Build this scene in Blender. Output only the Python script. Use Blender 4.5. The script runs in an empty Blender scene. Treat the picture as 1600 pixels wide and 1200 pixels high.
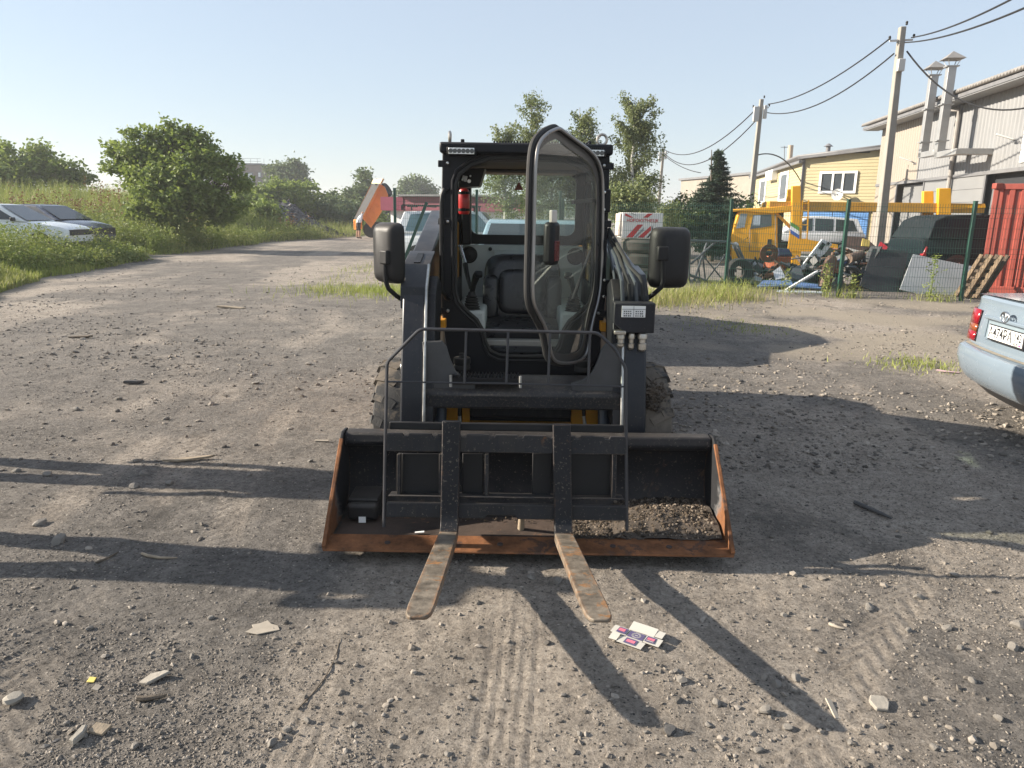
import bpy, bmesh, math, random
import numpy as np
from mathutils import Vector, Matrix
R_ = math.radians
random.seed(7); RNG = np.random.default_rng(11)
scene = bpy.context.scene
COL = scene.collection

# ------------------------------------------------------------------ camera
FPX, EYE, PITCH, ROLL = 1150.0, 1.6, R_(13.0), R_(0.9)
cam_d = bpy.data.cameras.new('camera'); cam = bpy.data.objects.new('camera', cam_d); COL.objects.link(cam)
cam_d.sensor_width = 36.0; cam_d.lens = 36.0 * FPX / 1600.0; cam_d.clip_start = 0.05; cam_d.clip_end = 3000
CAMR = (Matrix.Rotation(math.pi/2 - PITCH, 3, 'X') @ Matrix.Rotation(ROLL, 3, 'Z'))
cam.matrix_world = Matrix.Translation((0, 0, EYE)) @ CAMR.to_4x4()
scene.camera = cam

# ------------------------------------------------------------------ light
SUN_EL, SUN_AZ = R_(24.0), R_(275.0)          # azimuth clockwise from +Y: the sun stands to the left
world = bpy.data.worlds.new('World'); scene.world = world; world.use_nodes = True
wn = world.node_tree.nodes; wl = world.node_tree.links
sky = wn.new('ShaderNodeTexSky'); sky.sky_type = 'NISHITA'; sky.sun_disc = False
sky.sun_elevation = SUN_EL; sky.sun_rotation = SUN_AZ
sky.air_density = 1.15; sky.dust_density = 0.4; sky.ozone_density = 2.0; sky.altitude = 0
bg = wn['Background']; bg.inputs['Strength'].default_value = 0.068
veil = wn.new('ShaderNodeMix'); veil.data_type = 'RGBA'; veil.inputs[0].default_value = 0.58      # thin even summer haze over the whole sky
wl.new(sky.outputs[0], veil.inputs[6]); veil.inputs[7].default_value = (4.45, 4.95, 5.75, 1.0); wl.new(veil.outputs[2], bg.inputs[0])
sun_d = bpy.data.lights.new('sun', 'SUN'); sun_d.energy = 4.9; sun_d.angle = R_(0.6); sun_d.color = (1.0, 0.90, 0.76)
sun = bpy.data.objects.new('sun', sun_d); COL.objects.link(sun)
sdir = Vector((math.sin(SUN_AZ)*math.cos(SUN_EL), math.cos(SUN_AZ)*math.cos(SUN_EL), math.sin(SUN_EL)))
sun.rotation_euler = sdir.to_track_quat('Z', 'Y').to_euler(); sun.location = sdir*60
vs = scene.view_settings; vs.view_transform = 'Standard'; vs.look = 'None'; vs.exposure = 1.27; vs.gamma = 1.0
vs.use_curve_mapping = False
scene.cycles.max_bounces = 8; scene.cycles.transparent_max_bounces = 24
scene.cycles.use_denoising = True

# ------------------------------------------------------------------ helpers
def ray(px, py):
    return CAMR @ Vector(((px-800)/FPX, -(py-600)/FPX, -1.0))
def at(px, py, Y):                              # the point seen at a photo pixel, at depth Y
    d = ray(px, py); return Vector((0, 0, EYE)) + d*(Y/d.y)
def gnd(px, py, z=0.0):
    d = ray(px, py); return Vector((0, 0, EYE)) + d*((z-EYE)/d.z)
def onp(px, py, P, N):
    d = ray(px, py); C = Vector((0, 0, EYE)); N = Vector(N); return C + d*((Vector(P)-C).dot(N)/d.dot(N))
def V(*a): return Vector(a)

ROOTM = {}
def thing(name, label, cat, loc=(0, 0, 0), rotz=0.0, group=None):
    o = bpy.data.objects.new(name, None); COL.objects.link(o); o.empty_display_size = 0.2
    o.location = loc; o.rotation_euler = (0, 0, rotz); tag(o, label, cat, group)
    ROOTM[o.name] = (Matrix.Translation(loc) @ Matrix.Rotation(rotz, 4, 'Z'))
    return o
def tag(o, label, cat, group=None):
    o['label'] = label; o['category'] = cat
    if group: o['group'] = group
    return o
def rot(e):
    from mathutils import Euler
    return Euler(e, 'XYZ').to_matrix()
def frame_of(d, up=(0, 0, 1)):
    d = Vector(d).normalized(); up = Vector(up)
    if abs(d.dot(up)) > 0.98: up = Vector((0, 1, 0))
    x = d.cross(up).normalized(); y = x.cross(d).normalized()
    return x, y, d

class MB:
    def __init__(s): s.v = []; s.f = []
    def add(s, vs_, fs):
        o = len(s.v); s.v += [tuple(v) for v in vs_]; s.f += [tuple(i+o for i in f) for f in fs]; return s
    def box(s, c, sz, e=None, m=None):
        c = Vector(c); hx, hy, hz = sz[0]/2, sz[1]/2, sz[2]/2
        m = m if m is not None else (rot(e) if e else None)
        P = [Vector((x*hx, y*hy, z*hz)) for z in (-1, 1) for y in (-1, 1) for x in (-1, 1)]
        P = [c + (m @ p if m is not None else p) for p in P]
        return s.add(P, [(0, 2, 3, 1), (4, 5, 7, 6), (0, 1, 5, 4), (2, 6, 7, 3), (0, 4, 6, 2), (1, 3, 7, 5)])
    def bx(s, x0, x1, y0, y1, z0, z1):
        return s.box(((x0+x1)/2, (y0+y1)/2, (z0+z1)/2), (abs(x1-x0), abs(y1-y0), abs(z1-z0)))
    def bar(s, p0, p1, w, h, up=(0, 0, 1), w1=None, h1=None):
        p0, p1 = Vector(p0), Vector(p1); x, y, d = frame_of(p1-p0, up)
        w1 = w if w1 is None else w1; h1 = h if h1 is None else h1
        P = [p0-x*w/2-y*h/2, p0+x*w/2-y*h/2, p0+x*w/2+y*h/2, p0-x*w/2+y*h/2,
             p1-x*w1/2-y*h1/2, p1+x*w1/2-y*h1/2, p1+x*w1/2+y*h1/2, p1-x*w1/2+y*h1/2]
        return s.add(P, [(0, 3, 2, 1), (4, 5, 6, 7), (0, 1, 5, 4), (1, 2, 6, 5), (2, 3, 7, 6), (3, 0, 4, 7)])
    def cyl(s, p0, p1, r0, r1=None, n=14, cap=True):
        p0, p1 = Vector(p0), Vector(p1); r1 = r0 if r1 is None else r1; x, y, d = frame_of(p1-p0)
        P = []
        for p, r in ((p0, r0), (p1, r1)):
            P += [p + x*(r*math.cos(2*math.pi*i/n)) + y*(r*math.sin(2*math.pi*i/n)) for i in range(n)]
        F = [(i, (i+1) % n, n+(i+1) % n, n+i) for i in range(n)]
        if cap: F += [tuple(range(n-1, -1, -1)), tuple(range(n, 2*n))]
        return s.add(P, F)
    def tube(s, pts, r, n=8, cap=True, closed=False):
        pts = [Vector(p) for p in pts]; k = len(pts); rr = r if isinstance(r, (list, tuple)) else [r]*k
        P = []; px = None
        for i, p in enumerate(pts):
            if closed: d = pts[(i+1) % k]-pts[i-1]
            else: d = pts[min(i+1, k-1)]-pts[max(i-1, 0)]
            x, y, _ = frame_of(d)
            if px is not None:
                x2 = px-d.normalized()*px.dot(d.normalized())
                if x2.length > 1e-5: x = x2.normalized(); y = d.normalized().cross(x)*1.0; y = -y if False else y
            px = x
            y = d.normalized().cross(x)
            P += [p + x*(rr[i]*math.cos(2*math.pi*j/n)) + y*(rr[i]*math.sin(2*math.pi*j/n)) for j in range(n)]
        F = []
        for i in range(k if closed else k-1):
            a = i*n; b = ((i+1) % k)*n
            F += [(a+j, a+(j+1) % n, b+(j+1) % n, b+j) for j in range(n)]
        if cap and not closed: F += [tuple(range(n-1, -1, -1)), tuple(range((k-1)*n, k*n))]
        return s.add(P, F)
    def prism(s, poly, off):                    # planar polygon of 3D points swept by the vector off
        poly = [Vector(p) for p in poly]; off = Vector(off); n = len(poly)
        P = poly+[p+off for p in poly]
        return s.add(P, [tuple(range(n-1, -1, -1)), tuple(range(n, 2*n))] + [(i, (i+1) % n, n+(i+1) % n, n+i) for i in range(n)])
    def ring(s, outer, inner, off):             # plate with a hole, both loops of equal length
        off = Vector(off); n = len(outer); o = [Vector(p) for p in outer]; q = [Vector(p) for p in inner]
        P = o+q+[p+off for p in o]+[p+off for p in q]; F = []
        for i in range(n):
            j = (i+1) % n
            F += [(i, j, n+j, n+i), (2*n+j, 2*n+i, 3*n+i, 3*n+j), (j, i, 2*n+i, 2*n+j), (n+i, n+j, 3*n+j, 3*n+i)]
        return s.add(P, F)
    def loft(s, secs, closed=True, cap=True):
        n = len(secs[0]); P = [p for q in secs for p in q]; F = []
        for a in range(len(secs)-1):
            for i in range(n if closed else n-1):
                j = (i+1) % n; F.append((a*n+i, a*n+j, (a+1)*n+j, (a+1)*n+i))
        if cap and closed: F += [tuple(range(n-1, -1, -1)), tuple(range((len(secs)-1)*n, len(secs)*n))]
        return s.add(P, F)
    def lathe(s, prof, o, axis, n=24, closed=False):   # prof: (radius, along axis)
        o = Vector(o); x, y, d = frame_of(axis)
        secs = [[o+d*h+x*(r*math.cos(2*math.pi*i/n))+y*(r*math.sin(2*math.pi*i/n)) for i in range(n)] for r, h in prof]
        if closed: secs.append(secs[0])
        return s.loft(secs, True, not closed)
    def disc(s, c, nrm, r, n=20, ry=None):
        x, y, d = frame_of(nrm); c = Vector(c); ry = ry or r
        return s.add([c+x*(r*math.cos(2*math.pi*i/n))+y*(ry*math.sin(2*math.pi*i/n)) for i in range(n)], [tuple(range(n))])
    def quad(s, *p): return s.add(p, [tuple(range(len(p)))])
    def grid(s, pts, nu, nv):
        return s.add(pts, [(j*nu+i, j*nu+i+1, (j+1)*nu+i+1, (j+1)*nu+i) for j in range(nv-1) for i in range(nu-1)])
    def build(s, name, m, parent=None, smooth=35, bevel=0.0, seg=2, kind=None, world=True, fix=True):
        me = bpy.data.meshes.new(name)
        vv = s.v
        rt = parent
        while rt is not None and rt.parent is not None: rt = rt.parent
        if rt is not None and world and rt.name in ROOTM:
            im = ROOTM[rt.name].inverted(); vv = [tuple(im @ Vector(v)) for v in vv]
        me.from_pydata(vv, [], s.f)
        if fix:
            b = bmesh.new(); b.from_mesh(me); bmesh.ops.recalc_face_normals(b, faces=b.faces); b.to_mesh(me); b.free()
        me.validate(); me.materials.append(m)
        if smooth:
            me.shade_smooth(); me.set_sharp_from_angle(angle=R_(smooth))
        o = bpy.data.objects.new(name, me); COL.objects.link(o)
        if parent is not None: o.parent = parent
        if bevel:
            md = o.modifiers.new('bevel', 'BEVEL'); md.width = bevel; md.segments = seg; md.limit_method = 'ANGLE'; md.angle_limit = R_(32)
        if kind: o['kind'] = kind
        return o

def np_mesh(name, verts, faces, m, parent=None, smooth=False, kind=None):
    me = bpy.data.meshes.new(name); nv = len(verts); nf, k = faces.shape
    me.vertices.add(nv); me.vertices.foreach_set('co', np.ascontiguousarray(verts, dtype=np.float32).ravel())
    me.loops.add(nf*k); me.loops.foreach_set('vertex_index', np.ascontiguousarray(faces, dtype=np.int32).ravel())
    me.polygons.add(nf); me.polygons.foreach_set('loop_start', np.arange(0, nf*k, k, dtype=np.int32))
    me.update(calc_edges=True)
    if smooth: me.shade_smooth()
    else: me.shade_flat()
    me.materials.append(m)
    o = bpy.data.objects.new(name, me); COL.objects.link(o)
    if parent is not None:
        o.parent = parent
        if parent.name in ROOTM: o.matrix_parent_inverse = ROOTM[parent.name].inverted()
    if kind: o['kind'] = kind
    return o
def struct(o): o['kind'] = 'structure'; return o
def copy_tree(o, parent=None):
    c = o.copy(); COL.objects.link(c)
    if parent is not None: c.parent = parent; c.matrix_parent_inverse = o.matrix_parent_inverse
    for ch in list(o.children): copy_tree(ch, c)
    return c
def text_mb(txt, size, o, xdir, ydir, depth=0.0012, squeeze=1.0):
    cu = bpy.data.curves.new('text', 'FONT'); cu.body = txt; cu.size = size; cu.extrude = depth/2; cu.offset = size*.018; cu.align_x = 'CENTER'; cu.align_y = 'CENTER'
    to = bpy.data.objects.new('text', cu); COL.objects.link(to)
    dg = bpy.context.evaluated_depsgraph_get(); me = bpy.data.meshes.new_from_object(to.evaluated_get(dg))
    x = Vector(xdir).normalized(); y = Vector(ydir).normalized(); z = x.cross(y); o = Vector(o)
    b = MB(); b.add([o+x*v.co.x*squeeze+y*v.co.y+z*v.co.z for v in me.vertices], [tuple(p.vertices) for p in me.polygons])
    bpy.data.objects.remove(to); bpy.data.curves.remove(cu); bpy.data.meshes.remove(me)
    return b

# ------------------------------------------------------------------ noise
def vnoise(x, y, seed=0):
    xi = np.floor(x).astype(np.int64); yi = np.floor(y).astype(np.int64); fx = x-xi; fy = y-yi
    fx = fx*fx*(3-2*fx); fy = fy*fy*(3-2*fy)
    def h(a, b):
        n = (a*374761393 + b*668265263 + seed*1442695041) & 0xffffffff
        n = ((n ^ (n >> 13))*1274126177) & 0xffffffff
        return ((n ^ (n >> 16)) & 0xffff)/65535.0
    return (h(xi, yi)*(1-fx)+h(xi+1, yi)*fx)*(1-fy)+(h(xi, yi+1)*(1-fx)+h(xi+1, yi+1)*fx)*fy
def fbm(x, y, oct=4, seed=0):
    s = 0; a = 0.5
    for k in range(oct): s = s+a*vnoise(x*2**k+17*k, y*2**k-9*k, seed+k); a *= 0.5
    return s
def sstep(a, b, x):
    t = np.clip((x-a)/(b-a), 0, 1); return t*t*(3-2*t)

# ------------------------------------------------------------------ materials
def nodes_of(name):
    m = bpy.data.materials.new(name); m.use_nodes = True; nt = m.node_tree
    return m, nt, nt.nodes, nt.links, nt.nodes['Principled BSDF']
def noise_node(nt, scale, detail=5, rough=0.6, vec=None, dist=0.0):
    n = nt.nodes.new('ShaderNodeTexNoise'); n.inputs['Scale'].default_value = scale; n.inputs['Detail'].default_value = detail
    n.inputs['Roughness'].default_value = rough; n.inputs['Distortion'].default_value = dist
    if vec is not None: nt.links.new(vec, n.inputs['Vector'])
    return n
def ramp(nt, fac, a, b, ca=(0, 0, 0, 1), cb=(1, 1, 1, 1)):
    r = nt.nodes.new('ShaderNodeValToRGB'); e = r.color_ramp.elements
    e[0].position = a; e[1].position = b; e[0].color = ca; e[1].color = cb
    nt.links.new(fac, r.inputs['Fac']); return r
def mix(nt, fac, a, b):
    n = nt.nodes.new('ShaderNodeMix'); n.data_type = 'RGBA'
    for i, v in ((0, fac), (6, a), (7, b)):
        if hasattr(v, 'links'): nt.links.new(v, n.inputs[i])
        elif i == 0: n.inputs[0].default_value = v
        else: n.inputs[i].default_value = (*v, 1) if len(v) == 3 else v
    return n.outputs[2]
def sc(c, k): return tuple(min(1, x*k) for x in c)
def mat(name, col, rough=0.5, metal=0.0, var=0.18, scale=3.0, bump=0.0, bscale=60, dust=0.0, dustcol=(0.20, 0.17, 0.14),
        chips=0.0, chipcol=(0.28, 0.16, 0.08), chipscale=9, speck=0.0, streak=None, spec=0.5, coat=0.0, edge=0.0, edgecol=(.16, .14, .12)):
    m, nt, N, L, bs = nodes_of(name)
    tc = N.new('ShaderNodeTexCoord'); ob = tc.outputs['Object']
    n1 = noise_node(nt, scale, 6, 0.65, ob)
    r1 = ramp(nt, n1.outputs[0], 0.3, 0.72)
    c = mix(nt, r1.outputs[0], sc(col, 1-var), sc(col, 1+var))
    rv = None
    if streak is not None:                       # vertical run-off stains
        mp = N.new('ShaderNodeMapping'); mp.inputs['Scale'].default_value = (9, 9, 0.7); L.new(ob, mp.inputs['Vector'])
        ns = noise_node(nt, 1.6, 6, 0.7, mp.outputs[0]); rs = ramp(nt, ns.outputs[0], 0.5, 0.78)
        c = mix(nt, rs.outputs[0], c, streak)
    if chips > 0:
        n2 = noise_node(nt, chipscale, 8, 0.72, ob, 0.4); r2 = ramp(nt, n2.outputs[0], 0.74-0.3*chips, 0.80-0.3*chips)
        n2b = noise_node(nt, chipscale*4, 4, 0.7, ob); cc = mix(nt, n2b.outputs[0], sc(chipcol, 0.5), sc(chipcol, 1.5))
        c = mix(nt, r2.outputs[0], c, cc); rv = r2.outputs[0]
    if edge > 0:                                 # paint rubbed off along the edges
        bv = N.new('ShaderNodeBevel'); bv.samples = 4; bv.inputs['Radius'].default_value = edge; g0 = N.new('ShaderNodeNewGeometry')
        dt = N.new('ShaderNodeVectorMath'); dt.operation = 'DOT_PRODUCT'; L.new(bv.outputs[0], dt.inputs[0]); L.new(g0.outputs['Normal'], dt.inputs[1])
        e1 = ramp(nt, dt.outputs['Value'], .80, .985, (1, 1, 1, 1), (0, 0, 0, 1)); e2 = ramp(nt, noise_node(nt, 14, 6, .75, ob).outputs[0], .40, .60)
        em = N.new('ShaderNodeMath'); em.operation = 'MULTIPLY'; L.new(e1.outputs[0], em.inputs[0]); L.new(e2.outputs[0], em.inputs[1]); c = mix(nt, em.outputs[0], c, edgecol)
    if speck > 0:
        n3 = noise_node(nt, 70, 3, 0.8, ob); r3 = ramp(nt, n3.outputs[0], 0.80-0.2*speck, 0.84-0.2*speck)
        c = mix(nt, r3.outputs[0], c, sc(dustcol, .55))
    if dust > 0:
        ge = N.new('ShaderNodeNewGeometry'); sx = N.new('ShaderNodeSeparateXYZ'); L.new(ge.outputs['Normal'], sx.inputs[0])
        nz = N.new('ShaderNodeMath'); nz.operation = 'MULTIPLY_ADD'; L.new(sx.outputs['Z'], nz.inputs[0]); nz.inputs[1].default_value = 0.80; nz.inputs[2].default_value = 0.06
        n4 = noise_node(nt, 5.5, 7, 0.7, ob); r4 = ramp(nt, n4.outputs[0], 0.28, 0.8)
        mu = N.new('ShaderNodeMath'); mu.operation = 'MULTIPLY'; mu.use_clamp = True; L.new(nz.outputs[0], mu.inputs[0]); L.new(r4.outputs[0], mu.inputs[1])
        m2 = N.new('ShaderNodeMath'); m2.operation = 'MULTIPLY'; m2.use_clamp = True; L.new(mu.outputs[0], m2.inputs[0]); m2.inputs[1].default_value = dust
        c = mix(nt, m2.outputs[0], c, dustcol)
    L.new(c, bs.inputs['Base Color'])
    rr = ramp(nt, n1.outputs[0], 0.25, 0.8, (max(0, rough-0.12),)*3+(1,), (min(1, rough+0.15),)*3+(1,))
    if rv is not None: L.new(mix(nt, rv, rr.outputs[0], (0.85,)*3), bs.inputs['Roughness'])
    else: L.new(rr.outputs[0], bs.inputs['Roughness'])
    bs.inputs['Metallic'].default_value = metal; bs.inputs['Specular IOR Level'].default_value = spec
    if coat: bs.inputs['Coat Weight'].default_value = coat; bs.inputs['Coat Roughness'].default_value = 0.08
    if bump:
        nb = noise_node(nt, bscale, 4, 0.6, ob); bn = N.new('ShaderNodeBump'); bn.inputs['Strength'].default_value = min(1, bump); bn.inputs['Distance'].default_value = 0.01
        L.new(nb.outputs[0], bn.inputs['Height']); L.new(bn.outputs[0], bs.inputs['Normal'])
    return m
def glass(name, tint=(0.75, 0.85, 0.8), opac=0.15, refl=(0.03, 0.035, 0.035), rough=0.02):
    m, nt, N, L, bs = nodes_of(name); out = N['Material Output']
    tr = N.new('ShaderNodeBsdfTransparent'); tr.inputs[0].default_value = (*tint, 1)
    bs.inputs['Base Color'].default_value = (*refl, 1); bs.inputs['Roughness'].default_value = rough
    gl = N.new('ShaderNodeBsdfGlossy'); gl.inputs['Roughness'].default_value = rough
    lw = N.new('ShaderNodeLayerWeight'); lw.inputs['Blend'].default_value = 0.5
    pw = N.new('ShaderNodeMath'); pw.operation = 'POWER'; L.new(lw.outputs['Facing'], pw.inputs[0]); pw.inputs[1].default_value = 4.0
    fr = N.new('ShaderNodeMath'); fr.operation = 'MULTIPLY_ADD'; fr.use_clamp = True; L.new(pw.outputs[0], fr.inputs[0]); fr.inputs[1].default_value = 0.9; fr.inputs[2].default_value = 0.06
    m1 = N.new('ShaderNodeMixShader'); m1.inputs[0].default_value = opac; L.new(tr.outputs[0], m1.inputs[1]); L.new(bs.outputs[0], m1.inputs[2])
    m2 = N.new('ShaderNodeMixShader'); L.new(fr.outputs[0], m2.inputs[0]); L.new(m1.outputs[0], m2.inputs[1]); L.new(gl.outputs[0], m2.inputs[2])
    L.new(m2.outputs[0], out.inputs[0]); return m
def leafmat(name, ca, cb, cc=None, trans=0.35):
    m, nt, N, L, bs = nodes_of(name); out = N['Material Output']
    ge = N.new('ShaderNodeNewGeometry'); r = N.new('ShaderNodeValToRGB'); e = r.color_ramp.elements
    e[0].color = (*ca, 1); e[1].color = (*cb, 1)
    if cc: x = e.new(0.93); x.color = (*cc, 1)
    L.new(ge.outputs['Random Per Island'], r.inputs[0])
    bs.inputs['Roughness'].default_value = 0.55; bs.inputs['Specular IOR Level'].default_value = 0.3
    tc = N.new('ShaderNodeTexCoord'); nz = noise_node(nt, 0.55, 3, 0.6, tc.outputs['Object'])
    c = mix(nt, ramp(nt, nz.outputs[0], 0.35, 0.68).outputs[0], r.outputs[0], cb)
    L.new(c, bs.inputs['Base Color'])
    t = N.new('ShaderNodeBsdfTranslucent'); L.new(mix(nt, 0.35, c, (0.22, 0.26, 0.03)), t.inputs[0])
    ms = N.new('ShaderNodeMixShader'); ms.inputs[0].default_value = trans; L.new(bs.outputs[0], ms.inputs[1]); L.new(t.outputs[0], ms.inputs[2])
    L.new(ms.outputs[0], out.inputs[0]); return m
def islandmat(name, cols, rough=0.9, bump=0.3):
    m, nt, N, L, bs = nodes_of(name); ge = N.new('ShaderNodeNewGeometry'); r = N.new('ShaderNodeValToRGB'); e = r.color_ramp.elements
    r.color_ramp.interpolation = 'LINEAR'
    e[0].color = (*cols[0], 1); e[1].color = (*cols[-1], 1)
    for i, c in enumerate(cols[1:-1]): x = e.new((i+1)/(len(cols)-1)); x.color = (*c, 1)
    L.new(ge.outputs['Random Per Island'], r.inputs[0])
    tc = N.new('ShaderNodeTexCoord'); nz = noise_node(nt, 45, 4, 0.7, tc.outputs['Object'])
    mu = mix(nt, nz.outputs[0], (0.6, 0.6, 0.6), (1.3, 1.28, 1.25)); mm = N.new('ShaderNodeMix'); mm.data_type = 'RGBA'; mm.blend_type = 'MULTIPLY'; mm.inputs[0].default_value = 1
    L.new(r.outputs[0], mm.inputs[6]); L.new(mu, mm.inputs[7]); L.new(mm.outputs[2], bs.inputs['Base Color'])
    bs.inputs['Roughness'].default_value = rough; bs.inputs['Specular IOR Level'].default_value = 0.2
    return m

# ================================================================== terrain
EY = np.array([-60, 0, 9, 13.2, 17.9, 25.8, 39, 46, 52, 60, 120, 900.]); EX = np.array([-9, -8.6, -8.8, -9.2, -10.5, -12.2, -12.1, -10.6, -9.5, -8, -4, 20.])
def verge(x, y):                                # metres inside the left field (positive = grass)
    return np.interp(y, EY, EX)+(fbm(y*0.35, x*0.2, 3, 5)-0.45)*2.2 - x
# wheel tracks: x = a + b*(y-2) + c*(y-2)^2, width, y range, kind of tread
TRK_ = [(-.02, .02, .0, .26, 1.2, 3.1, 0), (.42, -.10, .0, .20, 1.2, 2.75, 0), (-1.02, .22, .02, .24, 1.3, 3.0, 1), (-.62, .10, .0, .20, 1.3, 2.6, 0), (-1.55, -.30, .02, .24, 1.3, 9, 1), (-2.6, -.42, .02, .26, 1.6, 12, 0),
        (-1.25, -.16, .0, .22, 3.2, 13, 1), (-2.35, -.02, -.012, .24, 3.2, 16, 1), (-3.9, .05, -.02, .26, 3.5, 16, 0), (1.5, -.30, .06, .20, 1.4, 3.0, 1), (2.2, .25, .03, .24, 1.6, 5, 0), (1.0, .75, .03, .24, 1.5, 4.2, 1), (2.6, .1, .01, .25, 3.2, 9, 1)]
def tracks(x, y):
    pack = np.zeros(np.shape(x)); rid = np.zeros(np.shape(x))
    for i, (a, b, c, w, y0, y1, kd) in enumerate(TRK_):
        t = y-2; u = x-(a+b*t+c*t*t)+.04*np.sin(y*1.7+i); m = (1-sstep(w*.36, w*.55, np.abs(u)))*sstep(y0, y0+.4, y)*(1-sstep(y1-.8, y1, y))*sstep(.34, .52, fbm(x*.9+i, y*.9, 3, 31))
        pack = np.maximum(pack, m)
        g = np.abs(np.sin(np.pi*u/.042)) if kd == 0 else np.abs(np.sin(np.pi*(y*12+np.abs(u)*16)))
        rid = np.where(m > .05, m*g, rid)
    return pack, rid
def HT(x, y, fine=True):
    x = np.asarray(x, float); y = np.asarray(y, float)
    d = verge(x, y)
    z = 2.0*sstep(27, 43, y)*sstep(0.5, 7, d)*(1-sstep(41, 47, y)*(1-sstep(9, 16, d))) + 0.10*sstep(0, 1.2, d)*sstep(8, 12, y)
    r = np.hypot(x, y)
    z = z+(fbm(x*0.4, y*0.4, 3, 3)-0.45)*0.07*sstep(0.5, 4, r)
    if fine:
        k = np.clip(1-r/14, 0, 1)
        z = z+k*((fbm(x*3, y*3, 3, 8)-0.45)*0.030+(fbm(x*14, y*14, 3, 9)-0.45)*0.016+(fbm(x*45, y*45, 2, 10)-0.4)*0.007)
        pk, rd = tracks(x, y); z = z+k*(pk*-.010+rd*.011)
    return z
def hz(x, y): return float(HT(np.array([x]), np.array([y]))[0])
def axis(segs):
    a = [segs[0][0]]
    for s0, s1, st in segs:
        n = max(1, int(round((s1-s0)/st))); a += list(np.linspace(s0, s1, n+1)[1:])
    return np.array(a)
def geo(a, b, st, g=1.09):
    o = [a]; 
    while o[-1] < b: o.append(o[-1]+st); st *= g
    return o
gx = np.array(sorted(set([-v for v in geo(8, 430, .10)]+list(axis([(-8, -5, .08), (-5, -2.3, .04), (-2.3, 2.7, .016), (2.7, 6, .035), (6, 9, .08)]))+geo(9, 430, .1))))
gy = np.array(list(axis([(-60, -8, 6), (-8, 0, 1), (0, 1.5, .15), (1.5, 3.4, .0145), (3.4, 5, .022), (5, 9, .045)]))+geo(9, 450, .07, 1.06)[1:])
GX, GY = np.meshgrid(gx, gy)
GZ = HT(GX, GY)
nx, ny = len(gx), len(gy)
idx = np.arange(nx*ny).reshape(ny, nx)
gf = np.stack([idx[:-1, :-1], idx[:-1, 1:], idx[1:, 1:], idx[1:, :-1]], -1).reshape(-1, 4)
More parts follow.
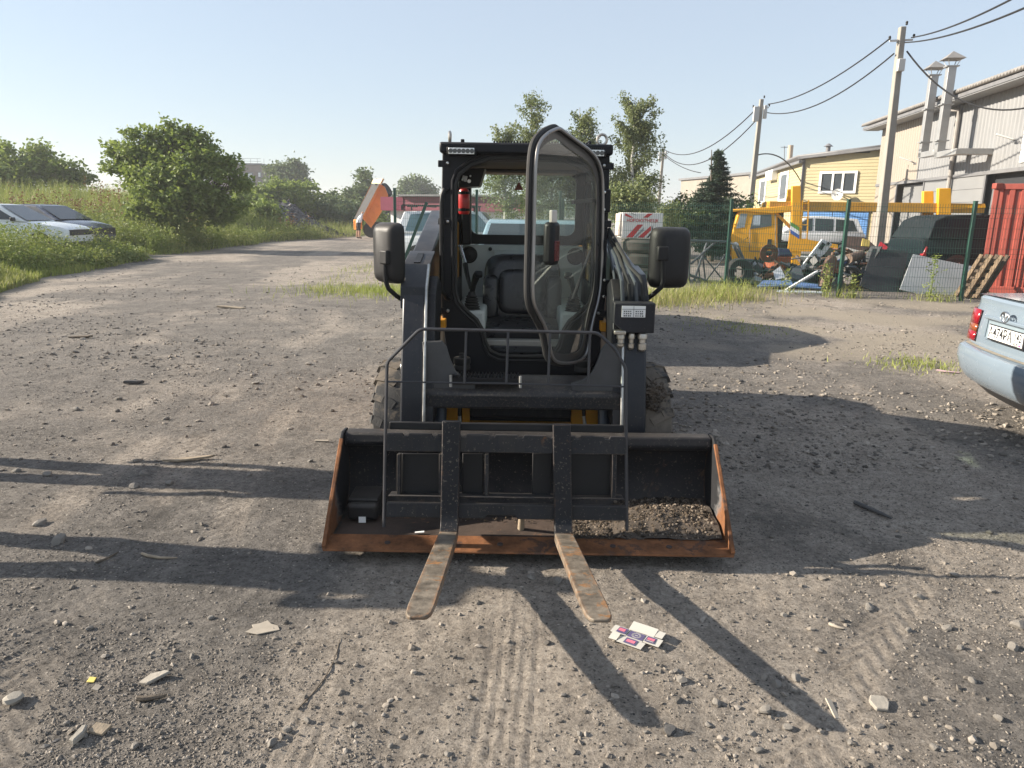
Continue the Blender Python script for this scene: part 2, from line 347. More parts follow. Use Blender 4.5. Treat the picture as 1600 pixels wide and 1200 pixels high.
def ground_material():
    m, nt, N, L, bs = nodes_of('gravel_ground')
    tc = N.new('ShaderNodeTexCoord'); ob = tc.outputs['Object']
    a = N.new('ShaderNodeAttribute'); a.attribute_name = 'soil'; sp = N.new('ShaderNodeSeparateColor'); L.new(a.outputs['Color'], sp.inputs[0])
    nbig = noise_node(nt, 0.55, 7, 0.66, ob, 0.4); nmid = noise_node(nt, 3.4, 8, 0.72, ob, .2); nf = noise_node(nt, 85, 6, 0.8, ob); ng = noise_node(nt, 23, 6, .78, ob)
    mp = N.new('ShaderNodeMapping'); mp.inputs['Rotation'].default_value = (0, 0, R_(14)); mp.inputs['Scale'].default_value = (2.6, .22, 1); L.new(ob, mp.inputs['Vector']); nst = noise_node(nt, 1.3, 6, .7, mp.outputs[0])
    dusty = mix(nt, ramp(nt, nmid.outputs[0], .25, .8).outputs[0], (0.190, 0.166, 0.141), (0.345, 0.308, 0.266))
    coarse = mix(nt, ramp(nt, nmid.outputs[0], .25, .75).outputs[0], (0.088, 0.082, 0.076), (0.200, 0.184, 0.166))
    f = N.new('ShaderNodeMath'); f.operation = 'ADD'; L.new(nbig.outputs[0], f.inputs[0]); L.new(sp.outputs['Green'], f.inputs[1])
    f2 = N.new('ShaderNodeMath'); f2.operation = 'MULTIPLY_ADD'; L.new(nst.outputs[0], f2.inputs[0]); f2.inputs[1].default_value = .42; L.new(f.outputs[0], f2.inputs[2])
    c = mix(nt, ramp(nt, f2.outputs[0], 0.60, 0.88).outputs[0], coarse, dusty)
    # grains: sharp fine speckle plus sparse pale and dark chips
    gs = N.new('ShaderNodeMath'); gs.operation = 'MULTIPLY_ADD'; L.new(ng.outputs[0], gs.inputs[0]); gs.inputs[1].default_value = .9; gm = N.new('ShaderNodeMath'); gm.operation = 'MULTIPLY'; L.new(nf.outputs[0], gm.inputs[0]); gm.inputs[1].default_value = .9; L.new(gm.outputs[0], gs.inputs[2])
    gr = mix(nt, ramp(nt, gs.outputs[0], 0.66, 1.14).outputs[0], (0.40, 0.39, 0.38), (1.65, 1.62, 1.58))
    mm = N.new('ShaderNodeMix'); mm.data_type = 'RGBA'; mm.blend_type = 'MULTIPLY'; mm.inputs[0].default_value = 0.85; L.new(c, mm.inputs[6]); L.new(gr, mm.inputs[7])
    vo = N.new('ShaderNodeTexVoronoi'); vo.inputs['Scale'].default_value = 70; vo.inputs['Randomness'].default_value = 1; L.new(ob, vo.inputs['Vector'])
    hs = N.new('ShaderNodeSeparateColor'); L.new(vo.outputs['Color'], hs.inputs[0])
    dd = ramp(nt, vo.outputs['Distance'], .28, .36, (1, 1, 1, 1), (0, 0, 0, 1))
    def chip(ch, a0, a1, col, base):
        k = N.new('ShaderNodeMath'); k.operation = 'MULTIPLY'; L.new(ramp(nt, hs.outputs[ch], a0, a1).outputs[0], k.inputs[0]); L.new(dd.outputs[0], k.inputs[1]); return mix(nt, k.outputs[0], base, col)
    c2 = chip('Red', .90, .93, (.40, .36, .31), mm.outputs[2]); c2 = chip('Green', .86, .9, (.055, .052, .048), c2)
    ns = noise_node(nt, 0.9, 6, 0.66, ob, .5)
    c3 = mix(nt, ramp(nt, ns.outputs[0], 0.58, 0.72).outputs[0], c2, mix(nt, nf.outputs[0], (0.05, 0.046, 0.041), (.125, .115, .104)))
    c4 = mix(nt, sp.outputs['Red'], c3, mix(nt, nmid.outputs[0], (0.05, 0.055, 0.022), (0.11, 0.10, 0.05)))
    c5 = mix(nt, sp.outputs['Blue'], c4, mix(nt, nf.outputs[0], (0.17, 0.145, 0.11), (0.46, 0.40, 0.32)))
    L.new(c5, bs.inputs['Base Color']); bs.inputs['Roughness'].default_value = 0.95; bs.inputs['Specular IOR Level'].default_value = 0.12
    b1 = N.new('ShaderNodeBump'); b1.inputs['Strength'].default_value = 1.0; b1.inputs['Distance'].default_value = 0.010; L.new(nf.outputs[0], b1.inputs['Height'])
    b2 = N.new('ShaderNodeBump'); b2.inputs['Strength'].default_value = 0.8; b2.inputs['Distance'].default_value = 0.03; L.new(ng.outputs[0], b2.inputs['Height']); L.new(b1.outputs[0], b2.inputs['Normal'])
    L.new(b2.outputs[0], bs.inputs['Normal']); return m
ground = np_mesh('ground', np.stack([GX, GY, GZ], -1).reshape(-1, 3), gf, ground_material(), smooth=True)
struct(ground)
ca = ground.data.color_attributes.new('soil', 'FLOAT_COLOR', 'POINT')
dv = verge(GX, GY)
soil = np.zeros((ny, nx, 4), np.float32); soil[..., 3] = 1
soil[..., 0] = sstep(-0.3, 0.6, dv)*sstep(8, 12, GY)
soil[..., 1] = 0.26*sstep(0.45, 0.62, fbm(GX*0.55, GY*0.28, 4, 21))-0.10+.16*tracks(GX, GY)[0]*(1-.6*sstep(4, 8, GY))
soil[..., 2] = 0.8*sstep(1.5, 3.5, GX)*sstep(7, 9.5, GY)*(1-sstep(14, 16, GY))*sstep(0.3, 0.5, fbm(GX, GY, 3, 77))
ca.data.foreach_set('color', soil.ravel())

# ------------------------------------------------------------------ loose gravel lying on the ground
ICO = None
def ico_base():
    b = bmesh.new(); bmesh.ops.create_icosphere(b, subdivisions=1, radius=1.0)
    v = np.array([q.co[:] for q in b.verts]); f = np.array([[q.index for q in p.verts] for p in b.faces]); b.free(); return v, f
ICO = ico_base()
OCT = (np.array([[1, 0, 0], [-1, 0, 0], [0, 1, 0], [0, -1, 0], [0, 0, 1], [0, 0, -1.]]), np.array([[0, 2, 4], [2, 1, 4], [1, 3, 4], [3, 0, 4], [2, 0, 5], [1, 2, 5], [3, 1, 5], [0, 3, 5]]))
def scatter(name, P, S, base, m, flat=0.62, sink=0.35, kind='stuff', jit=0.32, parent=None):
    bv, bf = base; n = len(P); k = len(bv)
    J = 1+RNG.uniform(-jit, jit, (n, k, 1)); D = bv[None]*J*np.stack([RNG.uniform(.7, 1.35, n), RNG.uniform(.6, 1.1, n), RNG.uniform(.75, 1.15, n)*flat], -1)[:, None, :]
    a = RNG.uniform(0, 6.28, n); t = RNG.normal(0, .35, n)
    ca_, sa = np.cos(a)[:, None], np.sin(a)[:, None]; ct, st = np.cos(t)[:, None], np.sin(t)[:, None]
    x, y, z = D[..., 0], D[..., 1], D[..., 2]
    y, z = y*ct-z*st, y*st+z*ct
    x, y = x*ca_-y*sa, x*sa+y*ca_
    Q = np.stack([x, y, z], -1)*S[:, None, None]+P[:, None, :]
    Q[..., 2] += (S*flat*(1-2*sink))[:, None]
    F = (bf[None]+(np.arange(n)*k)[:, None, None]).reshape(-1, bf.shape[1])
    return np_mesh(name, Q.reshape(-1, 3), F, m, kind=kind, parent=parent)
M_peb = islandmat('pebbles', [(0.09, 0.084, 0.077), (0.15, 0.135, 0.118), (0.21, 0.185, 0.158), (0.25, 0.222, 0.19), (0.34, 0.305, 0.265)])
def cand(n, y0, y1, p=1.6):
    u = RNG.uniform(0, 1, n); y = (y0**(1-p)+u*(y1**(1-p)-y0**(1-p)))**(1/(1-p))
    x = RNG.uniform(-0.78, 0.78, n)*(y+0.5); return x, y
x, y = cand(150000, 1.75, 12, 1.55)
dens = fbm(x*0.9, y*0.9, 4, 41); keep = RNG.uniform(0, 1, len(x)) < np.clip((dens-0.36)*4.0, 0.10, 1)*np.where(verge(x, y) > 0, 0, 1)*(1-.9*tracks(x, y)[0])
x, y = x[keep], y[keep]
s = np.clip(RNG.lognormal(-5.95, 0.5, len(x)), 0.0016, 0.010)*(1+0.07*y)
o = scatter('gravel', np.stack([x, y, HT(x, y)], -1), s, OCT, M_peb); tag(o, 'fine loose grey gravel scattered over the yard', 'gravel')
x, y = cand(2600, 1.75, 14, 1.5); keep = (RNG.uniform(0, 1, len(x)) < np.clip((fbm(x*0.8, y*0.8, 3, 43)-0.42)*5, 0.04, 1)*(1-.9*tracks(x, y)[0])) & (verge(x, y) < -0.2)
x, y = x[keep], y[keep]
s = np.clip(RNG.lognormal(-4.75, 0.38, len(x)), 0.006, 0.022)
x2, y2 = cand(15000, 4.5, 24, 1.15); k2 = (RNG.uniform(0, 1, len(x2)) < np.clip((fbm(x2*.5, y2*.5, 4, 47)-.36)*4, .08, 1)*(1+.8*(x2 > 1.2))) & (verge(x2, y2) < -.2); x2, y2 = x2[k2], y2[k2]
s2 = np.clip(RNG.lognormal(-4.35, .4, len(x2)), .006, .035); x = np.concatenate([x, x2]); y = np.concatenate([y, y2]); s = np.concatenate([s, s2])
o = scatter('coarse_gravel', np.stack([x, y, HT(x, y)], -1), s, ICO, M_peb); tag(o, 'coarser stones strewn among the fine gravel', 'gravel')

# ------------------------------------------------------------------ single stones and litter one can pick out
M_stone = mat('stone', (0.22, 0.20, 0.175), 0.92, var=0.3, scale=30, bump=0.5, bscale=80)
M_stonel = mat('pale_stone', (0.31, 0.28, 0.235), 0.92, var=0.18, scale=22, bump=0.3, bscale=70)
M_stoned = mat('dark_stone', (0.085, 0.082, 0.08), 0.9, var=0.3, scale=30, bump=0.5, bscale=80)
def stone(px, py, wpx, m=M_stone, flat=0.6, seed=0, label='loose grey stone lying on the bare gravel', name='stone', group='loose stones on the gravel'):
    g = gnd(px, py); r = wpx/2/FPX*(g-V(0, 0, EYE)).length
    rr = random.Random(seed*31+int(px)); b = bmesh.new(); bmesh.ops.create_icosphere(b, subdivisions=2, radius=1)
    ax = [Vector((rr.gauss(0, 1), rr.gauss(0, 1), rr.gauss(0, .8))).normalized() for _ in range(9)]; lim = [rr.uniform(.55, .9) for _ in ax]
    for v in b.verts:                            # planes knocked off a ball: a broken stone
        for a, l in zip(ax, lim):
            k = v.co.dot(a)
            if k > l: v.co -= a*(k-l)
        v.co *= 1+rr.uniform(-.03, .03)
    me = bpy.data.meshes.new(name); b.to_mesh(me); b.free(); me.materials.append(m); me.shade_smooth(); me.set_sharp_from_angle(angle=R_(24))
    ob = bpy.data.objects.new(name, me); COL.objects.link(ob); ob.scale = (r*1.08, r*rr.uniform(.75, 1), r*flat); ob.rotation_euler = (rr.uniform(-.2, .2), rr.uniform(-.2, .2), rr.uniform(0, 6))
    ob.location = (g.x, g.y, hz(g.x, g.y)+r*flat*0.45); return tag(ob, label, 'stone', group)
ST = [(62, 817, 19), (92, 846, 24), (1058, 1050, 15), (1065, 1064, 18), (1197, 1112, 22), (1230, 1135, 15), (1213, 1070, 20), (1245, 1060, 18), (1240, 1078, 16), (1435, 930, 16),
      (1358, 948, 18), (1480, 980, 14), (1583, 1010, 18), (1592, 975, 20), (1120, 1098, 18), (1107, 1130, 12), (210, 1170, 14), (130, 1155, 14), (425, 1165, 16), (480, 1130, 13), (555, 1135, 12),
      (300, 1030, 10), (140, 985, 11), (330, 968, 12), (165, 1030, 11), (105, 1135, 10), (450, 1145, 14), (735, 1090, 10), (880, 1088, 10), (905, 1150, 11), (1010, 1145, 9), (1185, 1170, 16),
      (1550, 920, 12), (1490, 895, 12), (1420, 985, 11), (1520, 1060, 12), (1560, 1120, 13), (1330, 1160, 12), (1460, 1170, 13), (1225, 960, 11), (1500, 1010, 12), (210, 760, 15), (225, 740, 14), (265, 755, 15),
      (120, 640, 10), (205, 600, 11), (400, 600, 12), (305, 535, 9), (185, 625, 11), (390, 742, 10), (485, 720, 9), (260, 655, 10), (25, 735, 12), (75, 740, 14), (700, 1180, 12), (610, 1165, 10), (830, 905, 16), (870, 912, 18), (1150, 1040, 11), (1175, 1145, 13)]
LMK = [('the left fork tip', (655, 966)), ('the right fork tip', (940, 968)), ('the flattened carton', (995, 1000)), ('the left bucket corner', (507, 858)), ('the right bucket corner', (1140, 860)), ('the torn beige card scrap', (412, 988)),
       ('the pale pointed shard', (242, 1066)), ('the five-sided pale stone', (1375, 1101)), ('the dark rounded stone', (1047, 1143)), ('the lower right photo corner', (1590, 1190)), ('the thin grey board piece', (292, 718)), ('the pale bent stick', (250, 872)),
       ('the blue car bumper', (1530, 640)), ('the lower left photo corner', (15, 1190)), ('the dark oblong stone on the road', (206, 601)), ('the middle of the lower photo edge', (800, 1195))]
ORD = ['nearest', 'second nearest', 'third nearest', 'fourth nearest', 'fifth nearest', 'sixth nearest', 'seventh nearest', 'eighth nearest', 'ninth nearest', 'tenth nearest', 'eleventh nearest', 'twelfth nearest']
own = [min(range(len(LMK)), key=lambda k: (gnd(*LMK[k][1])-gnd(a, b_)).length) for a, b_, w in ST]; rank = {}
for k in range(len(LMK)):
    for r_, i in enumerate(sorted([i for i in range(len(ST)) if own[i] == k], key=lambda i: (gnd(*LMK[k][1])-gnd(*ST[i][:2])).length)): rank[i] = r_
for i, (a, b_, w) in enumerate(ST): stone(a, b_, w, seed=i, label='loose grey stone on the gravel, %s to %s' % (ORD[min(11, rank[i])], LMK[own[i]][0]))
stone(1047, 1143, 20, M_stoned, 0.9, 3, 'dark rounded stone at the tip of the left fork shadow', group=None)
stone(22, 1100, 24, M_stonel, 0.8, 5, 'pale rough stone at the lower left edge of the gravel', group=None)
def slab(px, py, pts, th, m, name, label, cat, tilt=(0, 0), lift=0.0):   # flat shard, outline in metres
    g = gnd(px, py); n = len(pts); b = MB(); b.prism([(p[0], p[1], 0) for p in pts], (0, 0, th))
    o = b.build(name, m, None, smooth=0, bevel=th*0.2, seg=1); o.location = (g.x, g.y, hz(g.x, g.y)+0.004+lift); o.rotation_euler = (tilt[0], tilt[1], 0)
    return tag(o, label, cat)
M_card = mat('weathered_card', (0.37, 0.32, 0.255), 0.85, var=0.15, scale=20)
M_wood = mat('weathered_wood', (0.30, 0.24, 0.17), 0.85, var=0.3, scale=14, bump=0.3, bscale=60)
M_woodd = mat('dark_wood', (0.12, 0.095, 0.07), 0.85, var=0.3, scale=14, bump=0.3, bscale=60)
slab(412, 988, [(-.06, -.03), (-.01, -.04), (.03, -.02), (.065, -.005), (.05, .02), (.02, .03), (0, .05), (-.02, .03), (-.05, .015), (-.04, 0)], .004, M_card, 'cardboard_scrap', 'torn beige scrap of card lying flat left of the forks', 'litter', (.08, .05))
slab(242, 1066, [(-.045, -.02), (-.01, -.03), (.05, .02), (.03, .03), (-.02, .02)], .012, M_stonel, 'stone_shard', 'pale pointed flat stone shard on the lower left gravel', 'stone', (.1, -.15))
slab(156, 1146, [(-.028, -.015), (.022, -.022), (.032, .018), (-.02, .022)], .012, M_wood, 'wood_chip', 'small square chip of wood near the lower left corner', 'wood scrap', (.12, .1))
slab(126, 1157, [(-.013, -.035), (.006, -.04), (.014, .0), (.006, .035), (-.01, .03)], .022, M_stonel, 'stone_shard', 'narrow upright-oval pale stone beside the wood chip', 'stone')
slab(1375, 1101, [(-.028, -.03), (.012, -.032), (.03, .0), (.026, .03), (-.02, .034), (-.034, .01)], .014, M_stonel, 'stone_shard', 'pale five-sided flat stone on the lower right gravel', 'stone', (.12, 0))
slab(1300, 1108, [(-.008, -.045), (.01, -.04), (.012, .04), (-.01, .045)], .006, M_card, 'plastic_strip', 'white narrow strip standing out at the right fork shadow', 'litter', (.15, .3))
slab(292, 718, [(-.15, -.03), (.1, .035), (.17, .05), (.14, .02), (-.04, -.05)], .014, M_wood, 'board_piece', 'thin grey board piece lying on the gravel left of the bucket', 'board', (.05, -.03))
slab(360, 482, [(-.22, -.04), (.2, -.05), (.25, .04), (-.1, .06)], .03, M_wood, 'board_piece', 'curled brown board piece far out on the gravel road', 'board', (.04, .08))
slab(206, 601, [(-.07, -.03), (.05, .0), (.1, .05), (-.02, .03)], .03, M_stoned, 'stone_shard', 'dark oblong flat stone on the gravel road at left', 'stone', (.1, .1))
slab(125, 528, [(-.14, -.02), (.13, -.03), (.16, .02), (-.1, .04)], .025, M_woodd, 'board_piece', 'small dark board piece at the far left of the gravel road', 'board', (.03, -.06))
slab(503, 689, [(-.05, -.010), (.05, -.012), (.05, .010), (-.05, .012)], .01, M_card, 'wood_lath', 'short pale lath on the gravel just left of the bucket', 'wood scrap')
slab(144, 1068, [(-.012, -.012), (.012, -.01), (.011, .012), (-.012, .012)], .004, mat('yellow_scrap', (.75, .6, .16), .6), 'plastic_scrap', 'tiny yellow plastic scrap on the lower left gravel', 'litter', (.2, .1))
slab(152, 1081, [(-.012, -.012), (.01, -.013), (.012, .012), (-.01, .012)], .004, M_card, 'paper_scrap', 'tiny cream paper scrap beside the yellow one', 'litter', (.1, .2))
slab(1478, 582, [(-.10, .02), (-.02, -.02), (.12, -.03), (.15, -.01), (.02, .01), (-.07, .05)], .008, mat('pink_scrap', (.62, .42, .42), .7), 'plastic_scrap', 'crumpled pinkish plastic scrap by the blue car bumper', 'litter', (.1, .05), .01)
def stick(p0, p1, r, m, label, bend=0.01):
    a, b_ = gnd(*p0), gnd(*p1); n = (b_-a).cross(V(0, 0, 1)).normalized(); pts = []
    for i in range(6):
        t = i/5; p = a.lerp(b_, t)+n*bend*math.sin(t*3.0); p.z = hz(p.x, p.y)+r*1.2; pts.append(p)
    o = MB().tube(pts, [r, r*1.1, r, r*.9, r*.8, r*.4], 7).build('stick', m, None); return tag(o, label, 'stick')
stick((222, 868), (278, 876), .007, M_wood, 'pale bent stick across the shadow band at left', .02)
stick((465, 1112), (530, 1002), .0024, M_woodd, 'long thin dark twig lying left of the forks', .03)
stick((150, 882), (185, 865), .005, M_woodd, 'short dark twig above the pale bent stick', .01)
stick((215, 1098), (262, 1090), .009, M_woodd, 'dark bark stick on the lower left gravel')
stick((1335, 787), (1393, 812), .012, M_stoned, 'black rubber rod in the machine shadow at right', .0)
stick((1295, 977), (1318, 984), .006, M_card, 'small white stick right of the flattened carton', .006)

# ================================================================== vegetation generators
def rot_frame(n):
    a = RNG.uniform(0, 2*np.pi, n); return np.cos(a), np.sin(a)
def blades_mesh(x, y, z, h, w, lean):
    n = len(x); c, s = rot_frame(n); lx, ly = rot_frame(n); l = lean*RNG.uniform(.1, 1, n)*h
    V_ = np.zeros((n, 6, 3))
    for k, (t, ww) in enumerate(((0, 1), (.55, .8), (1, .12))):
        bx = x+lx*l*t*t; by = y+ly*l*t*t; bz = z+h*t*(1-.18*lean*t)
        V_[:, 2*k] = np.stack([bx-c*w*ww/2, by-s*w*ww/2, bz], -1); V_[:, 2*k+1] = np.stack([bx+c*w*ww/2, by+s*w*ww/2, bz], -1)
    i = np.arange(n)[:, None]*6
    F = np.concatenate([i+np.array([0, 1, 3, 2]), i+np.array([2, 3, 5, 4])])
    return V_.reshape(-1, 3), F
def leaves_mesh(P, size, droop=0.0, asp=0.55, up=0.4):
    n = len(P); d = RNG.normal(0, 1, (n, 3)); d[:, 2] = d[:, 2]*.6-droop; d /= np.linalg.norm(d, axis=1)[:, None]
    q = RNG.normal(0, 1, (n, 3)); q[:, 2] += up; s = np.cross(d, q); s /= np.linalg.norm(s, axis=1)[:, None]+1e-9
    L_ = size*RNG.uniform(.65, 1.3, n); a = d*L_[:, None]; b = s*(L_*asp*.5)[:, None]; nn = np.cross(d, s)*(L_*.12)[:, None]
    Q = np.stack([P, P+a*.45+b+nn, P+a, P+a*.45-b+nn], 1)
    return Q.reshape(-1, 3), np.arange(n*4).reshape(n, 4)
def join(parts):
    vs_, fs, o = [], [], 0
    for v, f in parts: vs_.append(v); fs.append(f+o); o += len(v)
    return np.concatenate(vs_), np.concatenate(fs)
M_grass = leafmat('field_grass', (0.145, 0.205, 0.032), (0.27, 0.325, 0.062), (0.46, 0.42, 0.17), .3)
M_grassd = leafmat('verge_weeds', (0.075, 0.130, 0.026), (0.175, 0.235, 0.050), (0.34, 0.34, 0.11), .3)
M_dry = leafmat('dry_grass', (0.22, 0.19, 0.09), (0.34, 0.29, 0.15), None, .25)
M_dock = leafmat('dock_seed', (0.132, 0.054, 0.024), (0.228, 0.102, 0.042), None, .15)
M_leaf = leafmat('broad_leaf', (0.085, 0.140, 0.033), (0.170, 0.235, 0.055), (0.30, 0.36, 0.10), .38)
M_leafd = leafmat('dark_leaf', (0.0275, 0.0525, 0.0175), (0.0625, 0.0975, 0.0275), None, .25)
M_birch = leafmat('birch_leaf', (0.095, 0.128, 0.052), (0.175, 0.215, 0.085), (0.27, 0.29, 0.13), .3)
M_spruce = leafmat('spruce_needle', (0.0182, 0.039, 0.026), (0.039, 0.0676, 0.0416), None, .1)
M_far = leafmat('far_leaf', (0.085, 0.125, 0.060), (0.135, 0.185, 0.085), None, .25)
M_bark = mat('bark', (0.10, 0.08, 0.06), 0.95, var=.35, scale=12, bump=.6, bscale=30)
M_birchbark = mat('birch_bark', (0.48, 0.46, 0.42), 0.85, var=.2, scale=6, chips=.5, chipcol=(.05, .05, .045), chipscale=5)

# left field: tall grass, leafy weeds and rusty dock stalks
def field_pts(n, y0, y1, d0, d1, p=1.7, cover=None):
    u = RNG.uniform(0, 1, n); y = (y0**(1-p)+u*(y1**(1-p)-y0**(1-p)))**(1/(1-p))
    xe = np.interp(y, EY, EX); left = -0.74*y-2.0; d = d0+RNG.uniform(0, 1, n)*(np.minimum(d1, np.maximum(xe-left, 1.0))-d0)
    x = xe-d; k = verge(x, y) > d0; return x[k], y[k]
CARS_KEEP = [(-15.7, 22.2, 2.7, 1.0), (-15.6, 25.5, 2.6, 1.0)]
def off_cars(x, y):
    k = np.ones(len(x), bool)
    for cx, cy, a, b in CARS_KEEP: k &= ~((np.abs(x-cx) < a) & (np.abs(y-cy) < b))
    return k
x, y = field_pts(70000, 12.2, 62, 0.0, 40, 1.5); k = off_cars(x, y); x, y = x[k], y[k]
dd = verge(x, y); hh = RNG.uniform(.16, .62, len(x))*(0.45+0.75*sstep(0, 2.0, dd))*(1+.55*sstep(27, 34, y))*(0.6+0.8*fbm(x*.6, y*.6, 3, 51))*(1-.35*sstep(18, 21, y)*(1-sstep(23, 26, y)))
v1 = blades_mesh(x, y, HT(x, y)-.02, hh, RNG.uniform(.012, .03, len(x)), .5)
o = np_mesh('field_grass', *join([v1]), M_grass, kind='stuff'); tag(o, 'tall yellow-green grass filling the field on the left', 'grass')
# leafy weeds at the verge and round the cars
x, y = field_pts(5200, 17.0, 50, 0.5, 14, 1.5); k = (fbm(x*.45, y*.45, 3, 61) > .43) & off_cars(x, y); x, y = x[k], y[k]
hh = RNG.uniform(.3, .95, len(x))*(0.5+.7*sstep(.3, 2, verge(x, y))); nl = 20
px_ = np.repeat(x, nl); py_ = np.repeat(y, nl); ph = np.repeat(hh, nl); t = RNG.uniform(.08, 1, len(px_))
P = np.stack([px_+RNG.normal(0, .11, len(t)), py_+RNG.normal(0, .11, len(t)), HT(px_, py_)+ph*t], -1)
lv = leaves_mesh(P, .08, .15, .5); st_ = blades_mesh(x, y, HT(x, y), hh, np.full(len(x), .014), .15)
o = np_mesh('verge_weeds', *join([lv, st_]), M_grassd, kind='stuff'); tag(o, 'dark leafy weeds crowding the edge of the left field', 'weeds')
def weed_band(n, x0, x1, y0, y1, h0, h1, nl=20):
    x = RNG.uniform(x0, x1, n); y = RNG.uniform(y0, y1, n); k = (verge(x, y) > .2) & off_cars(x, y); x, y = x[k], y[k]; hh = RNG.uniform(h0, h1, len(x))*(.65+.7*fbm(x, y, 3, 15))
    a, b = np.repeat(x, nl), np.repeat(y, nl); t = RNG.uniform(.08, 1, len(a)); P = np.stack([a+RNG.normal(0, .12, len(t)), b+RNG.normal(0, .12, len(t)), HT(a, b)+np.repeat(hh, nl)*t], -1)
    return leaves_mesh(P, .095, .12, .55), blades_mesh(x, y, HT(x, y), hh, np.full(len(x), .014), .2)
o = np_mesh('car_weeds', *join(list(weed_band(900, -18.5, -10.4, 19.4, 21.05, .22, .45))+list(weed_band(450, -12.5, -10.0, 20.5, 24.2, .2, .5))+list(weed_band(3000, -22, -11.2, 25.8, 33, .5, 1.25))+list(weed_band(1100, -17, -10.8, 33, 44, .35, .8))), M_grassd, kind='stuff'); tag(o, 'waist-high weeds hiding the lower half of the parked cars', 'weeds')
x, y = field_pts(900, 26, 48, 1.0, 25, 1.4); k = fbm(x*.35, y*.35, 3, 71) > .52; x, y = x[k], y[k]; hh = RNG.uniform(.8, 1.5, len(x)); nl = 16
px_ = np.repeat(x, nl); py_ = np.repeat(y, nl); ph = np.repeat(hh, nl); t = RNG.uniform(.55, 1, len(px_))
P = np.stack([px_+RNG.normal(0, .05, len(t)), py_+RNG.normal(0, .05, len(t)), HT(px_, py_)+ph*t], -1)
o = np_mesh('dock_stalks', *join([leaves_mesh(P, .10, .2, .6), blades_mesh(x, y, HT(x, y), hh, np.full(len(x), .016), .05)]), M_dock, kind='stuff'); tag(o, 'rusty brown dock stalks standing in the field grass', 'weeds')
# thin grass patches out on the gravel and along the mesh fence
def patch(name, label, spots, m, hmin, hmax, w=.012):
    xs, ys = [], []
    for cx, cy, rx, ry, n in spots:
        xs.append(cx+RNG.normal(0, rx, n)); ys.append(cy+RNG.normal(0, ry, n))
    x, y = np.concatenate(xs), np.concatenate(ys); h = RNG.uniform(hmin, hmax, len(x))
    o = np_mesh(name, *blades_mesh(x, y, HT(x, y)-.01, h, RNG.uniform(w*.6, w*1.5, len(x)), .8), m, kind='stuff'); return tag(o, label, 'grass')
patch('grass_patch', 'low bright green grass on the gravel behind the left mirror', [(-3.4, 15.2, .5, .5, 500), (-2.4, 15.0, .6, .5, 900), (-2.3, 17, .5, 1.6, 600), (-4.2, 21, .3, 3, 350), (-3.6, 26, .5, 4, 600), (-3.0, 15.1, .9, .7, 900)], M_grass, .04, .22, .008)
patch('grass_patch', 'sparse dry green grass below the mesh fence at right', [(2.5, 13.7, .4, .4, 420), (3.3, 14.4, .45, .55, 420), (3.9, 15.2, .35, .5, 520), (4.5, 15.0, .3, .35, 460), (2.9, 15.6, .5, .5, 300), (4.9, 16.6, .4, .2, 300), (6.9, 15.3, .2, .15, 130), (8.6, 15.0, .3, .15, 130), (5.5, 15.9, .5, .3, 120)], M_grass, .05, .40, .008)
patch('dry_grass_patch', 'straw coloured dry tufts under the mesh fence', [(2.9, 14.2, .6, .6, 500), (4.3, 15.0, .5, .5, 600), (1.9, 13.9, .4, .4, 240)], M_dry, .06, .36, .007)
patch('grass_patch', 'small green grass tuft on the gravel by the blue car', [(4.65, 8.25, .22, .25, 420), (4.3, 8.1, .2, .2, 120)], M_grass, .02, .10, .008)
patch('grass_patch', 'thin green grass at the edge of the rounded car shadow', [(3.2, 11.1, .35, .5, 260), (3.7, 10.9, .2, .25, 120)], M_grass, .02, .08, .010)
def stalk_weed(x0, y0, h, n, label):
    t = RNG.uniform(.05, 1, n); P = np.stack([x0+RNG.normal(0, .09, n)*(1.1-t), y0+RNG.normal(0, .09, n), HT(np.full(n, x0), np.full(n, y0))+h*t], -1)
    xs = np.full(4, x0)+RNG.normal(0, .03, 4); ys = np.full(4, y0)
    o = np_mesh('tall_weed', *join([leaves_mesh(P, .07, .0, .35), blades_mesh(xs, ys, HT(xs, ys), np.full(4, h), np.full(4, .014), .1)]), M_grassd); return tag(o, label, 'weed')
stalk_weed(6.5, 15.45, .72, 170, 'tall thin weed left of the middle fence post')
stalk_weed(7.0, 15.25, .5, 120, 'short yellowish weed right of the middle fence post')
stalk_weed(8.55, 15.15, .95, 150, 'tall wispy weed before the leaning grey sheet')
stalk_weed(5.85, 15.9, .55, 80, 'thin weed stalk before the scrap heap')

# ------------------------------------------------------------------ trees
def limb(b, p0, p1, r0, r1, sag=0.0, k=5, jit=.04):
    p0, p1 = Vector(p0), Vector(p1); L_ = (p1-p0).length; pts = []
    for i in range(k):
        t = i/(k-1); p = p0.lerp(p1, t)+Vector((random.gauss(0, jit), random.gauss(0, jit), random.gauss(0, jit)))*L_*(t*(1-t)*4)*.6; p.z -= sag*t*t*L_; pts.append(p)
    b.tube(pts, [r0+(r1-r0)*i/(k-1) for i in range(k)], 7)
    return pts
def crown_pts(lobes, n, clumps, spread, shell=.72):
    vol = np.array([l[3]*l[4]*l[5] for l in lobes]); pr = vol**.8/np.sum(vol**.8); P = []
    for l, p in zip(lobes, pr):
        kc = max(3, int(clumps*p)); d = RNG.normal(0, 1, (kc, 3)); d /= np.linalg.norm(d, axis=1)[:, None]; rr = RNG.uniform(shell**3, 1, kc)**(1/3)
        c = np.array(l[:3])+d*rr[:, None]*np.array(l[3:6]); w = RNG.uniform(.4, 1.6, kc)
        cnt = RNG.multinomial(int(n*p), w/w.sum()); q = np.repeat(c, cnt, 0); P.append(q+RNG.normal(0, 1, q.shape)*spread*np.array([1, 1, .75]))
    return np.concatenate(P)
